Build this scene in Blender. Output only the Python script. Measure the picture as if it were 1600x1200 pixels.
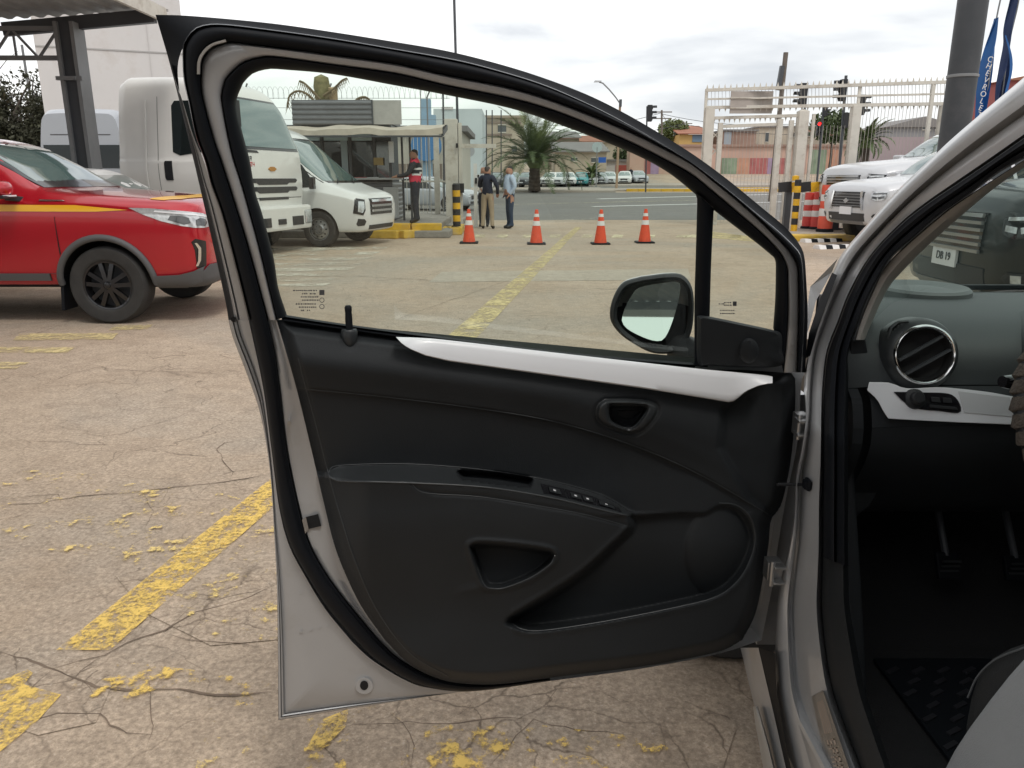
import bpy, bmesh, math, random
import numpy as np
from mathutils import Vector, Matrix
from mathutils.bvhtree import BVHTree
random.seed(7); rng = np.random.default_rng(7)
R = math.radians
for o in list(bpy.data.objects): bpy.data.objects.remove(o)
scene = bpy.context.scene
COL = scene.collection

# ---------------------------------------------------------------- camera, sky, sun, exposure
CAM_H, FPX, HOR = 1.40, 1209.0, 278.0
PITCH = math.atan((600 - HOR) / FPX)
cd = bpy.data.cameras.new('camera'); cam = bpy.data.objects.new('camera', cd); COL.objects.link(cam)
cam.location = (0, 0, CAM_H); cam.rotation_euler = (math.pi / 2 - PITCH, 0, 0)
cd.sensor_width = 36; cd.lens = FPX / 1600 * 36; cd.clip_start = 0.02; cd.clip_end = 3000
scene.camera = cam
scene.render.resolution_x, scene.render.resolution_y = 1024, 768

SUN_EL, SUN_ROT = R(58), R(150)
world = bpy.data.worlds.new('World'); scene.world = world; world.use_nodes = True
wt = world.node_tree; wt.nodes.clear()
def wn(t, **k):
    n = wt.nodes.new(t)
    for a, b in k.items(): setattr(n, a, b)
    return n
w_out = wn('ShaderNodeOutputWorld'); w_mix = wn('ShaderNodeMixShader'); w_mix.inputs[0].default_value = 0.88
w_bg1 = wn('ShaderNodeBackground'); w_bg1.inputs[1].default_value = 0.10
w_sky = wn('ShaderNodeTexSky', sky_type='NISHITA'); w_sky.sun_disc = False
w_sky.sun_elevation = SUN_EL; w_sky.sun_rotation = SUN_ROT
w_bg2 = wn('ShaderNodeBackground'); w_bg2.inputs[1].default_value = 1.0
w_tc = wn('ShaderNodeTexCoord'); w_mp = wn('ShaderNodeMapping'); w_mp.inputs['Scale'].default_value = (1.3, 1.3, 5.2)
w_mp.inputs['Location'].default_value = (0.35, 0.2, 0.33)
w_nz = wn('ShaderNodeTexNoise'); w_nz.inputs['Scale'].default_value = 1.7; w_nz.inputs['Detail'].default_value = 6; w_nz.inputs['Roughness'].default_value = .5
w_nz.inputs['Distortion'].default_value = .35
w_rp = wn('ShaderNodeValToRGB')
e = w_rp.color_ramp.elements
e[0].position = .36; e[0].color = (.55, .565, .59, 1)
e[1].position = .555; e[1].color = (1.0, .99, .97, 1)
m_ = e.new(.45); m_.color = (.76, .765, .765, 1)
L = wt.links.new
L(w_tc.outputs['Generated'], w_mp.inputs['Vector']); L(w_mp.outputs[0], w_nz.inputs['Vector']); L(w_nz.outputs[0], w_rp.inputs[0])
L(w_rp.outputs[0], w_bg2.inputs[0]); L(w_sky.outputs[0], w_bg1.inputs[0])
L(w_bg1.outputs[0], w_mix.inputs[1]); L(w_bg2.outputs[0], w_mix.inputs[2]); L(w_mix.outputs[0], w_out.inputs[0])

sd = bpy.data.lights.new('sun', 'SUN'); sd.energy = 0.9; sd.angle = R(14); sd.color = (1.0, .95, .88)
sun = bpy.data.objects.new('sun', sd); COL.objects.link(sun)
sun.rotation_euler = (math.pi / 2 - SUN_EL, 0, math.pi - SUN_ROT)   # light comes from the right and behind the camera
vs = scene.view_settings; vs.view_transform = 'Standard'; vs.look = 'None'; vs.exposure = 0.50; vs.gamma = 1.0; vs.use_curve_mapping = False

# ---------------------------------------------------------------- pixel <-> place helpers (1600 x 1200 photograph)
CP, SP = math.cos(PITCH), math.sin(PITCH)
CAM = np.array([0, 0, CAM_H])
def ray(u, v):
    u = np.asarray(u, float); v = np.asarray(v, float)
    a = (600 - v) / FPX
    return np.stack([(u - 800) / FPX + 0 * a, CP + SP * a, -SP + CP * a], -1)
def atY(u, v, Y):
    d = ray(u, v); return CAM + d * (np.asarray(Y) / d[..., 1])[..., None]
ZG = [(-80, 0), (28, 0), (90, .5), (100, 1.6), (112, 2.2), (420, 9)]
def zg(y): return np.interp(y, [a for a, b in ZG], [b for a, b in ZG])
def gnd(u, v, z0=0.0):
    d = ray(u, v)
    lo, hi = 0.5, 400.0
    for _ in range(60):
        mid = (lo + hi) / 2; p = CAM + d * mid
        if p[2] > zg(p[1]) + z0: lo = mid
        else: hi = mid
    return CAM + d * hi
def V3(p): return (float(p[0]), float(p[1]), float(p[2]))

# ---------------------------------------------------------------- objects
def matchain(o):
    m = o.matrix_basis.copy()
    while o.parent is not None:
        o = o.parent; m = o.matrix_basis @ m
    return m
def tag(o, label=None, cat=None, group=None, kind=None):
    if label: o['label'] = label
    if cat: o['category'] = cat
    if group: o['group'] = group
    if kind: o['kind'] = kind
    return o
def thing(name, label, cat, loc=(0, 0, 0), rz=0, group=None, kind=None, scale=1):
    o = bpy.data.objects.new(name, None); COL.objects.link(o)
    o.location = V3(loc); o.rotation_euler = (0, 0, rz); o.scale = (scale,) * 3 if not hasattr(scale, '__len__') else scale
    o.empty_display_size = .2
    return tag(o, label, cat, group, kind)
def sub(name, parent):
    o = bpy.data.objects.new(name, None); COL.objects.link(o); o.parent = parent; return o
def copy_tree(o, parent=None, mats=None):
    c = o.copy(); COL.objects.link(c); c.parent = parent
    for ch in list(o.children): copy_tree(ch, c)
    return c
class MB:
    def __init__(s): s.v = []; s.f = []; s.mi = []; s.cur = 0
    def add(s, vs, fs):
        b = len(s.v); s.v.extend([V3(p) for p in vs])
        for f in fs: s.f.append(tuple(i + b for i in f)); s.mi.append(s.cur)
        return s
    def box(s, c, d, rz=0, rx=0, ry=0):
        m = Matrix.Translation(Vector(V3(c))) @ Matrix.Rotation(rz, 4, 'Z') @ Matrix.Rotation(ry, 4, 'Y') @ Matrix.Rotation(rx, 4, 'X')
        p = [m @ Vector((x * d[0] / 2, y * d[1] / 2, z * d[2] / 2)) for x in (-1, 1) for y in (-1, 1) for z in (-1, 1)]
        return s.add(p, [(0, 1, 3, 2), (4, 6, 7, 5), (0, 4, 5, 1), (2, 3, 7, 6), (0, 2, 6, 4), (1, 5, 7, 3)])
    def bar(s, a, b, w, h=None, up=(0, 0, 1)):
        h = h or w; a = Vector(V3(a)); b = Vector(V3(b)); d = (b - a).normalized(); u = Vector(up)
        if abs(d.dot(u)) > .98: u = Vector((0, 1, 0))
        x = d.cross(u).normalized(); y = x.cross(d).normalized()
        p = [q + x * i * w / 2 + y * j * h / 2 for q in (a, b) for i, j in ((-1, -1), (1, -1), (1, 1), (-1, 1))]
        return s.add(p, [(0, 1, 2, 3)[::-1], (4, 5, 6, 7), (0, 1, 5, 4), (1, 2, 6, 5), (2, 3, 7, 6), (3, 0, 4, 7)])
    def tube(s, pts, r, n=8, caps=True, closed=False):
        pts = [Vector(V3(p)) for p in pts]; m = len(pts); rr = r if hasattr(r, '__len__') else [r] * m
        b = len(s.v); up = None
        for i, p in enumerate(pts):
            d = (pts[(i + 1) % m] - pts[i - 1]) if closed else (pts[min(i + 1, m - 1)] - pts[max(i - 1, 0)])
            d = d.normalized() if d.length > 1e-9 else Vector((0, 0, 1))
            if up is None: up = Vector((0, 0, 1)) if abs(d.z) < .9 else Vector((1, 0, 0))
            x = d.cross(up).normalized(); up = x.cross(d).normalized()
            for k in range(n):
                a = 2 * math.pi * k / n; s.v.append(V3(p + (x * math.cos(a) + up * math.sin(a)) * rr[i]))
        for i in range(m if closed else m - 1):
            for k in range(n):
                i2 = (i + 1) % m
                s.f.append((b + i * n + k, b + i * n + (k + 1) % n, b + i2 * n + (k + 1) % n, b + i2 * n + k)); s.mi.append(s.cur)
        if caps and not closed:
            s.f.append(tuple(b + k for k in range(n))[::-1]); s.f.append(tuple(b + (m - 1) * n + k for k in range(n))); s.mi += [s.cur] * 2
        return s
    def lathe(s, prof, n=24, M=None, a0=0, a1=2 * math.pi):
        b = len(s.v); M = M or Matrix()
        full = abs(a1 - a0 - 2 * math.pi) < 1e-6; nn = n if full else n + 1
        for r, z in prof:
            for k in range(nn):
                a = a0 + (a1 - a0) * k / n; s.v.append(V3(M @ Vector((r * math.cos(a), r * math.sin(a), z))))
        for i in range(len(prof) - 1):
            for k in range(n):
                k2 = (k + 1) % nn
                s.f.append((b + i * nn + k, b + i * nn + k2, b + (i + 1) * nn + k2, b + (i + 1) * nn + k)); s.mi.append(s.cur)
        return s
    def grid(s, P, wrap=False):
        P = np.asarray(P); a, b_ = P.shape[:2]; b = len(s.v); s.v.extend([V3(p) for p in P.reshape(-1, 3)])
        for i in range(a - 1):
            for j in range(b_ if wrap else b_ - 1):
                j2 = (j + 1) % b_
                s.f.append((b + i * b_ + j, b + i * b_ + j2, b + (i + 1) * b_ + j2, b + (i + 1) * b_ + j)); s.mi.append(s.cur)
        return s
    def prism(s, poly, off):
        """closed polygon of 3-D points extruded by the vector off"""
        n = len(poly); P = [Vector(V3(p)) for p in poly]; o = Vector(V3(off))
        return s.add(P + [p + o for p in P], [tuple(range(n)), tuple(range(2 * n - 1, n - 1, -1))] + [(i, (i + 1) % n, n + (i + 1) % n, n + i)[::-1] for i in range(n)])
    def build(s, name, mat, parent=None, smooth=None, world=False, bevel=0, recalc=True, base=True, M=None, solid=0):
        me = bpy.data.meshes.new(name); vs = np.array(s.v, float).reshape(-1, 3)
        if M is not None: vs = np.array([M @ Vector(p) for p in vs])
        loc = None
        if parent is not None and world:
            inv = matchain(parent).inverted(); vs = np.array([inv @ Vector(p) for p in vs])
        if parent is None and base:
            loc = np.array([(vs[:, 0].min() + vs[:, 0].max()) / 2, (vs[:, 1].min() + vs[:, 1].max()) / 2, vs[:, 2].min()]); vs = vs - loc
        me.from_pydata([tuple(p) for p in vs], [], s.f)
        mats = mat if isinstance(mat, (list, tuple)) else [mat]
        for m in mats: me.materials.append(m)
        if len(mats) > 1: me.polygons.foreach_set('material_index', s.mi)
        o = bpy.data.objects.new(name, me); COL.objects.link(o)
        if loc is not None: o.location = loc
        if parent is not None: o.parent = parent
        if recalc or bevel or solid:
            bm = bmesh.new(); bm.from_mesh(me)
            if recalc: bmesh.ops.recalc_face_normals(bm, faces=bm.faces)
            if bevel: bmesh.ops.bevel(bm, geom=[e for e in bm.edges if len(e.link_faces) == 2 and e.calc_face_angle(0) > .5], offset=bevel, segments=2, profile=.6, affect='EDGES')
            bm.to_mesh(me); bm.free()
        if smooth is not None:
            for p in me.polygons: p.use_smooth = True
            me.set_sharp_from_angle(angle=R(smooth))
        return o

# ---------------------------------------------------------------- materials
MATS = {}
def mat(name, col, rough=.5, metal=0., spec=.5, var=0., vscale=4., bump=0., bscale=150., coat=0., dirt=None, dscale=3., alpha=None, rvar=0., aniso=None):
    if name in MATS: return MATS[name]
    m = bpy.data.materials.new(name); m.use_nodes = True; nt = m.node_tree; b = nt.nodes['Principled BSDF']; l = nt.links.new
    b.inputs['Base Color'].default_value = (*col, 1); b.inputs['Roughness'].default_value = rough; b.inputs['Metallic'].default_value = metal
    b.inputs['Specular IOR Level'].default_value = spec; b.inputs['Coat Weight'].default_value = coat; b.inputs['Coat Roughness'].default_value = .04
    N = nt.nodes.new
    if var or dirt or bump or rvar:
        tc = N('ShaderNodeTexCoord'); src = tc.outputs['Object']
    if var or dirt:
        nz = N('ShaderNodeTexNoise'); nz.inputs['Scale'].default_value = vscale; nz.inputs['Detail'].default_value = 5; l(src, nz.inputs['Vector'])
        mr = N('ShaderNodeMapRange'); mr.inputs[1].default_value = .3; mr.inputs[2].default_value = .7; mr.inputs[3].default_value = 1 - var; mr.inputs[4].default_value = 1 + var
        l(nz.outputs[0], mr.inputs[0])
        mx = N('ShaderNodeMix'); mx.data_type = 'RGBA'; mx.blend_type = 'MULTIPLY'; mx.inputs[0].default_value = 1; mx.inputs[6].default_value = (*col, 1)
        l(mr.outputs[0], mx.inputs[7]); out = mx.outputs[2]
        if dirt:
            n2 = N('ShaderNodeTexNoise'); n2.inputs['Scale'].default_value = dscale; n2.inputs['Detail'].default_value = 8; n2.inputs['Roughness'].default_value = .7; l(src, n2.inputs['Vector'])
            m2 = N('ShaderNodeMapRange'); m2.inputs[1].default_value = .5; m2.inputs[2].default_value = .72; l(n2.outputs[0], m2.inputs[0])
            x2 = N('ShaderNodeMix'); x2.data_type = 'RGBA'; l(m2.outputs[0], x2.inputs[0]); l(out, x2.inputs[6]); x2.inputs[7].default_value = (*dirt, 1); out = x2.outputs[2]
        l(out, b.inputs['Base Color'])
    if rvar:
        n4 = N('ShaderNodeTexNoise'); n4.inputs['Scale'].default_value = 6; n4.inputs['Detail'].default_value = 6; l(src, n4.inputs['Vector'])
        m4 = N('ShaderNodeMapRange'); m4.inputs[1].default_value = .3; m4.inputs[2].default_value = .7; m4.inputs[3].default_value = rough - rvar; m4.inputs[4].default_value = rough + rvar
        l(n4.outputs[0], m4.inputs[0]); l(m4.outputs[0], b.inputs['Roughness'])
    if bump:
        n3 = N('ShaderNodeTexNoise'); n3.inputs['Scale'].default_value = bscale; n3.inputs['Detail'].default_value = 3; l(src, n3.inputs['Vector'])
        bp = N('ShaderNodeBump'); bp.inputs['Strength'].default_value = bump; bp.inputs['Distance'].default_value = .01; l(n3.outputs[0], bp.inputs['Height']); l(bp.outputs[0], b.inputs['Normal'])
    if alpha is not None: b.inputs['Alpha'].default_value = alpha
    MATS[name] = m; return m
def mat_emit(name, col, s):
    m = mat(name, col, .3); b = m.node_tree.nodes['Principled BSDF']; b.inputs['Emission Color'].default_value = (*col, 1); b.inputs['Emission Strength'].default_value = s; return m
def mat_glass(name, tint, refl=1.0, rough=0.0):
    """thin window pane: tinted see-through with a fresnel reflection"""
    m = bpy.data.materials.new(name); m.use_nodes = True; nt = m.node_tree; nt.nodes.clear(); N = nt.nodes.new; l = nt.links.new
    o = N('ShaderNodeOutputMaterial'); t = N('ShaderNodeBsdfTransparent'); t.inputs[0].default_value = (*tint, 1)
    g = N('ShaderNodeBsdfGlossy'); g.inputs['Roughness'].default_value = rough; g.inputs[0].default_value = (.9, .95, .92, 1)
    ge = N('ShaderNodeNewGeometry'); dt = N('ShaderNodeVectorMath'); dt.operation = 'DOT_PRODUCT'; l(ge.outputs['Normal'], dt.inputs[0]); l(ge.outputs['Incoming'], dt.inputs[1])
    def mth(op, a, b=None):
        n = N('ShaderNodeMath'); n.operation = op; l(a, n.inputs[0])
        if b is not None: n.inputs[1].default_value = b
        return n.outputs[0]
    ab = mth('ABSOLUTE', dt.outputs['Value']); om = N('ShaderNodeMath'); om.operation = 'SUBTRACT'; om.inputs[0].default_value = 1; l(ab, om.inputs[1])
    fr = mth('MULTIPLY_ADD', mth('POWER', om.outputs[0], 5)); fr.node.inputs[1].default_value = .92; fr.node.inputs[2].default_value = .08
    mu = N('ShaderNodeMath'); mu.operation = 'MULTIPLY'; mu.inputs[1].default_value = refl; mu.use_clamp = True
    x = N('ShaderNodeMixShader'); l(fr, mu.inputs[0]); l(mu.outputs[0], x.inputs[0]); l(t.outputs[0], x.inputs[1]); l(g.outputs[0], x.inputs[2]); l(x.outputs[0], o.inputs[0])
    MATS[name] = m; return m
def mat_worn(name, col, ground, cover=.5, scale=9., soft=.08, rough=.8, streak=(1, 1, 1)):
    """paint worn through to the ground: transparent where the paint is gone"""
    m = bpy.data.materials.new(name); m.use_nodes = True; nt = m.node_tree; N = nt.nodes.new; l = nt.links.new; b = nt.nodes['Principled BSDF']; out = nt.nodes['Material Output']
    tc = N('ShaderNodeTexCoord'); mp = N('ShaderNodeMapping'); mp.inputs['Scale'].default_value = streak; l(tc.outputs['Object'], mp.inputs[0])
    nz = N('ShaderNodeTexNoise'); nz.inputs['Scale'].default_value = scale; nz.inputs['Detail'].default_value = 9; nz.inputs['Roughness'].default_value = .72; l(mp.outputs[0], nz.inputs['Vector'])
    n2 = N('ShaderNodeTexNoise'); n2.inputs['Scale'].default_value = scale * .22; n2.inputs['Detail'].default_value = 4; l(mp.outputs[0], n2.inputs['Vector'])
    ad = N('ShaderNodeMath'); ad.operation = 'MULTIPLY_ADD'; ad.inputs[1].default_value = .55; l(n2.outputs[0], ad.inputs[0]); l(nz.outputs[0], ad.inputs[2])
    mr = N('ShaderNodeMapRange'); c = .775 + (.5 - cover) * .5; mr.inputs[1].default_value = c - soft; mr.inputs[2].default_value = c + soft; l(ad.outputs[0], mr.inputs[0])
    b.inputs['Base Color'].default_value = (*col, 1); b.inputs['Roughness'].default_value = rough
    n5 = N('ShaderNodeTexNoise'); n5.inputs['Scale'].default_value = 30; n5.inputs['Detail'].default_value = 4; l(tc.outputs['Object'], n5.inputs['Vector'])
    m5 = N('ShaderNodeMapRange'); m5.inputs[3].default_value = .7; m5.inputs[4].default_value = 1.25; l(n5.outputs[0], m5.inputs[0])
    x5 = N('ShaderNodeMix'); x5.data_type = 'RGBA'; x5.blend_type = 'MULTIPLY'; x5.inputs[0].default_value = 1; x5.inputs[6].default_value = (*col, 1); l(m5.outputs[0], x5.inputs[7]); l(x5.outputs[2], b.inputs['Base Color'])
    t = N('ShaderNodeBsdfTransparent'); x = N('ShaderNodeMixShader'); l(mr.outputs[0], x.inputs[0]); l(t.outputs[0], x.inputs[1]); l(b.outputs[0], x.inputs[2]); l(x.outputs[0], out.inputs[0])
    MATS[name] = m; return m

SILVER = mat('silver_paint', (.43, .432, .437), .34, .24, coat=.6, bump=.03, bscale=1400, var=.03, dirt=(.37, .36, .345), dscale=5)
RUBBER = mat('black_rubber', (.0055, .0068, .0095), .6, spec=.22)
BLACKP = mat('black_plastic', (.018, .019, .021), .5, spec=.4, bump=.10, bscale=900)
TRIM = mat('grained_trim_plastic', (.0175, .0200, .0225), .55, spec=.32, bump=.25, bscale=1000, var=.10, vscale=7, rvar=.05)
TRIM2 = mat('smooth_trim_plastic', (.026, .029, .031), .36, spec=.45, bump=.06, bscale=1100)
WHITEP = mat('white_gloss_plastic', (.74, .75, .77), .28, coat=.3, var=.02)
GREYP = mat('light_pillar_plastic', (.36, .34, .31), .6, bump=.1, bscale=800)
CHROME = mat('chrome', (.8, .8, .8), .14, 1.0)
STEEL = mat('bare_steel', (.42, .42, .42), .35, .9, var=.1, vscale=40)
DARK = mat('dark_void', (.006, .006, .007), .8)
TYRE = mat('tyre_rubber', (.028, .027, .026), .75, var=.2, vscale=12, bump=.2, bscale=120)
GLASS_G = mat_glass('green_tinted_glass', (.80, .872, .812), .85)
GLASS_W = mat_glass('windscreen_glass', (.64, .74, .69), .5)
CGLASS = mat('car_window_glass', (.010, .015, .016), .04, spec=.5)
CGLASS2 = mat('pale_window_glass', (.10, .16, .15), .03, spec=1.0, coat=1.0)
WHITE = mat('white_car_paint', (.68, .68, .665), .3, coat=.5, var=.02)
CREAM = mat('cream_white_paint', (.66, .65, .60), .4, coat=.3, var=.03)
LAMP = mat('lamp_lens', (.55, .57, .58), .08, .35, coat=.8, var=.25, vscale=30)
BLACKG = mat('gloss_black', (.010, .010, .012), .15, coat=.5)
YEL = mat('safety_yellow', (.72, .40, .012), .6, var=.12, dirt=(.35, .22, .06), dscale=6)
BLK = mat('safety_black', (.02, .02, .022), .6)
CREAMST = mat('cream_painted_steel', (.56, .53, .47), .55, var=.08, vscale=3, dirt=(.36, .31, .25), dscale=2.5)
GREYST = mat('grey_painted_steel', (.20, .205, .21), .5, var=.08)
DKST = mat('dark_steel', (.055, .06, .068), .5, var=.1)
# ---------------------------------------------------------------- ground, road, markings
def mat_ground(name, c1, c2, dark, speck=.25, crack=True, cs=2.1, dense=False):
    m = bpy.data.materials.new(name); m.use_nodes = True; nt = m.node_tree; N = nt.nodes.new; l = nt.links.new; b = nt.nodes['Principled BSDF']
    tc = N('ShaderNodeTexCoord'); P = tc.outputs['Object']
    def noise(s, d=6, r=.6, dist=0):
        n = N('ShaderNodeTexNoise'); n.inputs['Scale'].default_value = s; n.inputs['Detail'].default_value = d; n.inputs['Roughness'].default_value = r; n.inputs['Distortion'].default_value = dist; l(P, n.inputs['Vector']); return n.outputs[0]
    def rng_(x, a, b_, c=0, d=1):
        n = N('ShaderNodeMapRange'); n.inputs[1].default_value = a; n.inputs[2].default_value = b_; n.inputs[3].default_value = c; n.inputs[4].default_value = d; l(x, n.inputs[0]); return n.outputs[0]
    def mix(f, a, b_, mode='MIX'):
        n = N('ShaderNodeMix'); n.data_type = 'RGBA'; n.blend_type = mode
        for i, x in ((0, f), (6, a), (7, b_)):
            if isinstance(x, (int, float)): n.inputs[i].default_value = x
            elif isinstance(x, tuple): n.inputs[i].default_value = (*x, 1)
            else: l(x, n.inputs[i])
        return n.outputs[2]
    col = mix(rng_(noise(.55, 7), .35, .65), c1, c2)
    col = mix(rng_(noise(.22, 8, .7, .6), .52, .70, 0, .55), col, dark)
    col = mix(rng_(noise(2.6, 8, .75), .50, .72, 0, .45), col, dark)
    mpn = N('ShaderNodeMapping'); mpn.inputs['Scale'].default_value = (.30, .75, 1); mpn.inputs['Rotation'].default_value = (0, 0, .12); l(P, mpn.inputs[0]); ns = N('ShaderNodeTexNoise'); ns.inputs['Scale'].default_value = 1.6; ns.inputs['Detail'].default_value = 9; ns.inputs['Roughness'].default_value = .72; l(mpn.outputs[0], ns.inputs['Vector'])
    col = mix(rng_(ns.outputs[0], .52, .72, 0, .34), col, dark)
    col = mix(rng_(noise(.16, 6, .65, .8), .46, .62, 0, .6), col, (c1[1] * 1.02, c1[1] * .97, c1[1] * .86))
    col = mix(1.0, col, rng_(noise(9, 8, .8, .4), .3, .7, .80, 1.20), 'MULTIPLY')
    col = mix(rng_(noise(.9, 9, .8, 1.2), .58, .66, 0, .28), col, (.46, .40, .33))
    col = mix(1.0, col, rng_(noise(55, 6, .75), .32, .68, 1 - speck, 1 + speck), 'MULTIPLY')
    col = mix(rng_(noise(150, 3, .6), .56, .70, 0, .7), col, dark)
    col = mix(rng_(noise(110, 2, .5), .64, .74, 0, .6), col, (.55, .48, .40))
    if crack:
        wv = N('ShaderNodeTexNoise'); wv.inputs['Scale'].default_value = 2.2; wv.inputs['Detail'].default_value = 6; l(P, wv.inputs['Vector'])
        va = N('ShaderNodeVectorMath'); va.operation = 'MULTIPLY_ADD'; va.inputs[1].default_value = (.5, .5, 0); l(wv.outputs['Color'], va.inputs[0]); l(P, va.inputs[2])
        vo = N('ShaderNodeTexVoronoi'); vo.feature = 'DISTANCE_TO_EDGE'; vo.inputs['Scale'].default_value = cs; l(va.outputs[0], vo.inputs['Vector'])
        cr = rng_(vo.outputs['Distance'], .0, .011 if not dense else .026, 1, 0)
        vo2 = N('ShaderNodeTexVoronoi'); vo2.feature = 'DISTANCE_TO_EDGE'; vo2.inputs['Scale'].default_value = 5.5; l(va.outputs[0], vo2.inputs['Vector'])
        c2 = rng_(vo2.outputs['Distance'], .0, .022, .55, 0); k2 = rng_(noise(1.1, 4), .50, .62); q2 = N('ShaderNodeMath'); q2.operation = 'MULTIPLY'; l(c2, q2.inputs[0]); l(k2, q2.inputs[1]); col = mix(q2.outputs[0], col, (.13, .095, .07))
        mk = rng_(noise(.6, 4), .46, .60) if not dense else rng_(noise(2.0, 5), .36, .52)
        mm = N('ShaderNodeMath'); mm.operation = 'MULTIPLY'; l(cr, mm.inputs[0]); l(mk, mm.inputs[1])
        m3 = N('ShaderNodeMath'); m3.operation = 'MULTIPLY'; m3.inputs[1].default_value = .7; l(mm.outputs[0], m3.inputs[0])
        col = mix(m3.outputs[0], col, (.09, .065, .045))
    l(col, b.inputs['Base Color']); b.inputs['Roughness'].default_value = .88; b.inputs['Specular IOR Level'].default_value = .3
    bp = N('ShaderNodeBump'); bp.inputs['Strength'].default_value = .55; bp.inputs['Distance'].default_value = .012; l(noise(48, 8, .8), bp.inputs['Height']); l(bp.outputs[0], b.inputs['Normal'])
    MATS[name] = m; return m
CONC = mat_ground('worn_yard_concrete', (.388, .302, .222), (.462, .368, .280), (.240, .176, .124), .40)
ASPH = mat_ground('grey_asphalt', (.17, .165, .155), (.20, .195, .185), (.13, .125, .12), .12, False)
PAVE = mat_ground('pavement_concrete', (.36, .31, .26), (.42, .37, .32), (.28, .23, .18), .12, False)
ISL = mat_ground('island_concrete', (.25, .235, .215), (.30, .28, .255), (.17, .15, .13), .15, False)

def sheet(name, xs, ys, m, dz=0.0, zfun=zg, **k):
    mb = MB(); P = np.array([[[x, y, float(zfun(y)) + dz] for x in xs] for y in ys]); mb.grid(P)
    o = mb.build(name, m, base=False); return tag(o, kind='structure')
ground = sheet('ground', [-500, -60, 0, 60, 500], [-80, 28, 90, 100, 112, 420, 900], CONC, -.0, lambda y: np.interp(y, [-80, 28, 90, 100, 112, 420, 900], [0, 0, .5, 1.6, 2.2, 9, 14]))
road = sheet('road', [-260, 0, 260], [27.2, 28, 63], ASPH, .004)
road2 = sheet('far_road', [-260, 0, 260], [75, 88], ASPH, .004)
# median between the carriageways: raised body with a real kerb
def raised(name, x0, x1, y0, y1, h, m, label=None):
    mb = MB(); n = 2
    z0, z1 = float(zg(y0)), float(zg(y1))
    mb.add([(x0, y0, z0 - .1), (x1, y0, z0 - .1), (x1, y1, z1 - .1), (x0, y1, z1 - .1), (x0, y0, z0 + h), (x1, y0, z0 + h), (x1, y1, z1 + h), (x0, y1, z1 + h)],
           [(3, 2, 1, 0), (4, 5, 6, 7), (0, 1, 5, 4), (1, 2, 6, 5), (2, 3, 7, 6), (3, 0, 4, 7)])
    return tag(mb.build(name, m, base=False, bevel=.02), kind='structure')
raised('median', -120, 8.2, 63, 75, .16, PAVE)
raised('median', 22, 120, 63, 75, .16, PAVE)
med2 = raised('median_tip', 8.25, 21.9, 66.5, 73, .14, PAVE)
raised('far_pavement', -200, 200, 88.05, 92, .14, PAVE)
def kerb_run(name, pts, w, h, m, parent, z0=None):
    """a row of single kerb stones along a polyline"""
    n = 0
    for a, b in zip(pts[:-1], pts[1:]):
        a = np.array(a, float); b = np.array(b, float); Ls = np.linalg.norm(b - a); k = max(1, int(round(Ls / 1.0)))
        for i in range(k):
            p = a + (b - a) * (i + .012) / k; q = a + (b - a) * (i + .988) / k; mid = (p + q) / 2
            ang = math.atan2(b[1] - a[1], b[0] - a[0]); z = (float(zg(mid[1])) if z0 is None else z0)
            mb = MB(); mb.box((0, 0, h / 2 - .05), (np.linalg.norm(q - p), w, h + .1))
            o = mb.build('kerb_stone', m, parent, bevel=.02); o.location = (mid[0], mid[1], z); o.rotation_euler = (0, random.uniform(-.012, .012), ang)
    return
KY = mat('kerb_yellow_paint', (.62, .37, .022), .7, var=.15, dirt=(.42, .30, .12), dscale=3)
KYF = mat('worn_kerb_yellow', (.56, .36, .05), .75, var=.2, dirt=(.36, .29, .2), dscale=2)
kerb_run('kerb', [(9.5, 66.2), (22, 66.0)], .3, .22, KY, med2)
kerb_run('kerb', [(16, 73.3), (34, 73.0)], .3, .22, KYF, med2)

def strip(name, a, b, w, m, parent, dz=.006, n=1):
    a = np.array(a, float)[:2]; b = np.array(b, float)[:2]; d = (b - a) / np.linalg.norm(b - a); s = np.array([-d[1], d[0]]) * w / 2
    ks = sorted({0.0, 1.0} | {t for t in ((28 - a[1]) / (b[1] - a[1]) if abs(b[1] - a[1]) > 1e-6 else -1, (27.2 - a[1]) / (b[1] - a[1]) if abs(b[1] - a[1]) > 1e-6 else -1) if 0 < t < 1})
    P = [[[*(a + (b - a) * t + s * k), float(zg((a + (b - a) * t + s * k)[1])) + dz] for k in (-1, 1)] for t in ks]
    mb = MB(); mb.grid(np.array(P)); return mb.build(name, m, parent, recalc=True)
YLINE = mat_worn('worn_yellow_line', (.76, .52, .13), None, .53, 64, .11)
YLINE2 = mat_worn('faded_yellow_line', (.66, .54, .27), None, .50, 16, .14)
YFLECK = mat_worn('yellow_paint_flecks', (.76, .52, .13), None, .27, 19, .05)
YFLECK2 = mat_worn('sparse_paint_flecks', (.74, .55, .20), None, .215, 24, .05)
WLINE = mat_worn('white_road_line', (.70, .70, .68), None, .85, 5, .06)
PALE = mat_worn('pale_yellow_dash', (.68, .60, .40), None, .55, 6, .12)
WFADE = mat_worn('faded_white_hatching', (.62, .58, .48), None, .42, 5, .14)
def gpoly(name, px, m, parent, dz=.006):
    P = [gnd(u, v) + np.array([0, 0, dz]) for u, v in px]; mb = MB(); mb.add(P, [tuple(range(len(P)))]); return mb.build(name, m, parent)
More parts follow.
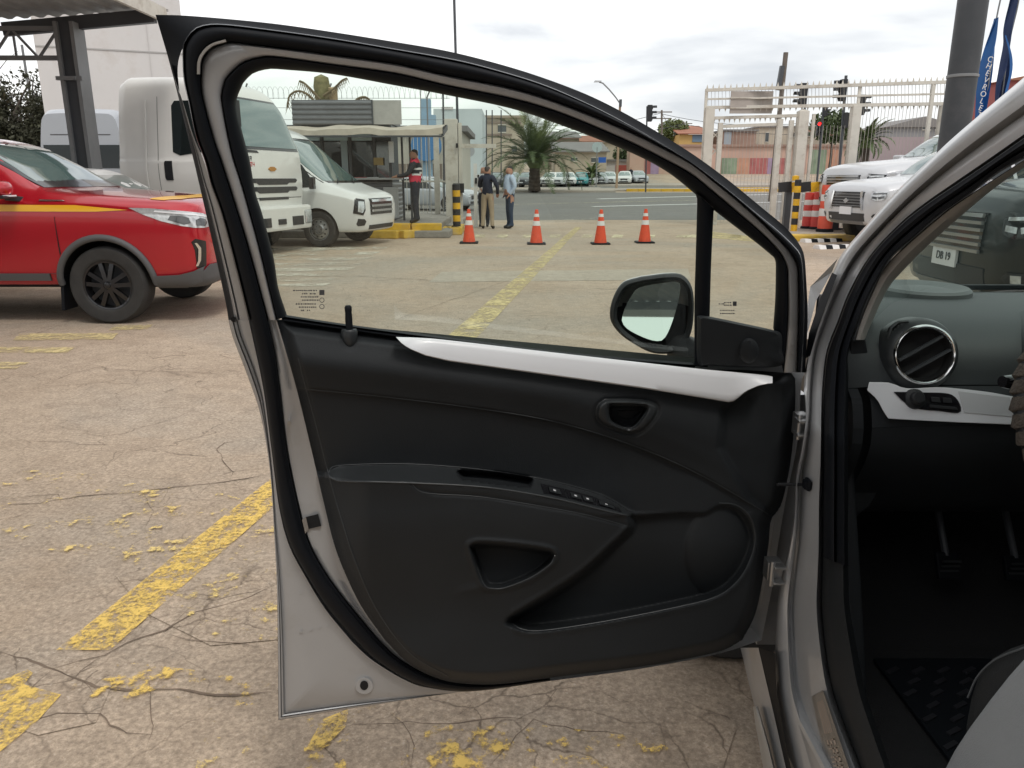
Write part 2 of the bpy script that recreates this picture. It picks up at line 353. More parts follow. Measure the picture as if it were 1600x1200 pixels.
# the long yellow bay line, near stretch and the stretch seen through the door window
gpoly('painted_line', [(88, 1018), (400, 768), (430, 745), (450, 760), (420, 800), (172, 1018)], YLINE, ground)
gpoly('painted_line', [(0, 1066), (44, 1049), (52, 1054), (38, 1072), (96, 1088), (60, 1128), (0, 1178)], YLINE, ground)
gpoly('painted_line', [(600, 610), (712, 515), (880, 371), (899, 355), (909, 355), (893, 371), (758, 515), (660, 610)], YLINE2, ground)
gpoly('paint_flecks', [(60, 1022), (300, 1050), (440, 1072), (436, 1100), (260, 1120), (120, 1090)], YFLECK, ground, .008)
gpoly('paint_flecks', [(170, 850), (300, 760), (440, 800), (440, 1010), (330, 1000)], YFLECK2, ground, .0085)
gpoly('paint_flecks', [(0, 735), (130, 740), (330, 770), (200, 880), (60, 860), (0, 830)], YFLECK2, ground, .009)
gpoly('paint_flecks', [(480, 1118), (560, 1100), (700, 1120), (1040, 1160), (1100, 1200), (1000, 1240), (470, 1240)], YFLECK, ground, .0085)
gpoly('painted_line', [(505, 1128), (545, 1112), (540, 1140), (500, 1180), (478, 1175)], YLINE, ground, .0095)
gpoly('paint_flecks', [(330, 1130), (430, 1140), (440, 1220), (300, 1220)], YFLECK2, ground, .009)
# bay hatching at the left, under the red pickup and beyond it
for px in ([(20, 533), (30, 522), (185, 521), (176, 531)], [(-40, 552), (-30, 543), (118, 543), (105, 552)], [(-40, 577), (-30, 566), (46, 567), (25, 577)], [(170, 517), (180, 508), (240, 508), (230, 515)]):
    gpoly('bay_stripe', px, YLINE2, ground)
for i in range(8):
    v = 388 + i * 8.2; sh = -13 * i
    gpoly('bay_stripe', [(330 + 2 * i, v + 4.5), (340 + 2 * i, v), (610 + sh, v - 2.5), (595 + sh, v + 2)], WFADE, ground)
gpoly('bay_stripe', [(330, 418), (335, 412), (505, 388), (512, 391)], WFADE, ground, .009)
for k, u in enumerate((740, 775, 815, 857, 908, 955, 1005, 1055, 1070, 1140)):
    gpoly('painted_dash', [(u, 371.5), (u + 4, 367), (u + 19, 367), (u + 17, 371.5)], PALE, ground)
gpoly('painted_line', [(1112, 372), (1112, 362), (1190, 372), (1260, 372), (1260, 378), (1190, 379)], KYF and YLINE2, ground)
# road lines
for (u0, v0, u1, v1, w, m) in ((935, 311, 1087, 307, .55, WLINE), (926, 323, 1087, 319, .42, WLINE), (700, 322, 1082, 313, .2, PALE), (840, 345, 940, 342, .25, WFADE)):
    a = gnd(u0, v0); b = gnd(u1, v1); d = (b - a)
    strip('road_line', a, a + d * (1.0 if m is not WLINE else 2.6), w, m, road, .010)
# concrete repair patches: slightly different sheets
PATCH = mat_ground('repaired_concrete', (.40, .345, .275), (.44, .385, .31), (.27, .22, .17), .2, False)
gpoly('repair_patch', [(690, 425), (1075, 420), (1080, 437), (670, 441)], PATCH, ground, .003)
CRAZED = mat_ground('crazed_concrete', (.388, .302, .222), (.462, .368, .280), (.240, .176, .124), .40, True, 5.2, True)
for px in ([(540, 1100), (700, 1080), (960, 1060), (1110, 1075), (1150, 1140), (1120, 1230), (800, 1240), (560, 1230), (500, 1160)], [(180, 900), (300, 860), (440, 880), (440, 1000), (330, 1010), (230, 960)], [(0, 1010), (90, 1020), (180, 1060), (150, 1130), (60, 1150), (0, 1130)]):
    gpoly('crazed_patch', px, CRAZED, ground, .0028)
# open cracks traced on the ground as thin dark seams
CRACK = mat('dark_crack', (.165, .122, .088), .95, var=.35, vscale=9)
def crack(px, w):
    P = [gnd(u, v)[:2] for u, v in px]; Q = []
    for a, b in zip(P[:-1], P[1:]):
        n = max(2, int(np.linalg.norm(b - a) / .03))
        for i in range(n): Q.append(a + (b - a) * i / n)
    Q.append(P[-1]); Q = np.array(Q); n = len(Q)
    jit = np.cumsum(rng.normal(0, .0035, (n, 2)), 0); jit -= np.linspace(0, 1, n)[:, None] * jit[-1]; Q = Q + jit
    d = np.gradient(Q, axis=0); d /= np.linalg.norm(d, axis=1)[:, None] + 1e-9; s = np.stack([-d[:, 1], d[:, 0]], 1)
    ww = w * (.35 + .9 * np.abs(np.sin(np.arange(n) * .31 + rng.uniform(0, 6))) * rng.uniform(.5, 1, n)) * np.clip(np.minimum(np.arange(n), n - 1 - np.arange(n)) / 4, .15, 1)
    G = np.stack([np.c_[Q - s * ww[:, None] / 2, np.full(n, .0035)], np.c_[Q + s * ww[:, None] / 2, np.full(n, .0035)]], 1)
    mb = MB(); mb.grid(G); mb.build('pavement_crack', CRACK, ground)
for px, w in (
    ([(0, 1020), (40, 1030), (80, 1047), (120, 1058), (160, 1073), (210, 1076), (290, 1075), (360, 1086), (440, 1080)], .016),
    ([(80, 1047), (120, 1036), (160, 1028), (200, 1005), (255, 988), (300, 960), (350, 945), (430, 915)], .012),
    ([(120, 1058), (140, 1040), (160, 1028)], .012),
    ([(255, 990), (300, 1000), (380, 1005), (432, 1018)], .007), ([(80, 1050), (40, 1085), (0, 1115)], .010), ([(0, 1126), (50, 1132), (90, 1120), (150, 1120), (200, 1145), (240, 1150)], .010),
    ([(300, 935), (340, 940), (400, 925), (432, 912)], .006), ([(255, 990), (290, 955), (305, 945)], .007), ([(120, 1058), (150, 1085), (118, 1118)], .006),
    ([(0, 790), (60, 787), (120, 775), (220, 767), (300, 757), (360, 750), (425, 742)], .012), ([(0, 782), (50, 776), (95, 772), (95, 785)], .006),
    ([(0, 815), (60, 795)], .008), ([(318, 752), (360, 738), (420, 732)], .008), ([(360, 750), (366, 738), (350, 722), (342, 702), (352, 692), (400, 685)], .008),
    ([(75, 598), (110, 585), (150, 575), (175, 577), (210, 580), (290, 580), (350, 586), (385, 584)], .009), ([(30, 690), (110, 690), (125, 696), (190, 695)], .006), ([(250, 690), (350, 692)], .005),
    ([(0, 528), (60, 512), (110, 507)], .012), ([(20, 535), (90, 510)], .009), ([(190, 520), (250, 528), (360, 520)], .006),
    ([(220, 1200), (236, 1150), (230, 1050), (236, 1040)], .004), ([(228, 830), (240, 800), (226, 770)], .004),
    ([(560, 1130), (640, 1125), (700, 1128), (760, 1120), (850, 1125)], .006), ([(640, 1200), (645, 1165), (630, 1132), (600, 1108)], .007), ([(700, 1128), (735, 1110), (745, 1085)], .006),
    ([(760, 1200), (800, 1150), (830, 1122), (900, 1140), (990, 1150)], .006), ([(560, 1160), (600, 1132)], .008), ([(850, 1125), (870, 1085), (940, 1070)], .005), ([(1010, 1090), (1060, 1100), (1090, 1130)], .004),
    ([(680, 470), (760, 462), (900, 455), (960, 448)], .012), ([(560, 440), (640, 436), (700, 440)], .012), ([(620, 500), (700, 470), (790, 440), (850, 420)], .010), ([(470, 432), (560, 432), (680, 438)], .02)):
    crack(px, w * .60)
# ---------------------------------------------------------------- silver car: door traced on its own curved surface
P0 = np.array([-.474, 1.341]); P1 = np.array([.548, 1.514])
E2 = (P1 - P0) / np.linalg.norm(P1 - P0); N2 = np.array([E2[1], -E2[0]])
def lean(z): q = np.maximum(0, z - .82); return .30 * q * q / (q + .12)
def dsurf(u, v, d=0.0):
    """point of the door surface under a photo pixel, d metres towards the cabin side"""
    r = ray(u, v); dn = r[..., 0] * N2[0] + r[..., 1] * N2[1]; c = (-P0[0]) * N2[0] + (-P0[1]) * N2[1]
    t = (np.asarray(d) - c) / dn
    for _ in range(25):
        z = CAM_H + t * r[..., 2]; t = (lean(z) + d - c) / dn
    return CAM + r * np.asarray(t)[..., None]
def spline(P, n):
    """Catmull-Rom through the points, resampled evenly"""
    P = np.array(P, float)
    if len(P) == 2: return P[0] + (P[1] - P[0]) * np.linspace(0, 1, n)[:, None]
    Q = np.vstack([2 * P[0] - P[1], P, 2 * P[-1] - P[-2]]); out = []
    for i in range(1, len(Q) - 2):
        t = np.linspace(0, 1, 12, endpoint=False)[:, None]; a, b, c, d = Q[i - 1], Q[i], Q[i + 1], Q[i + 2]
        out.append(.5 * (2 * b + (c - a) * t + (2 * a - 5 * b + 4 * c - d) * t ** 2 + (-a + 3 * b - 3 * c + d) * t ** 3))
    out = np.vstack(out + [P[-1:]]); s = np.r_[0, np.cumsum(np.linalg.norm(np.diff(out, axis=0), axis=1))]
    x = np.linspace(0, s[-1], n); return np.stack([np.interp(x, s, out[:, k]) for k in range(out.shape[1])], 1)
def path(segs, ns): return np.vstack([spline(s, n)[(1 if i else 0):] for i, (s, n) in enumerate(zip(segs, ns))])
def inset(A, B, px):
    """points px pixels from A towards B"""
    d = B - A; l = np.linalg.norm(d, axis=1)[:, None] + 1e-9; return A + d * np.minimum(px / l, .98)
def band(name, A, B, prof, m, parent, smooth=40, fn=None, closed=False):
    """ribbon between two pixel polylines; prof = (fraction across, depth) rows"""
    fn = fn or dsurf
    rows = []
    for s, d in prof:
        q = A + (B - A) * s; rows.append(fn(q[:, 0], q[:, 1], np.full(len(q), d) if not callable(d) else d(q)))
    G = np.stack(rows, 1); mb = MB()
    if closed: G = np.concatenate([G, G[:1]], 0)
    mb.grid(G); return mb.build(name, m, parent, smooth=smooth, world=True)

CARLOC = (1.35, .9, 0)
car = thing('silver_hatchback', 'silver grey hatchback on the right with its front door swung wide open', 'car', CARLOC)
door = sub('front_door', car)
door['label'] = 'wide open front door with black trim and clear window'

NS = (60, 90, 30)
S0 = path([[(357, 500), (352, 470), (330, 370), (300, 240), (268, 110), (243, 23)], [(243, 23), (300, 25), (420, 36), (520, 50), (620, 66), (700, 80), (780, 100), (850, 122), (920, 149), (980, 179), (1040, 214), (1090, 246), (1140, 283), (1190, 324), (1225, 353), (1245, 375)], [(1245, 375), (1256, 397), (1260, 440), (1262, 500), (1258, 582)]], NS)
S2 = path([[(389, 500), (364, 400), (346, 333), (330, 288), (320, 250), (306, 212), (295, 160), (287, 120), (286, 75), (291, 60)], [(291, 60), (302, 46), (320, 39), (350, 38), (420, 46), (520, 60), (620, 77), (700, 91), (756, 104), (840, 129), (910, 158), (970, 188), (1030, 222), (1082, 255), (1132, 292), (1182, 333), (1216, 361), (1237, 381)], [(1237, 381), (1251, 400), (1255, 440), (1256, 500), (1252, 582)]], NS)
S3 = path([[(419, 500), (392, 400), (374, 340), (358, 290), (345, 250), (332, 212), (316, 150), (314, 117), (316, 95)], [(316, 95), (327, 77), (345, 69), (362, 66), (395, 70), (445, 76), (520, 86), (620, 100), (700, 118), (800, 138), (880, 163), (980, 203), (1040, 232), (1080, 254), (1115, 281), (1160, 318), (1190, 346), (1215, 371), (1234, 392)], [(1234, 392), (1246, 414), (1248, 440), (1248, 500), (1246, 582)]], NS)
S4 = path([[(432, 500), (408, 400), (392, 340), (378, 290), (365, 250), (356, 212), (347, 162), (347, 145), (352, 125)], [(352, 125), (365, 110), (382, 97), (407, 90), (432, 89), (520, 101), (620, 115), (700, 134), (800, 154), (880, 178), (980, 220), (1040, 250), (1080, 272), (1115, 300), (1160, 338), (1190, 364), (1210, 384), (1222, 399)], [(1222, 399), (1230, 418), (1231, 440), (1231, 500), (1224, 582)]], NS)
GL = path([[(449, 494), (435, 450), (427, 400), (410, 335), (399, 300), (390, 250), (380, 212), (371, 175), (370, 155), (380, 130)], [(380, 130), (395, 115), (420, 108), (445, 109), (520, 116), (620, 134), (700, 149), (800, 170), (880, 197), (980, 236), (1040, 267), (1086, 303), (1115, 328), (1180, 378), (1202, 396)], [(1202, 396), (1211, 406), (1212, 430), (1211, 470), (1208, 512)]], NS)
NL = (70, 60)
T0 = path([[(357, 500), (365, 530), (385, 582), (405, 640), (417, 700), (424, 760), (428, 830), (432, 900), (434, 1000), (435, 1125)], [(435, 1125), (600, 1099), (720, 1081), (860, 1064)]], NL)
T2 = path([[(389, 500), (400, 550), (412, 610), (424, 700), (436, 790), (452, 850), (479, 900), (511, 950), (554, 1000)], [(554, 1000), (584, 1029), (632, 1060), (670, 1074), (740, 1080), (860, 1064)]], NL)
T3 = path([[(419, 500), (430, 550), (438, 610), (448, 700), (466, 790), (484, 850), (512, 900), (550, 950), (592, 1000)], [(592, 1000), (622, 1028), (665, 1053), (705, 1065), (765, 1070), (860, 1061)]], NL)
T4 = path([[(432, 500), (447, 550), (464, 610), (486, 700), (507, 790), (522, 850), (541, 900), (566, 950), (601, 1000)], [(601, 1000), (640, 1038), (690, 1062), (740, 1069), (790, 1068), (860, 1059)]], NL)
# outer shell: outside skin and closing edges
lowpoly = np.vstack([T0, spline([(860, 1064), (1000, 1045), (1120, 1022), (1190, 1000)], 30)[1:], spline([(1190, 1000), (1198, 960), (1206, 920), (1216, 850), (1228, 780), (1246, 690), (1252, 600), (1258, 582)], 40)[1:]])
mb = MB(); A_ = dsurf(lowpoly[:, 0], lowpoly[:, 1], -.035); B_ = dsurf(lowpoly[:, 0], lowpoly[:, 1], -.06) + np.array([-N2[0], -N2[1], 0]) * .05
mb.grid(np.stack([A_, B_], 1)); mb.build('door_edge', SILVER, door, world=True, smooth=30)
mb = MB(); k = len(B_); mb.add(list(B_) , [tuple(range(k))]); mb.build('outer_skin', SILVER, door, world=True)
# window frame pieces
wgt = np.r_[np.zeros(44), np.linspace(0, 1, 14), np.ones(len(S0) - 58)][:, None]; S2a = inset(S0, S2, 8) * (1 - wgt) + S2 * wgt
band('frame_applique', S0, S2a, [(0, -.09), (0, -.045), (.5, -.040), (.9, -.03), (1, -.028)], RUBBER, door)
band('door_jamb', inset(S0, S2, 7)[:51], S2[:51] - np.c_[np.linspace(0, 1, 51) ** 5 * 14, np.zeros(51)], [(0, -.045), (.10, -.030), (.30, -.028), (.36, -.036), (.44, -.028), (.8, -.024), (1, -.024)], SILVER, door)
full2 = np.vstack([T2[::-1], S2[1:]]); full3 = np.vstack([T3[::-1], S3[1:]])
band('weather_seal', full2, full3, [(0, -.035), (.04, -.012), (.18, .006), (.4, .010), (.62, .010), (.78, .007), (.82, .002), (.94, .0), (1, -.02)], RUBBER, door, smooth=60)
band('window_frame', S3, S4, [(0, -.02), (.06, -.004), (.2, .001), (.8, .001), (.94, -.002), (1, -.02)], SILVER, door, smooth=60)
band('window_seal', S4, GL, [(0, -.02), (.03, -.004), (.12, .001), (.4, .0), (.85, -.012), (1, -.035)], RUBBER, door, smooth=60)
band('seal_lip', S2 + (S2 - S3) / np.linalg.norm(S2 - S3, axis=1)[:, None] * 1.0, S2 - (S2 - S3) / np.linalg.norm(S2 - S3, axis=1)[:, None] * 2.2, [(0, -.02), (.3, .003), (.6, .005), (1, -.004)], mat('shiny_rubber', (.03, .032, .036), .22), door, smooth=60)
# light rim where the frame corner shows outside the seal
rim = spline([(307, 116), (308, 96), (316, 80), (330, 68), (352, 61)], 24); rim2 = spline([(313, 116), (314, 97), (321, 83), (334, 72), (354, 66)], 24)
band('frame_rim', rim, rim2, [(0, .004), (.2, .012), (.8, .012), (1, .002)], GREYP, door)
# lower jamb, lip and panel
lip = inset(T0, T2, 13)
band('edge_lip', T0, lip, [(0, -.06), (0, -.038), (.12, -.028), (.42, -.027), (.5, -.034), (.62, -.026), (.9, -.028), (1, -.036)], SILVER, door, smooth=35)
band('inner_panel', lip, T2, [(0, -.036), (.03, -.030), (.5, -.024), (.97, -.022), (1, -.04)], SILVER, door, smooth=60)
bandS = T3[:]; band('inner_jamb', T3, T4, [(0, -.03), (.05, -.008), (.3, -.006), (.6, -.010), (.85, -.004), (1, -.004)], SILVER, door, smooth=60)
# front return of the window frame (hinge side)
# latch opening, drain plug, spot welds, screw
def dbox(name, px, d0, d1, m, bevel=0):
    P = np.array(px, float); a = dsurf(P[:, 0], P[:, 1], np.full(len(P), d0)); b = dsurf(P[:, 0], P[:, 1], np.full(len(P), d1)); n = len(P)
    mb = MB(); mb.add(list(a) + list(b), [tuple(range(n)), tuple(range(2 * n - 1, n - 1, -1))] + [(i, n + i, n + (i + 1) % n, (i + 1) % n) for i in range(n)])
    return mb.build(name, m, door, world=True, bevel=bevel)
def ell(cx, cy, rx, ry, n=20, rot=0):
    a = np.linspace(0, 2 * np.pi, n, endpoint=False); x, y = rx * np.cos(a), ry * np.sin(a); return np.stack([cx + x * math.cos(rot) - y * math.sin(rot), cy + x * math.sin(rot) + y * math.cos(rot)], 1)
dbox('latch_opening', [(477, 808), (497, 803), (502, 822), (481, 827)], -.002, -.02, DARK)
dbox('latch_plate', [(472, 812), (478, 808), (482, 826), (477, 834)], .002, -.02, STEEL)
dbox('drain_plug', ell(569, 1072, 14, 13), -.018, -.03, SILVER, .001); dbox('plug_hole', ell(569, 1071, 6.5, 7.5), -.0165, -.03, DARK)
for (u, v) in ((470, 927), (486, 925), (470, 987), (486, 984), (500, 981), (513, 979), (503, 838)): dbox('spot_weld', ell(u, v, 2.2, 2.0, 10), -.021, -.03, SILVER)
dbox('jamb_hole', ell(365, 499, 4.5, 4.2, 12), -.026, -.04, DARK); dbox('striker_stud', ell(452, 661, 3, 4, 10), .006, -.01, STEEL)
dbox('jamb_screw', ell(406, 626, 1.6, 1.6, 8), -.028, -.04, DARK)
for v in (537, 552): dbox('spot_weld', ell(1239, v, 2.6, 1.8, 8), .0035, -.01, SILVER)
# glass
gm = GL[:]; i_div = int(np.argmin(np.linalg.norm(GL - np.array([1086, 303]), axis=1))); i_q = int(np.argmin(np.linalg.norm(GL - np.array([1115, 328]), axis=1)))
def gsheet(name, px, m, d0, d1):
    P = np.array(px); P = P + (P - P.mean(0)) / np.linalg.norm(P - P.mean(0), axis=1)[:, None] * 4
    a = dsurf(P[:, 0], P[:, 1], np.full(len(P), d0)); mb = MB(); mb.add(list(a), [tuple(range(len(a)))]); return mb.build(name, m, door, world=True)
main_poly = np.vstack([GL[:i_div + 1], [(1087, 440), (1085, 572)], spline([(1085, 570), (900, 557), (700, 532), (545, 512), (449, 497)], 30)])
gsheet('window_glass', main_poly, GLASS_G, -.030, -.034)
quart_poly = np.vstack([GL[i_q:], [(1160, 503), (1109, 492), (1111, 420)]])
gsheet('quarter_glass', quart_poly, GLASS_G, -.030, -.034)
# division bar between the panes
dl = spline([(1086, 300), (1089, 312), (1087, 400), (1085, 470), (1085, 572)], 24); dr = spline([(1116, 326), (1115, 332), (1111, 420), (1109, 492), (1106, 574)], 24)
band('division_bar', dl, dr, [(0, -.04), (.02, -.012), (.3, -.004), (.7, -.004), (.97, -.012), (1, -.04)], RUBBER, door, smooth=60)
# belt seal under the glass
bt = spline([(440, 491), (545, 507), (700, 527), (900, 552), (1086, 567)], 50); bb = spline([(440, 500), (545, 515), (700, 536), (900, 562), (1086, 577)], 50)
band('belt_seal', bt, bb, [(0, -.04), (0, -.022), (.35, -.010), (.5, -.016), (1, -.008)], RUBBER, door, smooth=50)
# mirror sail cover inside the quarter window
sail = [(1089, 494), (1100, 493), (1160, 505), (1205, 515), (1222, 522), (1223, 545), (1221, 571), (1160, 574), (1108, 571), (1090, 566)]
def pad(name, px, prof, m, parent=None, n=90, smooth=50, cen=None):
    """closed pillow: rings shrinking to the middle; prof = (shrink, depth)"""
    P = spline(list(px) + [px[0]], n + 1)[:-1]; c = P.mean(0) if cen is None else np.array(cen); rows = []
    for s, d in prof:
        q = c + (P - c) * s; rows.append(dsurf(q[:, 0], q[:, 1], np.full(n, d)))
    G = np.stack(rows, 0); mb = MB(); mb.grid(G, wrap=True); b = len(mb.v); mb.add([dsurf(c[0], c[1], prof[-1][1])], [])
    o = (len(rows) - 1) * n
    for i in range(n): mb.f.append((o + i, o + (i + 1) % n, b)); mb.mi.append(0)
    return mb.build(name, m, door, world=True, smooth=smooth)
def polyres(px, n):
    P = np.array(list(px) + [px[0]], float); s = np.r_[0, np.cumsum(np.linalg.norm(np.diff(P, axis=0), axis=1))]; x = np.linspace(0, s[-1], n, endpoint=False); return np.stack([np.interp(x, s, P[:, k]) for k in range(2)], 1)
pad('mirror_sail', sail, [(1.0, -.03), (1.0, -.006), (.97, .004), (.9, .012), (.5, .013)], TRIM, smooth=40)
pad('adjuster_cap', ell(1170, 548, 16, 20), [(1.0, .010), (.98, .016), (.8, .022), (.4, .024)], TRIM, n=40)
# ---- trim panel as one relief, cut into its parts
def poly_sdf(U, Vv, poly):
    P = np.array(poly, float); Q = np.roll(P, -1, 0); d2 = np.full(U.shape, 1e18); ins = np.zeros(U.shape, bool)
    for (ax, ay), (bx, by) in zip(P, Q):
        ex, ey = bx - ax, by - ay; t = np.clip(((U - ax) * ex + (Vv - ay) * ey) / (ex * ex + ey * ey + 1e-12), 0, 1)
        d2 = np.minimum(d2, (U - ax - t * ex) ** 2 + (Vv - ay - t * ey) ** 2)
        c = ((ay > Vv) != (by > Vv)) & (U < (bx - ax) * (Vv - ay) / (by - ay + 1e-12) + ax); ins ^= c
    d = np.sqrt(d2); return np.where(ins, -d, d)
def sst(x, a, b): t = np.clip((x - a) / (b - a), 0, 1); return t * t * (3 - 2 * t)
TR = np.vstack([T4[:], spline([(860, 1059), (1000, 1042), (1080, 1028), (1130, 1016), (1160, 1000)], 30)[1:], spline([(1160, 1000), (1180, 960), (1192, 905), (1201, 850), (1205, 812), (1222, 785), (1238, 700), (1243, 600), (1237, 583)], 40)[1:], spline([(1237, 583), (1160, 578), (1086, 576), (900, 561), (700, 535), (545, 514), (445, 500), (432, 499)], 60)[1:-1]])
ST = 1.9
us = np.arange(428, 1250, ST); vs_ = np.arange(494, 1078, ST); U, Vg = np.meshgrid(us, vs_)
sd_out = poly_sdf(U, Vg, TR)
vc = np.interp(U, [430, 478, 600, 760, 880, 1000, 1100, 1215], [604, 608, 620, 640, 662, 700, 745, 812])        # crease
vtop = np.interp(U, [432, 545, 700, 900, 1086, 1237], [499, 514, 535, 561, 576, 583])
vb = np.interp(U, [512, 530, 640, 760, 860, 940, 985], [737, 728, 725.5, 735, 752, 774, 800])                 # armrest: back line
vf = np.interp(U, [512, 530, 640, 760, 860, 940, 985], [744, 750, 753, 760, 776, 795, 806])                 # armrest: front edge
D = .030 * sst(-sd_out, 0, 20)
up = sst(vc - Vg, -1.2, 1.2)
D += up * (.008 + .006 * sst(vc - Vg, 0, 40) - .034 * sst(1 - (Vg - vtop) / np.maximum(vc - vtop, 40), .35, 1.0))
REC = [(985, 806), (986, 826), (960, 852), (915, 893), (860, 930), (797, 968), (806, 977), (822, 982), (850, 982), (950, 967), (1068, 943), (1120, 928), (1152, 903), (1172, 866), (1177, 835), (1168, 808), (1148, 792), (1122, 789), (1100, 800), (1060, 800)]
sdR = poly_sdf(U, Vg, spline(REC + [REC[0]], 160))
# plateau (armrest and lower panel) = below the armrest line and outside the recess
left = np.clip((U - 512) / 22, 0, 1)
arm = np.clip((Vg - vb) / np.maximum(vf - vb, 2), 0, 1) * (U < 990)
lower = np.maximum(arm, ((Vg > 806) & (U >= 985)).astype(float) * sst(Vg, 815, 960))
hgt = .072 - .040 * sst(Vg, 800, 985); hgt = hgt * (1 - .45 * sst(U, 900, 1150) * (Vg > 806)) * (.25 + .75 * sst(U, 500, 580))
plate = lower * hgt * sst(sdR, -1, 5)
D += plate
inR = sst(-sdR, 0, 7)
low_in = sst(Vg, 840, 965)
D += inR * (-.018 - .03 * low_in)
# the recess fades out into the insert at its top edge
spk = ((U - 1122) / 52) ** 2 + ((Vg - 862) / 72) ** 2
D += np.where(spk < 1, .014 * np.sqrt(np.clip(1 - spk, 0, 1)), 0) * inR
# raised rim round the speaker and pocket edge
D += .003 * np.exp(-((sdR - 5) / 6.0) ** 2) * (Vg > 800) * (U > 800)
lipline = np.interp(U, [640, 655, 680, 760, 900, 985], [754, 765, 771, 776, 800, 822]); D += -.003 * np.exp(-((Vg - lipline) / 2.6) ** 2) * ((U > 642) & (U < 984))
POCK = [(735, 853), (750, 849), (800, 852), (855, 860), (865, 868), (858, 880), (830, 900), (790, 915), (770, 917), (757, 912), (745, 885)]
sdP = poly_sdf(U, Vg, spline(POCK + [POCK[0]], 90)); D += sst(-sdP, -1, 4) * (-.055 + .018 * sst(Vg, 860, 915))
D += .005 * np.exp(-((sdP - 4) / 4) ** 2)
ridge = np.abs((Vg - 930) + (U - 700) * .25); D += .004 * np.exp(-(ridge / 8) ** 2) * sst(U, 690, 745) * (1 - sst(U, 740, 790))
GRAB = [(712, 736), (722, 734), (780, 738), (826, 745), (834, 750), (828, 763), (780, 758), (740, 752), (722, 750)]
sdG = poly_sdf(U, Vg, GRAB); D += sst(-sdG, 0, 3.5) * -.045
HB = [(945, 624), (985, 624), (1015, 627), (1028, 636), (1024, 652), (1006, 672), (990, 678), (965, 673), (942, 664), (932, 652), (934, 634)]
sdH = poly_sdf(U, Vg, spline(HB + [HB[0]], 90)); D += .008 * sst(-sdH, 0, 3) - .007 * np.exp(-((sdH) / 2.0) ** 2)
HR = [(956, 632), (1004, 634), (1011, 640), (994, 664), (980, 669), (962, 663), (953, 655), (951, 638)]
sdHR = poly_sdf(U, Vg, spline(HR + [HR[0]], 70)); D += sst(-sdHR, -1, 3) * -.045
cup = ((U - 546) / 16) ** 2 + ((Vg - 528) / 22) ** 2; D += np.where((cup < 1) & (Vg > 512), -.006 * (1 - cup), 0)
# right shoulder that sweeps down beside the accent strip
sh = np.interp(Vg, [583, 605, 640, 700, 780, 812], [1215, 1165, 1125, 1120, 1165, 1205]); D += -.022 * sst(U - sh, -2, 14)
def blur(A, n=2):
    for _ in range(n):
        P_ = np.pad(A, 1, mode='edge'); A = (P_[:-2, 1:-1] + P_[2:, 1:-1] + P_[1:-1, :-2] + P_[1:-1, 2:] + 4 * P_[1:-1, 1:-1]) / 8
    return A
D = blur(D, 3)
# keep and snap
cell_in = (sd_out[:-1, :-1] + sd_out[1:, :-1] + sd_out[:-1, 1:] + sd_out[1:, 1:]) / 4 < .2
Us, Vs = U.copy(), Vg.copy()
near = np.abs(sd_out) < ST * 1.0
Pt = np.array(TR); Qt = np.roll(Pt, -1, 0)
iy, ix = np.nonzero(near & (sd_out > -ST * .5))
if len(iy):
    X = np.stack([U[iy, ix], Vg[iy, ix]], 1); best = np.full(len(X), 1e18); bp_ = X.copy()
    for a, b in zip(Pt, Qt):
        ee = b - a; t = np.clip(((X - a) @ ee) / (ee @ ee + 1e-12), 0, 1); C_ = a + t[:, None] * ee; dd = ((X - C_) ** 2).sum(1); k = dd < best; best[k] = dd[k]; bp_[k] = C_[k]
    Us[iy, ix] = bp_[:, 0]; Vs[iy, ix] = bp_[:, 1]
PT = dsurf(Us, Vs, D - .006)
lab = np.zeros(cell_in.shape, int)
cc = lambda A: (A[:-1, :-1] + A[1:, :-1] + A[:-1, 1:] + A[1:, 1:]) / 4
cU, cV = cc(U), cc(Vg)
lab[:] = 1
lab[cc(vc) - cV > 0] = 0
armm = (cU < 986) & (cV > cc(vb)) & (cV < cc(vf) + 3) & (cU > 508) & (cc(sdR) > 0); lab[armm] = 2
lab[(cV > np.where(cU < 986, cc(vf) + 3, 806)) & (cc(sdR) > 0) & (lab == 1)] = 3
lab[(cc(sdR) <= 0) & (lab != 0)] = 4; lab[(cc(spk) < 1) & (cc(sdR) <= 0)] = 5
lab[cc(sdP) <= 2] = 6; lab[cc(sdG) <= 0] = 7; lab[cc(sdHR) <= 1] = 8; lab[(cc(sdH) <= 0) & (lab != 8)] = 9
for k, nm in enumerate(('trim_top_panel', 'trim_insert', 'armrest', 'trim_lower_panel', 'door_pocket', 'speaker_cover', 'map_pocket', 'pull_cup', 'handle_recess', 'handle_bezel')):
    sel = cell_in & (lab == k); ii, jj = np.nonzero(sel)
    if not len(ii): continue
    W_ = PT.shape[1]; q = np.stack([ii * W_ + jj, ii * W_ + jj + 1, (ii + 1) * W_ + jj + 1, (ii + 1) * W_ + jj], 1)
    idx, inv = np.unique(q, return_inverse=True); mb = MB(); mb.v = [V3(p) for p in PT.reshape(-1, 3)[idx]]; mb.f = [tuple(int(x) for x in r) for r in inv.reshape(-1, 4)]; mb.mi = [0] * len(mb.f)
    mb.build(nm, TRIM2 if k in (2, 9) else TRIM, door, world=True, smooth=38)  # armrest top takes the lighter plastic to paint the light falling on it
EDGE_HL = mat('edge_highlight_plastic', (.040, .044, .047), .34)  # lighter tubes that paint the highlights along trim edges and seams
def edge_highlight(name, pts, off, r, n=90):
    P = spline(pts, n); d = drel0(P) - .006 + off; mb = MB(); mb.tube(dsurf(P[:, 0], P[:, 1], d), r, 6); mb.build(name, EDGE_HL, door, world=True, smooth=70)
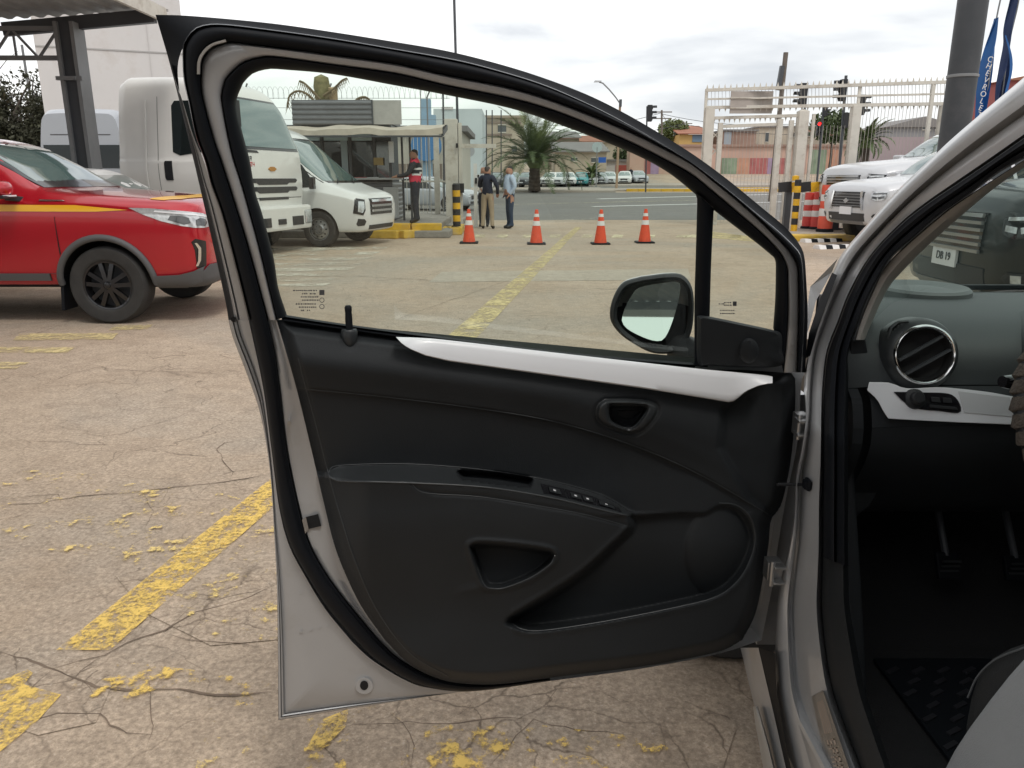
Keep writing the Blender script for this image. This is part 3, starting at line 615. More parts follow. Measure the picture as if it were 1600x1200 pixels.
def drel0(P):
    x = np.clip((P[:, 0] - us[0]) / ST, 0, len(us) - 1.001); y = np.clip((P[:, 1] - vs_[0]) / ST, 0, len(vs_) - 1.001); i = x.astype(int); j = y.astype(int); fx, fy = x - i, y - j
    return D[j, i] * (1 - fx) * (1 - fy) + D[j, i + 1] * fx * (1 - fy) + D[j + 1, i] * (1 - fx) * fy + D[j + 1, i + 1] * fx * fy
edge_highlight('armrest_edge', [(514, 743), (522, 749), (540, 752), (640, 754.5), (760, 761.5), (860, 777.5), (940, 796.5), (982, 806)], .0008, .0016)
edge_highlight('armrest_seam', [(514, 738), (530, 727.5), (640, 725), (760, 734.5), (860, 751), (940, 773), (984, 798)], .0006, .0009)
edge_highlight('armrest_lip', [(644, 756), (652, 765), (664, 770), (690, 772.5), (760, 777.5), (900, 801), (984, 823)], .0006, .0008)
edge_highlight('trim_crease', [(478, 608), (600, 620), (760, 640), (880, 662), (1000, 700), (1100, 745), (1200, 803)], .0006, .0009)
edge_highlight('pocket_edge', [(800, 974), (815, 983), (850, 985), (950, 970), (1068, 946.5), (1122, 931), (1155, 905), (1175, 867), (1180, 835), (1171, 806), (1150, 789), (1124, 786)], .0005, .0014)
edge_highlight('map_pocket_edge', [(745, 886), (757, 914), (770, 919.5), (790, 918), (830, 902), (859, 882), (867, 868)], .0006, .0012)
edge_highlight('handle_edge', HB + [HB[0]], .0004, .0010)
edge_highlight('recess_edge', HR + [HR[0]], .0012, .0008)
edge_highlight('trim_flank_edge', [(466, 560), (490, 650), (512, 735), (530, 800), (556, 880), (590, 955), (640, 1020), (700, 1056)], .0004, .0010)
# the real inside handle paddle in its recess
pad('inside_handle', [(962, 640), (1000, 641), (990, 656), (968, 655)], [(1, -.012), (.95, .0), (.6, .003)], BLACKP, n=40)
# white accent strip
ACC = [(619, 526.5), (660, 528), (700, 531.5), (850, 549), (1000, 566), (1100, 577), (1201, 587), (1203, 594), (1202, 599)]
ACCB = [(1172, 608), (1150, 626), (1140, 629), (1000, 606), (850, 585), (700, 564), (664, 555), (643, 547), (628, 537)]
AP = np.vstack([spline(ACC, 60), spline([(1202, 599), (1185, 603), (1165, 612), (1150, 626), (1142, 629)], 20)[1:], spline([(1142, 629), (1000, 606), (850, 585), (700, 564), (664, 555), (643, 546), (628, 537), (619, 526.5)], 70)[1:-1]])
tt = np.array([dsurf(u, v, 0) for u, v in AP])
def drel(P):   # trim relief under a pixel
    x = np.clip((P[:, 0] - us[0]) / ST, 0, len(us) - 1.001); y = np.clip((P[:, 1] - vs_[0]) / ST, 0, len(vs_) - 1.001); i = x.astype(int); j = y.astype(int); fx, fy = x - i, y - j
    return D[j, i] * (1 - fx) * (1 - fy) + D[j, i + 1] * fx * (1 - fy) + D[j + 1, i] * (1 - fx) * fy + D[j + 1, i + 1] * fx * fy
topl = spline(ACC, 80); botl = spline([(619, 526.5), (628, 537), (643, 546), (664, 555), (700, 564), (850, 585), (1000, 606), (1142, 629), (1165, 612), (1202, 599)], 200)
bx = np.linspace(0, 1, 80); botm = []
for (u, v) in topl:
    uu = np.interp(u, [619, 1000, 1142], [619, 1000, 1142]); vbm = np.interp(u, [619, 622, 628, 635, 643, 664, 700, 850, 1000, 1100, 1142, 1150, 1165, 1185, 1203], [527, 531, 537, 542, 546.5, 555.5, 564, 585, 606, 622, 629, 625, 612, 603, 599]); botm.append((u, vbm))
botm = np.array(botm); rows = []
for s, dd in ((0, -.004), (.0, .006), (.06, .009), (.25, .010), (.5, .0105), (.75, .010), (.95, .009), (1, .006), (1, -.004)):
    q = topl + (botm - topl) * s; qq = q.copy(); rows.append(dsurf(q[:, 0], q[:, 1], .004 + .020 * s + .012 + dd - .006))
mb = MB(); mb.grid(np.stack(rows, 1)); mb.build('accent_strip', WHITEP, door, world=True, smooth=45)
# lock pin with its collar
p = dsurf(545, 512, .0); q = dsurf(545, 484, .0)
mb = MB(); mb.lathe([(0, -.012), (.0062, -.012), (.0062, .012), (.0056, .022), (.0062, .026), (.0062, .031), (.004, .034), (0, .034)], 16, Matrix.Translation(Vector(V3(dsurf(545.5, 508, -.004))))); mb.build('lock_pin', RUBBER, door, world=True, smooth=40)
mb = MB(); mb.lathe([(.0055, .0), (.012, .0), (.0145, -.004), (.013, -.020), (.008, -.034), (0, -.038)], 20, Matrix.Translation(Vector(V3(dsurf(545.5, 514, -.004))))); mb.build('lock_collar', TRIM2, door, world=True, smooth=50)
# window switches on the armrest
def relief(name, px, h0, h1, m, bevel=.0006):
    P = np.array(px, float); d = drel(P) - .006; a = dsurf(P[:, 0], P[:, 1], d + h1); b = dsurf(P[:, 0], P[:, 1], d + h0); n = len(P); mb = MB()
    mb.add(list(a) + list(b), [tuple(range(n)), tuple(range(2 * n - 1, n - 1, -1))] + [(i, n + i, n + (i + 1) % n, (i + 1) % n) for i in range(n)]); return mb.build(name, m, door, world=True, bevel=bevel)
def armq(s0, s1, t0, t1):
    out = []
    for s_, t_ in ((s0, t0), (s1, t0), (s1, t1), (s0, t1)):
        b_ = np.interp(s_, [512, 530, 640, 760, 860, 940, 985], [737, 728, 725.5, 735, 752, 774, 800]); f_ = np.interp(s_, [512, 530, 640, 760, 860, 940, 985], [744, 750, 753, 760, 776, 795, 806]); out.append((s_ + 8 * (t_ - .5), b_ + (f_ - b_) * t_))
    return out
for k, (a_, b_) in enumerate(((846, 884), (884, 930), (930, 970))): relief('switch_plate', armq(a_ + .5, b_ - .5, .22, .86), -.004, .0025, BLACKG)
for a_, b_ in ((858, 876), (892, 908), (911, 926), (936, 960)): relief('window_switch', armq(a_, b_, .36, .70), -.002, .007, TRIM2); relief('switch_mark', armq((a_ + b_) / 2 - 2.5, (a_ + b_) / 2 + 1.5, .46, .56), .0, .0076, WHITEP, 0)
# glass maker's stamps: small printed marks
STAMP = mat('stamp_ink', (.09, .09, .095), .6)
def stamp(px, d=-.0285): 
    P = np.array(px, float); a = dsurf(P[:, 0], P[:, 1], np.full(len(P), d)); return list(a)
mb = MB()
def row(u0, u1, v, hh, seed):
    r_ = random.Random(seed); u = u0
    while u < u1:
        w = r_.uniform(1.2, 3.2)
        mb.add(stamp([(u, v), (u + w, v), (u + w, v + hh), (u, v + hh)]), [(0, 1, 2, 3)]); u += w + r_.uniform(.5, 1.4)
for k, (a, b, v) in enumerate(((458, 495, 453), (472, 480, 458), (484, 494, 458), (470, 495, 463), (472, 495, 468), (462, 494, 474), (467, 494, 479), (470, 473, 484), (480, 484, 484))): row(a, b, v, 1.9, k)
mb.add(stamp([(499, 453), (507, 453), (507, 461), (499, 461)]), [(0, 1, 2, 3)])
for (cx, cy) in ((503, 469), (503, 479)):
    e1 = ell(cx, cy, 4, 4, 14); e2 = ell(cx, cy, 3, 3, 14); mb.grid(np.stack([np.vstack([dsurf(e1[:, 0], e1[:, 1], -.0285)] ), dsurf(e2[:, 0], e2[:, 1], -.0285)], 0), wrap=True)
for k, (a, b, v) in enumerate(((1123, 1130, 474), (1131, 1143, 472), (1131, 1143, 476), (1125, 1148, 484), (1125, 1146, 489))): row(a, b, v, 1.7, 40 + k)
mb.add(stamp([(1145, 471), (1151, 471), (1151, 478), (1145, 478)]), [(0, 1, 2, 3)])
mb.build('glass_stamp', STAMP, door, world=True, recalc=False)['kind'] = 'stuff'
# hinges and check strap
def wbox(name, u, v, Y, size, m, rz=0, bevel=.004):
    mb = MB(); mb.box(atY(u, v, Y), size, rz); return mb.build(name, m, door, world=True, bevel=bevel)
h1 = sub('door_hinge', door); h1.parent = door
mb = MB(); c = atY(1210, 888, 1.46); mb.box(c + np.array([-.004, 0, 0]), (.030, .03, .042)); mb.box(c + np.array([.0, -.02, .017]), (.024, .03, .006)); mb.box(c + np.array([0, -.02, -.017]), (.024, .03, .006)); mb.tube([c + np.array([-.012, -.022, -.028]), c + np.array([-.012, -.022, .028])], .006, 10); mb.build('door_hinge', STEEL, door, world=True, smooth=40, bevel=.002)
mb = MB(); c = atY(1250, 662, 1.47); mb.box(c, (.022, .03, .044)); mb.box(c + np.array([-.006, -.02, .014]), (.02, .03, .006)); mb.box(c + np.array([-.006, -.02, -.014]), (.02, .03, .006)); mb.tube([c + np.array([-.01, -.022, -.026]), c + np.array([-.01, -.022, .026])], .005, 10); mb.build('door_hinge', STEEL, door, world=True, smooth=40, bevel=.002)
bpy.data.objects.remove(h1)
mb = MB(); mb.tube([atY(1215, 757, 1.42), atY(1252, 757, 1.44), atY(1268, 757, 1.45)], .0035, 8); mb.build('check_strap', BLACKP, door, world=True)
mb = MB(); c = atY(1267, 757, 1.43); mb.box(c, (.030, .02, .018)); mb.box(c + np.array([-.008, -.004, .002]), (.008, .022, .024)); mb.box(c + np.array([.008, -.004, 0]), (.010, .022, .022)); mb.build('check_strap_boot', RUBBER, door, world=True, bevel=.004)
# door mirror beyond the glass
MH = [(1003, 434), (1045, 429), (1068, 432), (1082, 452), (1084, 490), (1078, 525), (1060, 548), (1035, 553), (1010, 548), (975, 527), (958, 508), (954, 490), (960, 465), (975, 443)]
mring = spline(MH + [MH[0]], 61)[:-1]; mc = mring.mean(0)
def mpt(P, dY): return atY(P[:, 0], P[:, 1], dY)
mnrm = None
rows = []
for s, Y, off in ((.86, 1.672, 0), (.94, 1.662, 0), (1.0, 1.668, 0), (1.015, 1.685, 0), (1.0, 1.71, 0), (.92, 1.75, 0), (.75, 1.785, 4), (.45, 1.80, 8), (.1, 1.805, 10)):
    q = mc + (mring - mc) * s + np.array([off, 0]); base = atY(q[:, 0], q[:, 1], 1.668); fwd = np.array([.10, 1, -.02]); rows.append(base + fwd * (Y - 1.668))
mb = MB(); mb.grid(np.stack(rows, 0), wrap=True)
for i, f in enumerate(mb.f):
    c = np.mean([mb.v[k] for k in f], 0); ring = i // 60
    mb.mi[i] = 1 if (ring >= 3 and (c[2] > rows[0][:, 2].mean() + .0)) else 0
mb.build('mirror_housing', [BLACKP, WHITE], door, world=True, smooth=50)
MG = [(992, 454), (1003, 448), (1030, 443), (1056, 440), (1063, 446), (1060, 470), (1050, 504), (1040, 526), (1030, 533), (1010, 529), (985, 517), (974, 507), (972, 496), (980, 474)]
mg = spline(MG + [MG[0]], 41)[:-1]
cen = atY(1018, 488, 1.676)
dcam = cen - CAM; dcam /= np.linalg.norm(dcam)
tgt = np.array([-.30, -.94, .128]); tgt /= np.linalg.norm(tgt)
mn = tgt - dcam; mn /= np.linalg.norm(mn)
def onplane(u, v, c, n):
    r = ray(u, v); t = ((c - CAM) @ n) / (r @ n); return CAM + r * np.asarray(t)[..., None]
MIRR = mat('mirror_silvering', (.72, .76, .75), .015, 1.0)
mp = onplane(mg[:, 0], mg[:, 1], cen, mn); mb = MB(); mb.add(list(mp) + list(mp - mn * .006), [tuple(range(40))] + [(i, 40 + i, 40 + (i + 1) % 40, (i + 1) % 40) for i in range(40)]); mb.build('mirror_glass', MIRR, door, world=True)
arm_ = [atY(1062, 545, 1.70), atY(1090, 560, 1.64), atY(1120, 560, 1.60)]
mb = MB(); mb.tube(arm_, [.035, .04, .035], 14); mb.build('mirror_arm', BLACKP, door, world=True, smooth=60)
# ---------------------------------------------------------------- silver car: body opening, cabin, rest of the shell
def bsurf(u, v, e=0.0):
    r = ray(u, v); t = .6 / r[..., 0]
    for _ in range(30):
        z = CAM_H + t * r[..., 2]; q = np.maximum(0, z - .93); t = (.56 + .30 * q + e) / r[..., 0]
    return CAM + r * np.asarray(t)[..., None]
NB = 120
QA = spline([(1246, 1240), (1236, 1200), (1222, 1130), (1213, 1080), (1211, 1020), (1214, 950), (1222, 900), (1233, 850), (1241, 800), (1243, 745), (1251, 705), (1258, 650), (1256, 600), (1262, 550), (1272, 505), (1286, 460), (1312, 402), (1355, 350), (1398, 302), (1450, 252), (1503, 203), (1620, 104)], NB)
QG = spline([(1290, 1240), (1281, 1200), (1258, 1130), (1243, 1080), (1237, 1020), (1234, 950), (1238, 900), (1244, 850), (1247, 800), (1250, 745), (1258, 705), (1265, 650), (1267, 600), (1273, 550), (1288, 505), (1306, 460), (1335, 405), (1376, 358), (1422, 312), (1478, 264), (1533, 222), (1620, 160)], NB)
QB = spline([(1358, 1240), (1345, 1200), (1318, 1130), (1301, 1080), (1290, 1020), (1283, 950), (1284, 900), (1285, 850), (1285, 800), (1286, 745), (1286, 705), (1286, 650), (1288, 600), (1294, 550), (1311, 505), (1328, 460), (1360, 403), (1403, 356), (1442, 324), (1495, 288), (1547, 253), (1620, 202)], NB)
QC = spline([(1408, 1240), (1392, 1200), (1368, 1130), (1352, 1080), (1340, 1020), (1328, 950), (1326, 900), (1325, 850), (1325, 800), (1325, 745), (1325, 705), (1325, 650), (1326, 600), (1328, 550), (1343, 505), (1360, 462), (1390, 408), (1429, 372), (1469, 337), (1519, 302), (1563, 269), (1620, 238)], NB)
band('sill_flange', QA, QG, [(0, .035), (.10, .014), (.24, .003), (.5, .006), (.8, .012), (.92, .022), (1, .030)], SILVER, car, fn=bsurf, smooth=50)
band('pillar_jamb', QG, QB, [(0, .030), (.08, .034), (.16, .026), (.5, .030), (.85, .036), (1, .06)], SILVER, car, fn=bsurf, smooth=50)
band('opening_seal', QB[38:], QC[38:], [(0, .07), (.05, .040), (.25, .030), (.45, .036), (.5, .048), (.6, .040), (.85, .045), (1, .09)], RUBBER, car, fn=bsurf, smooth=50)
band('sill_cover', QB[:39], QC[:39], [(0, .07), (.05, .044), (.3, .040), (.8, .050), (1, .12)], TRIM, car, fn=bsurf, smooth=50)
# A-pillar inner trim and the dark return below it
QD = spline([(1352, 531), (1362, 505), (1387, 452), (1411, 423), (1456, 378), (1545, 301), (1600, 262), (1640, 238)], 60)
QC2 = spline([(1336, 531), (1343, 505), (1360, 462), (1390, 408), (1469, 337), (1519, 302), (1600, 250), (1640, 225)], 60)
band('pillar_trim', QC2, QD, [(0, .07), (.1, .062), (.5, .07), (.92, .09), (1, .13)], GREYP, car, fn=bsurf, smooth=60)
# cowl quarter beyond the pillar foot: bright wing corner and black gap
mb = MB(); mb.add([bsurf(1258, 500, .01), bsurf(1266, 448, .01), bsurf(1309, 404, .01), bsurf(1300, 425, .02), bsurf(1275, 470, .02), bsurf(1262, 520, .02)], [(0, 1, 2, 3, 4, 5)])
mb.build('wing_corner', SILVER, car, world=True)
mb = MB(); mb.add([bsurf(u, v, -.004) for u, v in ((1300, 426), (1308, 430), (1290, 480), (1276, 520), (1266, 556), (1258, 560), (1264, 520), (1282, 465))], [tuple(range(8))]); mb.build('pillar_gap_seal', RUBBER, car, world=True)
# side of the rocker below the sill
R0 = spline([(1185, 1012), (1196, 1060), (1210, 1120), (1228, 1200), (1238, 1240)], 30); R1 = spline([(1211, 1020), (1214, 1080), (1222, 1130), (1236, 1200), (1246, 1240)], 30)
band('rocker_seal', R0, R1, [(0, .0), (.5, -.006), (1, -.012)], RUBBER, car, fn=bsurf)
R2 = spline([(1157, 1012), (1168, 1060), (1183, 1120), (1203, 1200), (1213, 1240)], 30)
band('rocker_panel', R2, R0, [(0, .06), (.1, .02), (.5, -.005), (1, -.002)], SILVER, car, fn=bsurf)
M0 = spline([(1177, 1104), (1180, 1130), (1189, 1180), (1200, 1240)], 20); M1 = spline([(1184, 1104), (1192, 1130), (1206, 1180), (1220, 1240)], 20)
band('rocker_moulding', M0, M1, [(0, -.01), (.15, -.022), (.5, -.026), (.85, -.022), (1, -.005)], GREYP, car, fn=bsurf, smooth=60)
# scuff plate with its embossed lettering
K0 = np.array([(1268, 1088), (1286, 1078), (1340, 1240), (1300, 1240)], float)
mb = MB(); a = bsurf(K0[:, 0], K0[:, 1], .024); b = bsurf(K0[:, 0], K0[:, 1], .034); mb.add(list(a) + list(b), [(0, 1, 2, 3), (0, 4, 5, 1), (1, 5, 6, 2), (2, 6, 7, 3), (3, 7, 4, 0)]); mb.build('scuff_plate', STEEL, car, world=True, bevel=.002)
SCUF = mat('scuff_print', (.50, .42, .36), .5, .2)
mb = MB()
def kp(s, w):   # s down the plate, w across
    top = K0[0] + (K0[1] - K0[0]) * w; bot = K0[3] + (K0[2] - K0[3]) * w; q = top + (bot - top) * s; return bsurf(q[0], q[1], .0235)
for i in range(5): mb.add([kp(.08, .30 + .1 * i), kp(.08, .36 + .1 * i), kp(.40, .36 + .1 * i), kp(.40, .30 + .1 * i)], [(0, 1, 2, 3)])
for i, ch in enumerate('SPARK'):
    s = .46 + i * .085
    G = {'S': [(0, 0, 1, .2), (0, .4, 1, .6), (0, .8, 1, 1), (0, 0, .2, .5), (.8, .5, 1, 1)], 'P': [(0, 0, .2, 1), (0, 0, 1, .2), (.8, 0, 1, .55), (0, .4, 1, .58)], 'A': [(0, 0, .2, 1), (.8, 0, 1, 1), (0, 0, 1, .2), (0, .45, 1, .6)], 'R': [(0, 0, .2, 1), (0, 0, 1, .2), (.8, 0, 1, .5), (0, .42, 1, .58), (.65, .55, .9, 1)], 'K': [(0, 0, .2, 1), (.2, .4, .6, .6), (.6, 0, .9, .45), (.6, .55, .9, 1)]}[ch]
    for x0, y0, x1, y1 in G: mb.add([kp(s + .06 * x0, .75 - .45 * y0), kp(s + .06 * x1, .75 - .45 * y0), kp(s + .06 * x1, .75 - .45 * y1), kp(s + .06 * x0, .75 - .45 * y1)], [(0, 1, 2, 3)])
mb.build('scuff_lettering', SCUF, car, world=True, recalc=False)
# ---- dashboard: one profile swept across the cabin
DASH = mat('dash_plastic', (.044, .050, .052), .5, spec=.45, bump=.15, bscale=900)
prof = spline([(2.02, 1.112), (1.85, 1.128), (1.70, 1.132), (1.58, 1.118), (1.515, 1.085), (1.487, 1.045), (1.477, 1.005)], 26)
prof2 = spline([(1.477, 1.003), (1.452, .985), (1.435, .945), (1.432, .935)], 8)
prof3 = spline([(1.432, .934), (1.430, .90), (1.445, .85), (1.49, .78), (1.56, .70), (1.70, .64)], 16)
def sweep(name, pr, x0, x1, m, parent, n=18):
    xs = np.linspace(x0, x1, n); mb = MB()
    G = np.array([[[x + max(0, y - 1.5) * .27 * (x1 - x) / (x1 - x0), y, z - .012 * max(0, (.80 - x)) ** 1 * 4 * (1 if z > .9 else 0)] for y, z in pr] for x in xs]); mb.grid(G); return mb.build(name, m, parent, world=True, smooth=40)
dash = sweep('dashboard', prof, .665, 2.1, DASH, car)
sweep('dash_knee_panel', prof3, .70, 2.1, TRIM, car)
sweep('dash_shelf', prof2, .70, 2.1, TRIM, car)
side = [(.664, y, z - .012 * .135 * 4 * (1 if z > .9 else 0)) for y, z in np.vstack([prof, prof2, prof3])] + [(.664, 2.02, .64)]
side = [(x + max(0, y - 1.5) * .27, y, z) for x, y, z in side]
mb = MB(); mb.prism(side, (.02, 0, 0)); mb.build('dash_side', TRIM, car, world=True)
# dash side lower cheek that narrows down to the sill
ck = [atY(u, v, 1.50) for u, v in ((1330, 532), (1352, 530), (1358, 560), (1362, 600), (1358, 606), (1385, 655), (1398, 690), (1393, 730), (1360, 790), (1326, 818), (1320, 700))]
mb = MB(); mb.prism(ck, (.03, .10, 0)); mb.build('dash_cheek', TRIM, car, world=True, bevel=.004)
# round vent
def frameM(c, n, up=(0, 0, 1)):
    n = Vector(V3(n)).normalized(); x = Vector(up).cross(n).normalized(); y = n.cross(x)
    M = Matrix((x, y, n)).transposed().to_4x4(); M.translation = Vector(V3(c)); return M
vc_ = atY(1442, 554, 1.470); VM = frameM(vc_, (-.10, -1, .22))
vent = sub('air_vent', car)
mb = MB(); mb.lathe([(.076, -.06), (.073, -.02), (.066, .0), (.058, .006)], 40, VM); mb.build('vent_pod', TRIM2, vent, world=True, smooth=50)
mb = MB(); mb.lathe([(.0585, .004), (.0580, .010), (.0545, .013), (.0510, .010), (.0500, .002)], 48, VM); mb.build('vent_ring', CHROME, vent, world=True, smooth=60)
mb = MB(); mb.lathe([(.050, .004), (.046, -.012), (0, -.018)], 36, VM); mb.build('vent_barrel', DARK, vent, world=True, smooth=40)
for k in (-.016, .014):
    a = VM @ Vector((-.046 * math.cos(.55) - k * math.sin(.55), -.046 * math.sin(.55) + k * math.cos(.55), .004)); b = VM @ Vector((.046 * math.cos(.55) - k * math.sin(.55), .046 * math.sin(.55) + k * math.cos(.55), .004))
    mb = MB(); mb.bar(a, b, .0045, .012, up=tuple(VM.to_3x3() @ Vector((0, 0, 1)))); mb.build('vent_slat', mat('vent_slat_plastic', (.06, .065, .07), .3), vent, world=True)
for s in ():
    a = VM @ Vector((.034 * s, -.036, .001)); b = VM @ Vector((.034 * s, .036, .001)); mb = MB(); mb.bar(a, b, .003, .010, up=tuple(VM.to_3x3() @ Vector((0, 0, 1)))); mb.build('vent_slat', BLACKG, vent, world=True)
# demister grille
dg = sub('demister_grille', car)
gp = [(1388, 528), (1393, 512), (1404, 503), (1418, 502), (1429, 510), (1412, 518), (1400, 528), (1390, 533)]
mb = MB(); mb.prism([atY(u, v, 1.498) for u, v in gp], (0, .012, -.002)); mb.build('grille_opening', DARK, dg, world=True)
for i in range(5):
    u0, v0, u1, v1 = 1389 + i * 4.2, 523 - i * 4.6, 1400 + i * 6.0, 530 - i * 4.8; mb = MB(); mb.bar(atY(u0, v0, 1.495), atY(u1, v1, 1.493), .0035, .006); mb.build('grille_slat', DASH, dg, world=True)
mb = MB(); rg = np.array([atY(u, v, 1.494) for u, v in gp]); mb.tube(list(rg), .003, 6, closed=True); mb.build('grille_rim', DASH, dg, world=True, smooth=60)
# tweeter disc on the dash top
SM = frameM((.99, 1.86, 1.131), (0, -.03, 1), (0, 1, 0))
mb = MB(); mb.lathe([(.105, -.004), (.105, .012), (.098, .018), (.085, .016), (.07, .010), (.045, .013), (0, .015)], 40, SM); mb.build('dash_speaker', mat('dash_speaker_plastic', (.11, .12, .12), .55), car, world=True, smooth=35)
# accent panel with switches
anr = np.array([0, -(.985 - .945), -(1.452 - 1.435)]); an = np.array([0, -.90, .42]); ac = np.array([.9, 1.446, .975])
def acc(u, v, h=0): return onplane(np.asarray(u, float), np.asarray(v, float), ac + an / np.linalg.norm(an) * h, an / np.linalg.norm(an))
def accpoly(name, px, h0, h1, m, bevel=0):
    P = np.array(px, float); a = acc(P[:, 0], P[:, 1], h1); b = acc(P[:, 0], P[:, 1], h0); n = len(P); mb = MB()
    mb.add(list(a) + list(b), [tuple(range(n)), tuple(range(2 * n - 1, n - 1, -1))] + [(i, n + i, n + (i + 1) % n, (i + 1) % n) for i in range(n)]); return mb.build(name, m, car, world=True, bevel=bevel)
AO = np.vstack([spline([(1358, 597), (1390, 598), (1405, 604), (1425, 607), (1470, 605), (1540, 612), (1585, 620)], 24), spline([(1585, 620), (1592, 640), (1600, 664)], 6)[1:], spline([(1600, 664), (1500, 660), (1420, 656), (1388, 654)], 14)[1:], spline([(1388, 654), (1380, 642), (1370, 624), (1355, 610)], 8)[1:]])
accpoly('dash_accent_panel', AO, -.02, .012, WHITEP, .0015)
accpoly('storage_lid', [(1497, 611), (1578, 621), (1588, 652), (1506, 645)], .005, .0135, mat('satin_accent', (.52, .53, .54), .45), .001)
accpoly('switch_bank', spline([(1396, 612), (1440, 613), (1488, 617), (1501, 644), (1465, 642), (1430, 638), (1412, 628), (1396, 612)], 40)[:-1], .008, .0145, BLACKG, .001)
KM = frameM(acc(1430, 623, .016), an); mb = MB(); mb.lathe([(.020, -.004), (.019, .002), (.013, .004), (.012, .014), (.010, .016), (0, .016)], 24, KM); mb.build('mirror_knob', BLACKP, car, world=True, smooth=35)
for px in ([(1452, 632), (1494, 636), (1497, 641), (1453, 637)], [(1455, 620), (1468, 621), (1470, 629), (1456, 628)], [(1473, 621), (1486, 622), (1488, 630), (1474, 629)]): accpoly('dash_button', px, .010, .018, BLACKP, .001)
# instrument hood, stalk, wheel
mb = MB(); hood = [(1.16 + .15 * math.cos(a), 1.47 - .05 * math.sin(a) * 0, 1.06 + .105 * math.sin(a)) for a in np.linspace(.35, math.pi + .05, 20)]
G = np.array([[(x, 1.40, z), (x, 1.42, z + .004), (x, 1.62, z - .02)] for x, y, z in hood]); mb.grid(G); mb.build('instrument_hood', DASH, car, world=True, smooth=50, solid=0)
WM = frameM((1.045, 1.24, 1.02), (0, -.92, .40)); wheel = sub('steering_wheel', car)
mb = MB(); N_ = 44; mb.tube([WM @ Vector((.186 * math.cos(2 * math.pi * i / N_), .186 * math.sin(2 * math.pi * i / N_), 0)) for i in range(N_)], .0165, 12, closed=True); mb.build('wheel_rim', BLACKP, wheel, world=True, smooth=60)
COVER = mat('knitted_cover', (.075, .062, .05), .85, var=.35, vscale=120, bump=.5, bscale=260)
mb = MB(); seg = 130
pts = [WM @ Vector(((.186 + .004 * math.sin(i * 2.1)) * math.cos(2 * math.pi * i / seg), (.186 + .004 * math.sin(i * 2.1)) * math.sin(2 * math.pi * i / seg), .003 * math.cos(i * 2.1))) for i in range(seg)]
mb.tube(pts, [.0185 + .0022 * math.sin(i * 2.1) for i in range(seg)], 10, closed=True); mb.build('wheel_cover', COVER, wheel, world=True, smooth=60)
mb = MB(); mb.lathe([(.07, -.03), (.07, .0), (.05, .014), (0, .018)], 28, WM)
for a in (0, math.pi, -math.pi / 2): mb.bar(WM @ Vector((.05 * math.cos(a), .05 * math.sin(a), 0)), WM @ Vector((.18 * math.cos(a), .18 * math.sin(a), 0)), .04, .014, up=tuple(WM.to_3x3() @ Vector((0, 0, 1))))
mb.build('wheel_hub', BLACKP, wheel, world=True, smooth=40)
mb = MB(); a = atY(1566, 596, 1.30); mb.tube([a, a + np.array([.015, .004, -.002]), a + np.array([.04, .015, -.006]), a + np.array([.14, .07, -.01])], [.010, .013, .009, .007], 12); mb.build('indicator_stalk', BLACKG, car, world=True, smooth=60)
mb = MB(); mb.tube([Vector((1.045, 1.26, 1.01)), Vector((1.045, 1.5, .92))], .045, 14); mb.build('steering_column', TRIM, car, world=True, smooth=60)
# floor, kick panel, pedals, seat
CARPET = mat('black_carpet', (.012, .012, .013), .95, bump=.4, bscale=300)
mb = MB(); mb.grid(np.array([[(x, y, z) for x in (.67, 1.1, 2.1)] for y, z in ((-1.2, .36), (1.55, .36), (1.9, .55), (2.05, .75))])); mb.build('floor_carpet', CARPET, car, world=True)
mb = MB(); mb.prism([(.672, 1.30, .37), (.672, 2.0, .37), (.672, 2.0, .9), (.672, 1.52, .9), (.672, 1.40, .62)], (.03, 0, 0)); mb.build('kick_panel', TRIM, car, world=True, bevel=.006)
mb = MB(); mb.grid(np.array([[(x, 2.02, z) for x in (.80, 2.15)] for z in (.36, 1.10)])); mb.build('bulkhead', DARK, car, world=True)
for (u, v, w, h) in ((1480, 884, .052, .062), (1588, 888, .058, .058)):
    c = atY(u, v, 1.62); pd = sub('pedal', car); mb = MB(); mb.box(c, (w, .014, h), rx=-.5); mb.build('pedal_pad', RUBBER, pd, world=True, bevel=.004)
    for i in range(4): mb = MB(); mb.box(c + np.array([0, -.009 - .002 * i, -.02 + .013 * i]), (w * .8, .006, .005), rx=-.5); mb.build('pad_rib', TRIM2, pd, world=True)
    mb = MB(); mb.tube([c + np.array([0, .01, .02]), c + np.array([0, .09, .14]), c + np.array([0, .10, .28])], .008, 8); mb.build('pedal_arm', DKST, pd, world=True)
SEAT = mat('grey_seat_fabric', (.30, .32, .34), .85, bump=.3, bscale=500, var=.05); SEATB = mat('black_seat_fabric', (.018, .02, .022), .8, bump=.3, bscale=400)
seat = sub('front_seat', car)
def blob(name, c, r, m, parent, p=3.0, rz=0, rx=0, n=28):
    """rounded cushion (superellipsoid)"""
    mb = MB(); M = Matrix.Translation(Vector(c)) @ Matrix.Rotation(rz, 4, 'Z') @ Matrix.Rotation(rx, 4, 'X'); f = lambda x: math.copysign(abs(x) ** (2 / p), x); G = []
    for i in range(n + 1):
        a = -math.pi / 2 + math.pi * i / n
        G.append([V3(M @ Vector((r[0] * f(math.cos(a)) * f(math.cos(b)), r[1] * f(math.cos(a)) * f(math.sin(b)), r[2] * f(math.sin(a))))) for b in np.linspace(0, 2 * math.pi, 2 * n, endpoint=False)])
    mb.grid(np.array(G), wrap=True); return mb.build(name, m, parent, world=True, smooth=70)
blob('seat_cushion', (1.05, .62, .52), (.24, .28, .10), SEATB, seat)
blob('seat_bolster', (.815, .60, .555), (.085, .34, .105), SEATB, seat, 2.6, rx=.06)
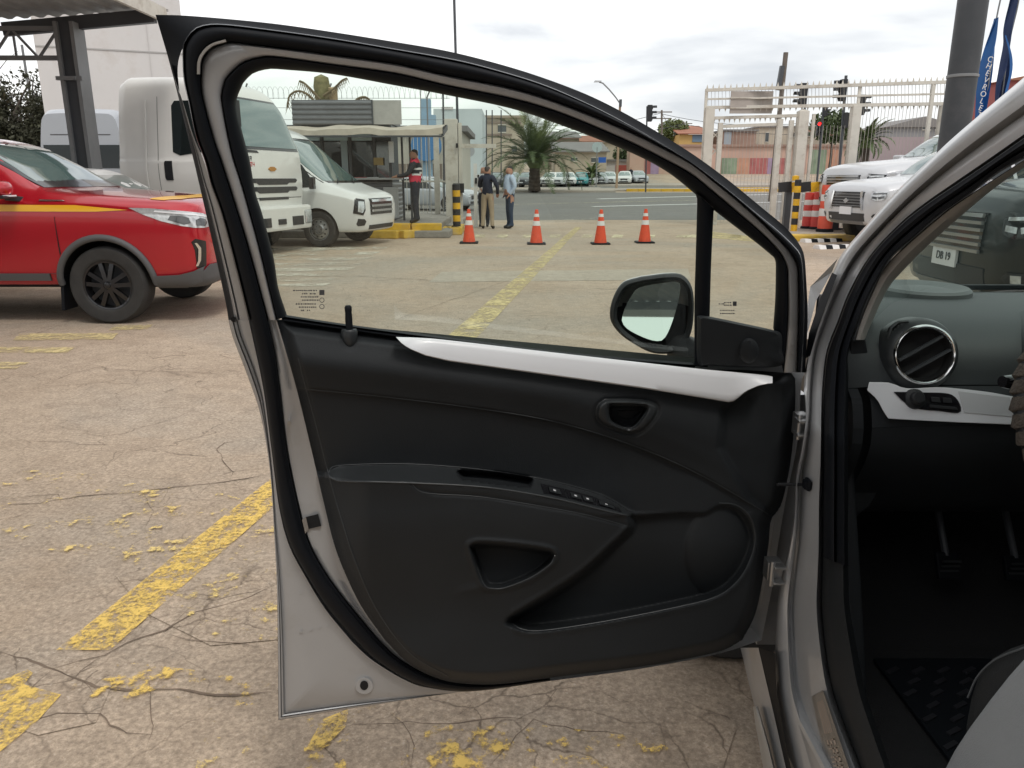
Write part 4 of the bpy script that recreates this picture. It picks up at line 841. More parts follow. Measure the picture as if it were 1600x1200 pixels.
# pale side shield of the seat nearest the camera
sb_ = [(1500, 1130), (1508, 1085), (1520, 1050), (1542, 1022), (1570, 1006), (1600, 997), (1650, 985), (1660, 1200), (1500, 1200)]
P = np.array(sb_, float); r_ = ray(P[:, 0], P[:, 1]); a = CAM + r_ * (.735 / r_[:, 0])[:, None]; mb = MB(); mb.prism(list(a), (.12, 0, .0)); mb.build('seat_bolster', SEATB, seat, world=True, bevel=.03)
st_ = spline([(1512, 1090), (1528, 1056), (1556, 1030), (1600, 1012)], 20); r_ = ray(st_[:, 0], st_[:, 1]); mb = MB(); mb.tube(CAM + r_ * (.734 / r_[:, 0])[:, None], .0016, 5); mb.build('seat_stitching', mat('seat_thread', (.10, .11, .12), .8), seat, world=True)
sh_ = [(1466, 1215), (1488, 1172), (1512, 1135), (1545, 1090), (1575, 1052), (1600, 1024), (1650, 975), (1660, 1260), (1460, 1260)]
P = np.array(sh_, float); r_ = ray(P[:, 0], P[:, 1]); a = CAM + r_ * (.69 / r_[:, 0])[:, None]; mb = MB(); mb.prism(list(a), (.025, 0, .0)); mb.build('seat_shield', SEAT, seat, world=True, bevel=.01)
blob('seat_back', (1.05, .22, .95), (.25, .10, .42), SEATB, seat, 3)
blob('head_restraint', (1.05, .12, 1.43), (.13, .06, .09), SEATB, seat, 3)
blob('seat_cushion', (1.72, .62, .52), (.24, .28, .10), SEATB, car); blob('seat_back', (1.72, .22, .95), (.25, .10, .42), SEATB, car, 3)
fm = MB(); x0, x1, y0, y1 = .80, 1.30, .90, 1.50; fm.box(((x0 + x1) / 2, (y0 + y1) / 2, .368), (x1 - x0, y1 - y0, .010))
mat_ = fm.build('floor_mat', RUBBER, base=True, bevel=.003); tag(mat_, 'black ribbed rubber mat on the car floor below the pedals', 'floor mat')
mb = MB()
for i in range(15):
    for j in range(9): mb.box((-.23 + j * .055 + (.027 if i % 2 else 0), -.28 + i * .038, .0115), (.034, .010, .005), rz=.5)
o = mb.build('mat_tread', mat('mat_tread_rubber', (.022, .022, .026), .4), mat_, recalc=True); o['kind'] = 'stuff'
mb = MB(); mb.box((.72, .96, .40), (.012, .008, .006)); mb.build('sill_clip', WHITEP, car, world=True)
# windscreen, roof, far side, rear, bonnet, wing, front wheel
wl = bsurf(QD[:, 0], QD[:, 1], .125); wl = np.vstack([[[.74, 1.62, 1.08]], wl]); nw = len(wl); rows = []
for i, p in enumerate(wl):
    s_ = i / (nw - 1); row_ = []
    for k, x in enumerate(np.linspace(0, 1, 14)):
        X_ = p[0] + (2.8 - 2 * p[0]) * x; bulge = 1 - abs(2 * x - 1) ** 2.6
        yc = 2.03 + (1.18 - 2.03) * s_; zc = 1.112 + (1.63 - 1.112) * s_
        row_.append((X_, p[1] + (yc - p[1]) * bulge, p[2] + (zc - p[2]) * bulge))
    rows.append(row_)
mb = MB(); mb.grid(np.array(rows)); mb.build('windscreen', GLASS_W, car, world=True, smooth=60)
mb = MB(); mb.bar((.90, 2.022, 1.124), (2.0, 2.022, 1.124), .02, .012); mb.build('windscreen_seal', RUBBER, car, world=True)
G = np.array([[(1.4 + (x - 1.4) * s, y, z + .06 * (1 - ((x - 1.4) / .66) ** 2)) for x in np.linspace(.76, 2.04, 11)] for y, z, s in ((1.16, 1.585, 1), (.9, 1.64, 1.01), (0, 1.67, 1.02), (-1.0, 1.65, 1.0), (-1.6, 1.55, .95), (-1.75, 1.4, .95))])
mb = MB(); mb.grid(G); mb.build('roof', SILVER, car, world=True, smooth=60)
mb = MB(); mb.grid(np.array([[(x, y, z) for y in (2.0, 1.2, -.3, -1.75)] for x, z in ((2.22, .3), (2.26, .7), (2.22, 1.0))])); mb.build('far_side', SILVER, car, world=True, smooth=60)
mb = MB(); mb.grid(np.array([[(2.22, 2.0, 1.0), (2.22, 1.2, 1.0), (2.22, -.3, 1.0), (2.22, -1.75, 1.0)], [(2.05, 1.2, 1.6), (2.05, 1.0, 1.62), (2.05, -.3, 1.66), (2.05, -1.7, 1.45)]])); mb.build('far_window', CGLASS, car, world=True)
mb = MB(); mb.grid(np.array([[(x, y, z) for x in (.6, 1.4, 2.22)] for y, z in ((-1.75, .3), (-1.9, .7), (-1.85, 1.0), (-1.75, 1.42))])); mb.build('tailgate', SILVER, car, world=True, smooth=60)
# near side behind the door opening: centre pillar, rear door, rear wing
mb = MB(); mb.prism([(.575, -.10, .36), (.575, -.24, .36), (.60, -.34, 1.0), (.74, -.30, 1.62), (.74, -.16, 1.62), (.60, -.12, 1.0)], (.05, 0, 0)); mb.build('centre_pillar', SILVER, car, world=True)
mb = MB(); mb.grid(np.array([[(.56, y, z) if z < 1.01 else (.6, y, z) for y in (-.25, -1.0, -1.75)] for z in (.3, .7, 1.0)])); mb.build('rear_door', SILVER, car, world=True)
mb = MB(); mb.grid(np.array([[(.56, -.3, 1.0), (.56, -1.75, 1.0)], [(.74, -.3, 1.62), (.76, -1.6, 1.5)]])); mb.build('rear_window', CGLASS, car, world=True)
mb = MB(); mb.box((.62, .5, .30), (.10, 1.9, .12)); mb.build('sill_beam', SILVER, car, world=True, bevel=.01)
mb = MB(); mb.grid(np.array([[(1.4 + (x - 1.4) * s, y, z + .05 * (1 - ((x - 1.4) / .8) ** 2)) for x in np.linspace(.62, 2.18, 9)] for y, z, s in ((2.06, .955, 1), (2.4, .90, .99), (2.75, .80, .94), (2.9, .72, .9), (2.95, .45, .9))])); mb.build('bonnet', SILVER, car, world=True, smooth=60)
wf = [(1.60, .34), (1.60, .95), (1.9, .94), (2.3, .90), (2.7, .82), (2.85, .7), (2.88, .42), (2.46, .36)] + [(2.13 + .34 * math.cos(a), .33 + .34 * math.sin(a)) for a in np.linspace(.1, math.pi - .05, 14)] + [(1.78, .34)]
mb = MB(); mb.prism([(.575, y, z) for y, z in wf], (.06, 0, 0)); mb.build('front_wing', SILVER, car, world=True)
def wheel_mesh(prefix, parent, c, r, w, side, rimmat, spokes=5, rimfrac=.66, holes=0, steer=0, world=True, dish=0, spw=.24):
    """tyre and rim; side = +1/-1 outer face along local y"""
    root = sub('wheel', parent); M = Matrix.Translation(Vector(c)) @ Matrix.Rotation(steer, 4, 'Z') @ Matrix.Rotation(-side * math.pi / 2, 4, 'X')
    h = w / 2; rr = r * rimfrac
    mb = MB(); mb.lathe([(rr, -h * .9), (rr + .02, -h), (r * .93, -h), (r * .985, -h * .8), (r, -h * .45), (r * .996, -h * .2), (r * .996, h * .2), (r, h * .45), (r * .985, h * .8), (r * .93, h * .98), (rr + .03, h), (rr + .01, h * .95), (rr, h * .85)], 40, M); mb.build('tyre', TYRE, root, smooth=40)
    mb = MB(); mb.lathe([(rr, -h * .85), (rr * .96, -h * .5), (rr * .95, h * .5), (rr, h * .88), (rr * 1.01, h * .92), (rr * .94, h * .9), (rr * .93, h * .45)], 36, M)
    zf = h * .72 - dish
    if holes:
        mb.lathe([(rr * .93, h * .45), (rr * .86, zf), (rr * .5, zf + .02), (rr * .42, zf + .05), (rr * .25, zf + .05), (0, zf + .06)], 36, M)
    else:
        for k in range(spokes):
            a = 2 * math.pi * k / spokes + .3; ca, sa = math.cos(a), math.sin(a)
            for s in (-1, 1):
                i0 = (rr * .16 * ca - s * rr * .06 * sa, rr * .16 * sa + s * rr * .06 * ca); o0 = (rr * .93 * math.cos(a + s * spw), rr * .93 * math.sin(a + s * spw))
                mb.bar(M @ Vector((*i0, zf)), M @ Vector((*o0, zf - .01)), rr * .17, .04, up=tuple(M.to_3x3() @ Vector((0, 0, 1))))
        mb.lathe([(rr * .26, zf - .03), (rr * .25, zf + .012), (rr * .12, zf + .018), (rr * .11, zf + .024), (0, zf + .026)], 20, M)
    mb.build('rim', rimmat, root, smooth=35)
    mb = MB(); mb.lathe([(rr * .94, -h * .1), (0, -h * .1)], 24, M); mb.build('hub_shade', DKST if not holes else DARK, root)
    if holes:
        mb = MB()
        for k in range(holes):
            a = 2 * math.pi * k / holes; mb.lathe([(rr * .085, zf + .004), (rr * .08, zf + .016), (0, zf + .016)], 10, M @ Matrix.Translation((rr * .68 * math.cos(a), rr * .68 * math.sin(a), 0)))
        mb.build('rim_hole', DARK, root)
        mb = MB()
        for k in range(6): a = 2 * math.pi * k / 6; mb.lathe([(rr * .04, zf + .04), (rr * .04, zf + .07), (0, zf + .072)], 6, M @ Matrix.Translation((rr * .3 * math.cos(a), rr * .3 * math.sin(a), 0)))
        mb.build('wheel_nut', DKST, root)
    return root
def local(c): return (c[0] - CARLOC[0], c[1] - CARLOC[1], c[2])
wheel_mesh('w', car, local((.67, 2.10, .30)), .30, .17, -1, GREYST)
# ---------------------------------------------------------------- vehicles: lofted bodies with fitted panes, lamps and trims
def pchip(x, xs, ys):
    xs = np.array(xs, float); ys = np.array(ys, float); h = np.diff(xs); d = np.diff(ys) / h; m = np.zeros(len(xs))
    m[0], m[-1] = d[0], d[-1]
    for i in range(1, len(xs) - 1):
        if d[i - 1] * d[i] > 0: w1 = 2 * h[i] + h[i - 1]; w2 = h[i] + 2 * h[i - 1]; m[i] = (w1 + w2) / (w1 / d[i - 1] + w2 / d[i])
    k = np.clip(np.searchsorted(xs, x) - 1, 0, len(xs) - 2); t = (x - xs[k]) / h[k]
    return (1 + 2 * t) * (1 - t) ** 2 * ys[k] + t * (1 - t) ** 2 * h[k] * m[k] + t * t * (3 - 2 * t) * ys[k + 1] + t * t * (t - 1) * h[k] * m[k + 1]
def chaikin(P, it=2):
    for _ in range(it):
        Q = [P[0]]
        for a, b in zip(P[:-1], P[1:]): Q += [a * .75 + b * .25, a * .25 + b * .75]
        P = np.array(Q + [P[-1]])
    return P
class Veh:
    """stations rows: x, z_bottom, z_shoulder, z_top, w_bottom, w_shoulder, w_top"""
    def __init__(s, root, stations, paint, wheels, nx=70, arch=1.12, crown=.03, wheel_kw=None, name='body', under=.05):
        s.root = root; S = np.array(sorted(stations), float); X = np.linspace(S[0, 0], S[-1, 0], nx); X = np.unique(np.r_[X, S[:, 0]]); rows = []
        for x in X:
            zb, zs, zt, wb, ws, wt = [float(pchip(np.array([x]), S[:, 0], S[:, k])[0]) for k in range(1, 7)]
            zm = zb + (zs - zb) * .55
            h = [(0, zb), (wb - .1, zb), (wb, zb + under), (ws, zm), (ws, zs - .02), (ws - .025, zs + .01), (wt + (ws - wt) * .16, zt - (zt - zs) * .22), (wt - .05, zt), (wt * .6, zt + crown * .7), (0, zt + crown)]
            h = chaikin(np.array(h), 2); ring = np.vstack([h, (h * np.array([-1, 1]))[::-1][1:-1]]); rows.append([(x, y, z) for y, z in ring])
        mb = MB(); G = np.array(rows); mb.grid(G, wrap=True); n = G.shape[1]; mb.f.append(tuple(range(n))); mb.f.append(tuple(range((len(X) - 1) * n, len(X) * n))[::-1]); mb.mi += [0, 0]
        o = mb.build(name, [paint, DARK], root); s.body = o
        if wheels:
            cut = MB()
            for (x, y, r, w) in wheels: cut.lathe([(0, -.35), (r * arch, -.35), (r * arch, .35), (0, .35)], 40, Matrix.Translation((x, y * .93, r)) @ Matrix.Rotation(math.pi / 2, 4, 'X'))
            cut.mi = [1] * len(cut.f); c = cut.build('cutter', [paint, DARK], None, base=False)
            bm = bmesh.new(); bm.from_mesh(c.data); bmesh.ops.remove_doubles(bm, verts=bm.verts, dist=1e-5); bmesh.ops.recalc_face_normals(bm, faces=bm.faces); bm.to_mesh(c.data); bm.free()
            loc, rot, sc = root.location.copy(), root.rotation_euler.copy(), root.scale.copy(); root.location = (0, 0, 0); root.rotation_euler = (0, 0, 0); root.scale = (1, 1, 1)
            md = o.modifiers.new('b', 'BOOLEAN'); md.object = c; md.operation = 'DIFFERENCE'; md.solver = 'EXACT'
            bpy.context.view_layer.update(); ev = o.evaluated_get(bpy.context.evaluated_depsgraph_get()); me = bpy.data.meshes.new_from_object(ev)
            o.modifiers.clear(); o.data = me; bpy.data.objects.remove(c); root.location, root.rotation_euler, root.scale = loc, rot, sc
        me = o.data
        for p in me.polygons: p.use_smooth = True
        me.set_sharp_from_angle(angle=R(38))
        bm = bmesh.new(); bm.from_mesh(me); s.bvh = BVHTree.FromBMesh(bm); bm.free()
    def patch(s, name, pts, dirv, m, off=.006, res=.09, parent=None, skirt=.02, smooth=True):
        d = Vector(dirv).normalized(); r = d.cross(Vector((0, 0, 1))).normalized(); up = r.cross(d).normalized()
        bm = bmesh.new(); bm.faces.new([bm.verts.new((p[0], p[1], 0)) for p in pts])
        P = np.array(pts); 
        for ax in (0, 1):
            lo, hi = P[:, ax].min(), P[:, ax].max(); k = int((hi - lo) / res)
            for i in range(1, k + 1):
                co = [0, 0, 0]; no = [0, 0, 0]; co[ax] = lo + (hi - lo) * i / (k + 1); no[ax] = 1
                bmesh.ops.bisect_plane(bm, geom=bm.verts[:] + bm.edges[:] + bm.faces[:], plane_co=co, plane_no=no)
        bmesh.ops.triangulate(bm, faces=[f for f in bm.faces if len(f.verts) > 4])
        last = None; hits = {}
        for v in bm.verts:
            o_ = r * v.co.x + up * v.co.y - d * 8; h = s.bvh.ray_cast(o_, d)
            hits[v] = h
        for v in list(bm.verts):
            h = hits[v]
            if h[0] is None:
                q = min((w for w in bm.verts if hits[w][0] is not None), key=lambda w: (w.co.x - v.co.x) ** 2 + (w.co.y - v.co.y) ** 2, default=None)
                hits[v] = (hits[q][0], hits[q][1]) if q else (r * v.co.x + up * v.co.y, -d)
        for v in bm.verts:
            h = hits[v]; v.co = h[0] - d * off + Vector(h[1]) * off * .5
        if skirt:
            be = [e for e in bm.edges if len(e.link_faces) == 1]; g = bmesh.ops.extrude_edge_only(bm, edges=be)
            for v in [x for x in g['geom'] if isinstance(x, bmesh.types.BMVert)]: v.co += d * skirt
        bmesh.ops.recalc_face_normals(bm, faces=bm.faces)
        me = bpy.data.meshes.new(name); bm.to_mesh(me); bm.free(); me.materials.append(m)
        for p in me.polygons: p.use_smooth = True
        me.set_sharp_from_angle(angle=R(45))
        o = bpy.data.objects.new(name, me); COL.objects.link(o); o.parent = parent or s.root; return o
    def arch_trim(s, x, y, r, m, w=.05, a0=-.15, a1=math.pi + .15):
        """wheel-arch lip as a bent bar on the flank"""
        side = 1 if y > 0 else -1; pts = []
        for a in np.linspace(a0, a1, 24):
            px, pz = x + r * math.cos(a), abs(y) * 0 + (.0) + r * math.sin(a) + s_r
            h = s.bvh.ray_cast(Vector((x + (r + .03) * math.cos(a), side * 3, s_r + (r + .03) * math.sin(a))), Vector((0, -side, 0))); yy = h[0].y if h[0] is not None else y
            pts.append((px, yy + side * .004, pz))
        mb = MB(); mb.tube(pts, w / 2, 8); return mb.build('wheel_arch_trim', m, s.root, smooth=60)
F, RS, LS = (-1, 0, 0), (0, 1, 0), (0, -1, 0); TOPD = (0, .02, -1)
DRS = (-.72, .70, 0)
def rect(x0, z0, x1, z1): return [(x0, z0), (x1, z0), (x1, z1), (x0, z1)]
def mir(pts): return [(-a, b) for a, b in pts][::-1]

# ---- red pickup
RED = mat('red_metallic_paint', (.43, .005, .016), .22, .3, coat=1.0, var=.03)
SILL = mat('grey_cladding', (.085, .085, .088), .6, bump=.1, bscale=400)
rp = thing('red_pickup', 'bright red pickup with a yellow stripe parked at the left', 'pickup', (-3.96, 8.52, 0))
s_r = .381; WB = 3.10
ST_ = [(.955, .46, .86, .96, .56, .72, .66), (.94, .40, .98, 1.08, .70, .82, .74), (.90, .36, 1.05, 1.15, .82, .895, .80), (.78, .34, 1.10, 1.185, .89, .945, .84), (.55, .34, 1.13, 1.205, .92, .965, .85), (0, .36, 1.165, 1.245, .93, .975, .85), (-.50, .36, 1.18, 1.285, .94, .975, .85), (-.62, .36, 1.185, 1.325, .94, .975, .81), (-.95, .36, 1.19, 1.53, .94, .975, .71), (-1.30, .36, 1.195, 1.72, .94, .97, .655), (-1.6, .36, 1.20, 1.785, .94, .97, .64), (-2.2, .36, 1.20, 1.81, .94, .97, .63), (-2.75, .38, 1.20, 1.785, .94, .97, .63), (-3.02, .40, 1.15, 1.66, .94, .96, .66), (-3.10, .42, 1.15, 1.25, .94, .96, .80), (-4.1, .45, 1.15, 1.20, .93, .95, .86), (-4.25, .5, 1.1, 1.15, .90, .92, .84)]
rv = Veh(rp, ST_, RED, [(0, .84, s_r, .26), (0, -.84, s_r, .26), (-WB, .84, s_r, .26), (-WB, -.84, s_r, .26)], nx=110, arch=1.22)
RIMB = mat('black_alloy', (.022, .022, .025), .22, .6, coat=.6)
for x in (0, -WB):
    for sd_ in (-1, 1): wheel_mesh('w', rp, (x, .84 * sd_, s_r), s_r, .245, sd_, RIMB, 5, .62, spw=.26)
rv.arch_trim(0, -.965, s_r * 1.22, SILL, .065, .02, math.pi - .02); rv.arch_trim(-WB, -.965, s_r * 1.22, SILL, .065)
rv.patch('windscreen_border', [(-.76, 1.31), (.76, 1.31), (.64, 1.71), (.32, 1.755), (-.32, 1.755), (-.64, 1.71)], F, BLACKG, .004); rv.patch('windscreen', [(-.71, 1.335), (.71, 1.335), (.60, 1.69), (.3, 1.735), (-.3, 1.735), (-.60, 1.69)], F, CGLASS2)
for dd, s in ((RS, 1), (LS, -1)):
    A = [(-.84 , 1.27), (-1.75, 1.27), (-1.75, 1.71), (-1.50, 1.71), (-1.24, 1.59)]; B = [(-1.84, 1.27), (-2.72, 1.27), (-2.80, 1.34), (-2.6, 1.70), (-1.84, 1.71)]
    for q in (A, B):
        rv.patch('side_window', q if s == 1 else mir(q), dd, CGLASS, .004)
    q = [(.47, .36), (.72, .35), (.88, .41), (.915, .56), (.84, .52), (.70, .485), (.47, .475)]; rv.patch('bumper_cladding', q if s == 1 else mir(q), dd, SILL, .022, .04)
    q = [(-.46, .36), (-2.60, .36), (-2.60, .50), (-.46, .50)]; rv.patch('sill_cladding', q if s == 1 else mir(q), dd, SILL, .012)
    q = [(-.40, .505), (-.405, 1.04), (-.41, 1.045), (-.418, .505)]; rv.patch('door_seam', q if s == 1 else mir(q), dd, DARK, .002, skirt=0)
    q = [(-1.80, .505), (-1.80, 1.10), (-1.81, 1.10), (-1.81, .505)]; rv.patch('door_seam', q if s == 1 else mir(q), dd, DARK, .002, skirt=0)
YST = mat('yellow_stripe', (.80, .42, .012), .35, coat=.4)
rv.patch('yellow_stripe', [(.30, 1.105), (-.2, 1.15), (-3.0, 1.165), (-3.0, 1.10), (-.2, 1.09), (.0, 1.09)], RS, YST, .004, skirt=0, res=.05)
rv.patch('yellow_stripe', [(.62, .60), (.86, .14), (.80, .12), (.58, .30), (.45, .64), (.48, .68)], (0, 0.0001, -1), YST, .004, skirt=0) if False else None
hs = [(.92, .90), (.80, .985), (.60, 1.01), (.46, 1.03), (.50, .98), (.62, .90), (.75, .84), (.90, .83)]
D45 = (-.80, .60, 0)
def d45(pts):  # (x,z) on the right flank seen along D45 -> projection coords
    out = []
    for x, z in pts:
        h = rv.bvh.ray_cast(Vector((x, -3, z)), Vector((0, 1, 0))); p = h[0] or Vector((x, -.9, z)); r = Vector(D45).normalized().cross(Vector((0, 0, 1))); out.append((p.dot(r), z))
    return out
HLIN = mat('headlamp_dark', (.10, .105, .11), .15, .4, coat=.8)
rv.patch('headlight', [(-0.590, 1.125), (-0.510, 1.06), (-0.410, 1.00), (-0.290, .955), (-0.190, .935), (-0.090, .93), (0.010, .935), (0.040, .985), (0.030, 1.04), (-0.090, 1.07), (-0.290, 1.095), (-0.470, 1.12)], D45, LAMP, .008, .05)
rv.patch('headlight_projector', [(-0.370, 1.01), (-0.270, .965), (-0.220, .98), (-0.230, 1.03), (-0.290, 1.05), (-0.350, 1.05)], D45, HLIN, .012, .05); rv.patch('headlight_projector', [(-0.170, .955), (-0.070, .945), (-0.030, .975), (-0.050, 1.01), (-0.120, 1.025), (-0.170, 1.01)], D45, HLIN, .012, .05)
rv.patch('lamp_strip', [(-0.450, 1.085), (-0.270, 1.062), (0.010, 1.022), (0.010, 1.04), (-0.270, 1.078), (-0.440, 1.10)], D45, WHITEP, .012, .05, skirt=0)
rv.patch('bumper_cladding', [(-.46, .355), (-.46, .47), (-.26, .485), (-.12, .52), (-.04, .57), (.22, .57), (.22, .40), (-.05, .36)], D45, SILL, .016, .05)
rv.patch('fog_lamp_slot', [(-0.185, .545), (-0.085, .555), (-0.075, .80), (-0.190, .83), (-0.225, .80), (-0.200, .72)], D45, BLACKG, .006, .05)
rv.patch('fog_lamp_strip', [(-0.205, .79), (-0.185, .79), (-0.150, .74), (-0.155, .62), (-0.180, .565), (-0.200, .565), (-0.180, .62), (-0.175, .73)], D45, CHROME, .012, .05, skirt=0)
rv.patch('grille', [(-.52, .68), (.52, .68), (.56, .98), (-.56, .98)], F, BLACKG, .006); rv.patch('lower_grille', [(-.5, .42), (.5, .42), (.5, .56), (-.5, .56)], F, DARK, .006)
# bonnet stripe lies on the bonnet: projected from above
def top_patch(v, name, pts, m, off=.005):
    bm = bmesh.new(); bm.faces.new([bm.verts.new((p[0], p[1], 0)) for p in pts]); P = np.array(pts)
    for ax in (0, 1):
        lo, hi = P[:, ax].min(), P[:, ax].max(); k = int((hi - lo) / .05)
        for i in range(1, k + 1):
            co = [0, 0, 0]; no = [0, 0, 0]; co[ax] = lo + (hi - lo) * i / (k + 1); no[ax] = 1; bmesh.ops.bisect_plane(bm, geom=bm.verts[:] + bm.edges[:] + bm.faces[:], plane_co=co, plane_no=no)
    bmesh.ops.triangulate(bm, faces=[f for f in bm.faces if len(f.verts) > 4])
    for w in bm.verts:
        h = v.bvh.ray_cast(Vector((w.co.x, w.co.y, 6)), Vector((0, 0, -1))); w.co.z = (h[0].z if h[0] is not None else 1) + off
    bmesh.ops.recalc_face_normals(bm, faces=bm.faces); me = bpy.data.meshes.new(name); bm.to_mesh(me); bm.free(); me.materials.append(m); o = bpy.data.objects.new(name, me); COL.objects.link(o); o.parent = v.root; return o
top_patch(rv, 'yellow_stripe', [(.60, -.85), (.72, -.74), (.80, -.35), (.80, .35), (.72, .74), (.60, .85), (.46, .85), (.62, .35), (.62, -.35), (.46, -.85)], YST)
mb = MB(); mb.grid(np.array([[(x, y, z) for y, z in ((-.62, 1.80), (-.60, 1.83), (-.56, 1.83), (-.54, 1.80))] for x in (-1.5, -1.55, -2.6, -2.65)])); mb.build('roof_rail', GREYST, rp)
rm = sub('door_mirror', rp)
mb = MB(); M_ = Matrix.Translation((-.80, -1.09, 1.29)); G = []
for i in range(13):
    a = -math.pi / 2 + math.pi * i / 12; G.append([V3(M_ @ Vector((.085 * math.cos(a) * math.cos(b) + .02 * math.sin(a), .125 * math.copysign(abs(math.cos(a)) ** .7, math.cos(a)) * math.sin(b), .085 * math.sin(a)))) for b in np.linspace(0, 2 * math.pi, 22, endpoint=False)])
mb.grid(np.array(G), wrap=True); mb.build('mirror_shell', RED, rm, smooth=70)
mb = MB(); mb.box((-.80, -1.09, 1.228), (.15, .21, .03)); mb.bar((-.80, -1.02, 1.22), (-.74, -.90, 1.20), .09, .05); mb.build('mirror_base', BLACKP, rm, bevel=.01)
mb = MB(); mb.bar((-.735, -1.18, 1.238), (-.725, -1.0, 1.238), .012, .014); mb.build('mirror_indicator', WHITEP, rm)
mb = MB(); mb.box((-.47, -.80, .30), (.03, .24, .34), ry=.1); mb.build('mud_flap', RUBBER, rp)
mb = MB(); mb.box((-1.4, 0, .40), (3.6, 1.5, .12)); mb.build('underbody', DARK, rp)
rv.patch('wing_chrome', [(-.30, 1.185), (-.54, 1.185), (-.54, 1.20), (-.32, 1.194)], RS, CHROME, .008, skirt=.01)

# ---- white lorry cab
LOR = mat('lorry_cream_white', (.72, .71, .68), .35, coat=.4, var=.02)
wt_ = thing('white_lorry', 'large white lorry with an upright cab beside the red pickup', 'lorry', (-4.52, 14.95, 0), R(-15))
CS = [(.06, .74, 1.55, 1.82, .98, 1.06, 1.04), (.03, .72, 1.6, 1.95, 1.02, 1.10, 1.06), (-.04, .72, 1.62, 2.12, 1.04, 1.12, 1.05), (-.22, .72, 1.66, 2.62, 1.05, 1.13, 1.00), (-.40, .72, 1.7, 2.90, 1.05, 1.13, .95), (-.60, .72, 1.7, 3.02, 1.05, 1.13, .93), (-1.2, .72, 1.7, 3.10, 1.05, 1.13, .93), (-2.15, .72, 1.7, 3.12, 1.05, 1.13, .93), (-2.35, .74, 1.7, 3.04, 1.03, 1.10, .90)]
wv_ = Veh(wt_, CS, LOR, [(-.95, .95, .50, .3), (-.95, -.95, .50, .3)], nx=60, arch=1.25, crown=.04)
for sd_ in (-1, 1):
    wheel_mesh('w', wt_, (-.95, .98 * sd_, .48), .48, .28, sd_, STEEL, 5, .55, holes=8); wheel_mesh('w', wt_, (-5.2, .95 * sd_, .48), .48, .5, sd_, STEEL, 5, .55, holes=8)
wv_.patch('windscreen', [(-.96, 1.94), (.96, 1.94), (.90, 2.62), (.80, 2.76), (-.80, 2.76), (-.90, 2.62)], F, CGLASS2, .010); wv_.patch('windscreen_border', [(-1.0, 1.89), (1.0, 1.89), (.93, 2.66), (.83, 2.80), (-.83, 2.80), (-.93, 2.66)], F, BLACKG, .004)
for dd, s in ((RS, 1), (LS, -1)):
    q = [(-.42, 1.86), (-1.05, 1.78), (-1.20, 1.84), (-1.22, 2.62), (-1.16, 2.70), (-.62, 2.70), (-.50, 2.5)]; wv_.patch('side_window', q if s == 1 else mir(q), dd, CGLASS, .006)
    q = [(-1.22, 1.36), (-1.36, 1.36), (-1.38, 1.40), (-1.38, 1.66), (-1.36, 1.69), (-1.22, 1.69)]; wv_.patch('door_handle', q if s == 1 else mir(q), dd, BLACKG, .008)
    for a, b in (([(-1.50, 1.0), (-1.51, 2.78)], .010), ([(-.30, 1.0), (-.31, 1.75)], .010)):
        x0, z0 = a[0]; x1, z1 = a[1]; q = [(x0, z0), (x0 - b, z0), (x1 - b, z1), (x1, z1)]; wv_.patch('door_seam', q if s == 1 else mir(q), dd, SILL, .002, skirt=0)
    q = [(-2.28, 1.22), (-1.9, 1.14), (-1.50, 1.14), (-1.50, 1.152), (-1.9, 1.152), (-2.28, 1.235)]; wv_.patch('cab_crease', q if s == 1 else mir(q), dd, SILL, .002, skirt=0)
    q = [(-1.78, 1.22), (-1.74, 1.20), (-1.74, 2.72), (-1.78, 2.72)]; wv_.patch('cab_rib', q if s == 1 else mir(q), dd, LOR, .018)
GR = mat('grille_black', (.025, .025, .027), .5)
for z in (1.36, 1.21): wv_.patch('grille_slot', [(-.86, z), (-.80, z - .05), (-.55, z - .05), (-.48, z - .085), (.48, z - .085), (.55, z - .05), (.80, z - .05), (.86, z), (.80, z + .03), (-.80, z + .03)], F, GR, .006, .2)
wv_.patch('grille_slot', [(-.50, 1.00), (.50, 1.00), (.50, 1.05), (-.50, 1.05)], F, GR, .006, .2); wv_.patch('emblem', [(-.14, 1.56), (-.06, 1.60), (.06, 1.60), (.14, 1.56), (.06, 1.52), (-.06, 1.52)], F, mat('emblem_gold', (.55, .26, .06), .3, .5), .010, .2)
wv_.patch('front_seam', [(-.98, 1.03), (.98, 1.03), (.98, 1.045), (-.98, 1.045)], F, SILL, .002, .2, skirt=0); wv_.patch('cowl_vent', [(-.90, 1.835), (-.40, 1.835), (-.45, 1.875), (-.85, 1.885)], F, GR, .004, .2)
def letters(v, parent, text, y0, z, h, m):
    GL_ = {'F': [(0, 0, .2, 1), (0, .8, 1, 1), (0, .42, .8, .6)], 'V': [(0, .4, .2, 1), (.8, .4, 1, 1), (.2, .15, .4, .5), (.6, .15, .8, .5), (.38, 0, .62, .2)], 'R': [(0, 0, .2, 1), (0, .8, 1, 1), (.8, .5, 1, 1), (0, .42, 1, .6), (.65, 0, .9, .45)], '1': [(.4, 0, .65, 1)], '7': [(0, .8, 1, 1), (.6, 0, .85, .8)], '2': [(0, .8, 1, 1), (.8, .5, 1, 1), (0, .42, 1, .58), (0, 0, .2, .5), (0, 0, 1, .2)], '4': [(0, .4, .2, 1), (.7, 0, .9, 1), (0, .35, 1, .52)]}
    for i, ch in enumerate(text):
        for a, b, c, d in GL_[ch]: v.patch('letter_' + ch.lower() if ch.isalpha() else 'digit', rect(y0 + i * h * 1.05 + a * h * .8, z + b * h, y0 + i * h * 1.05 + c * h * .8, z + d * h), F, m, .004, .5, skirt=0)
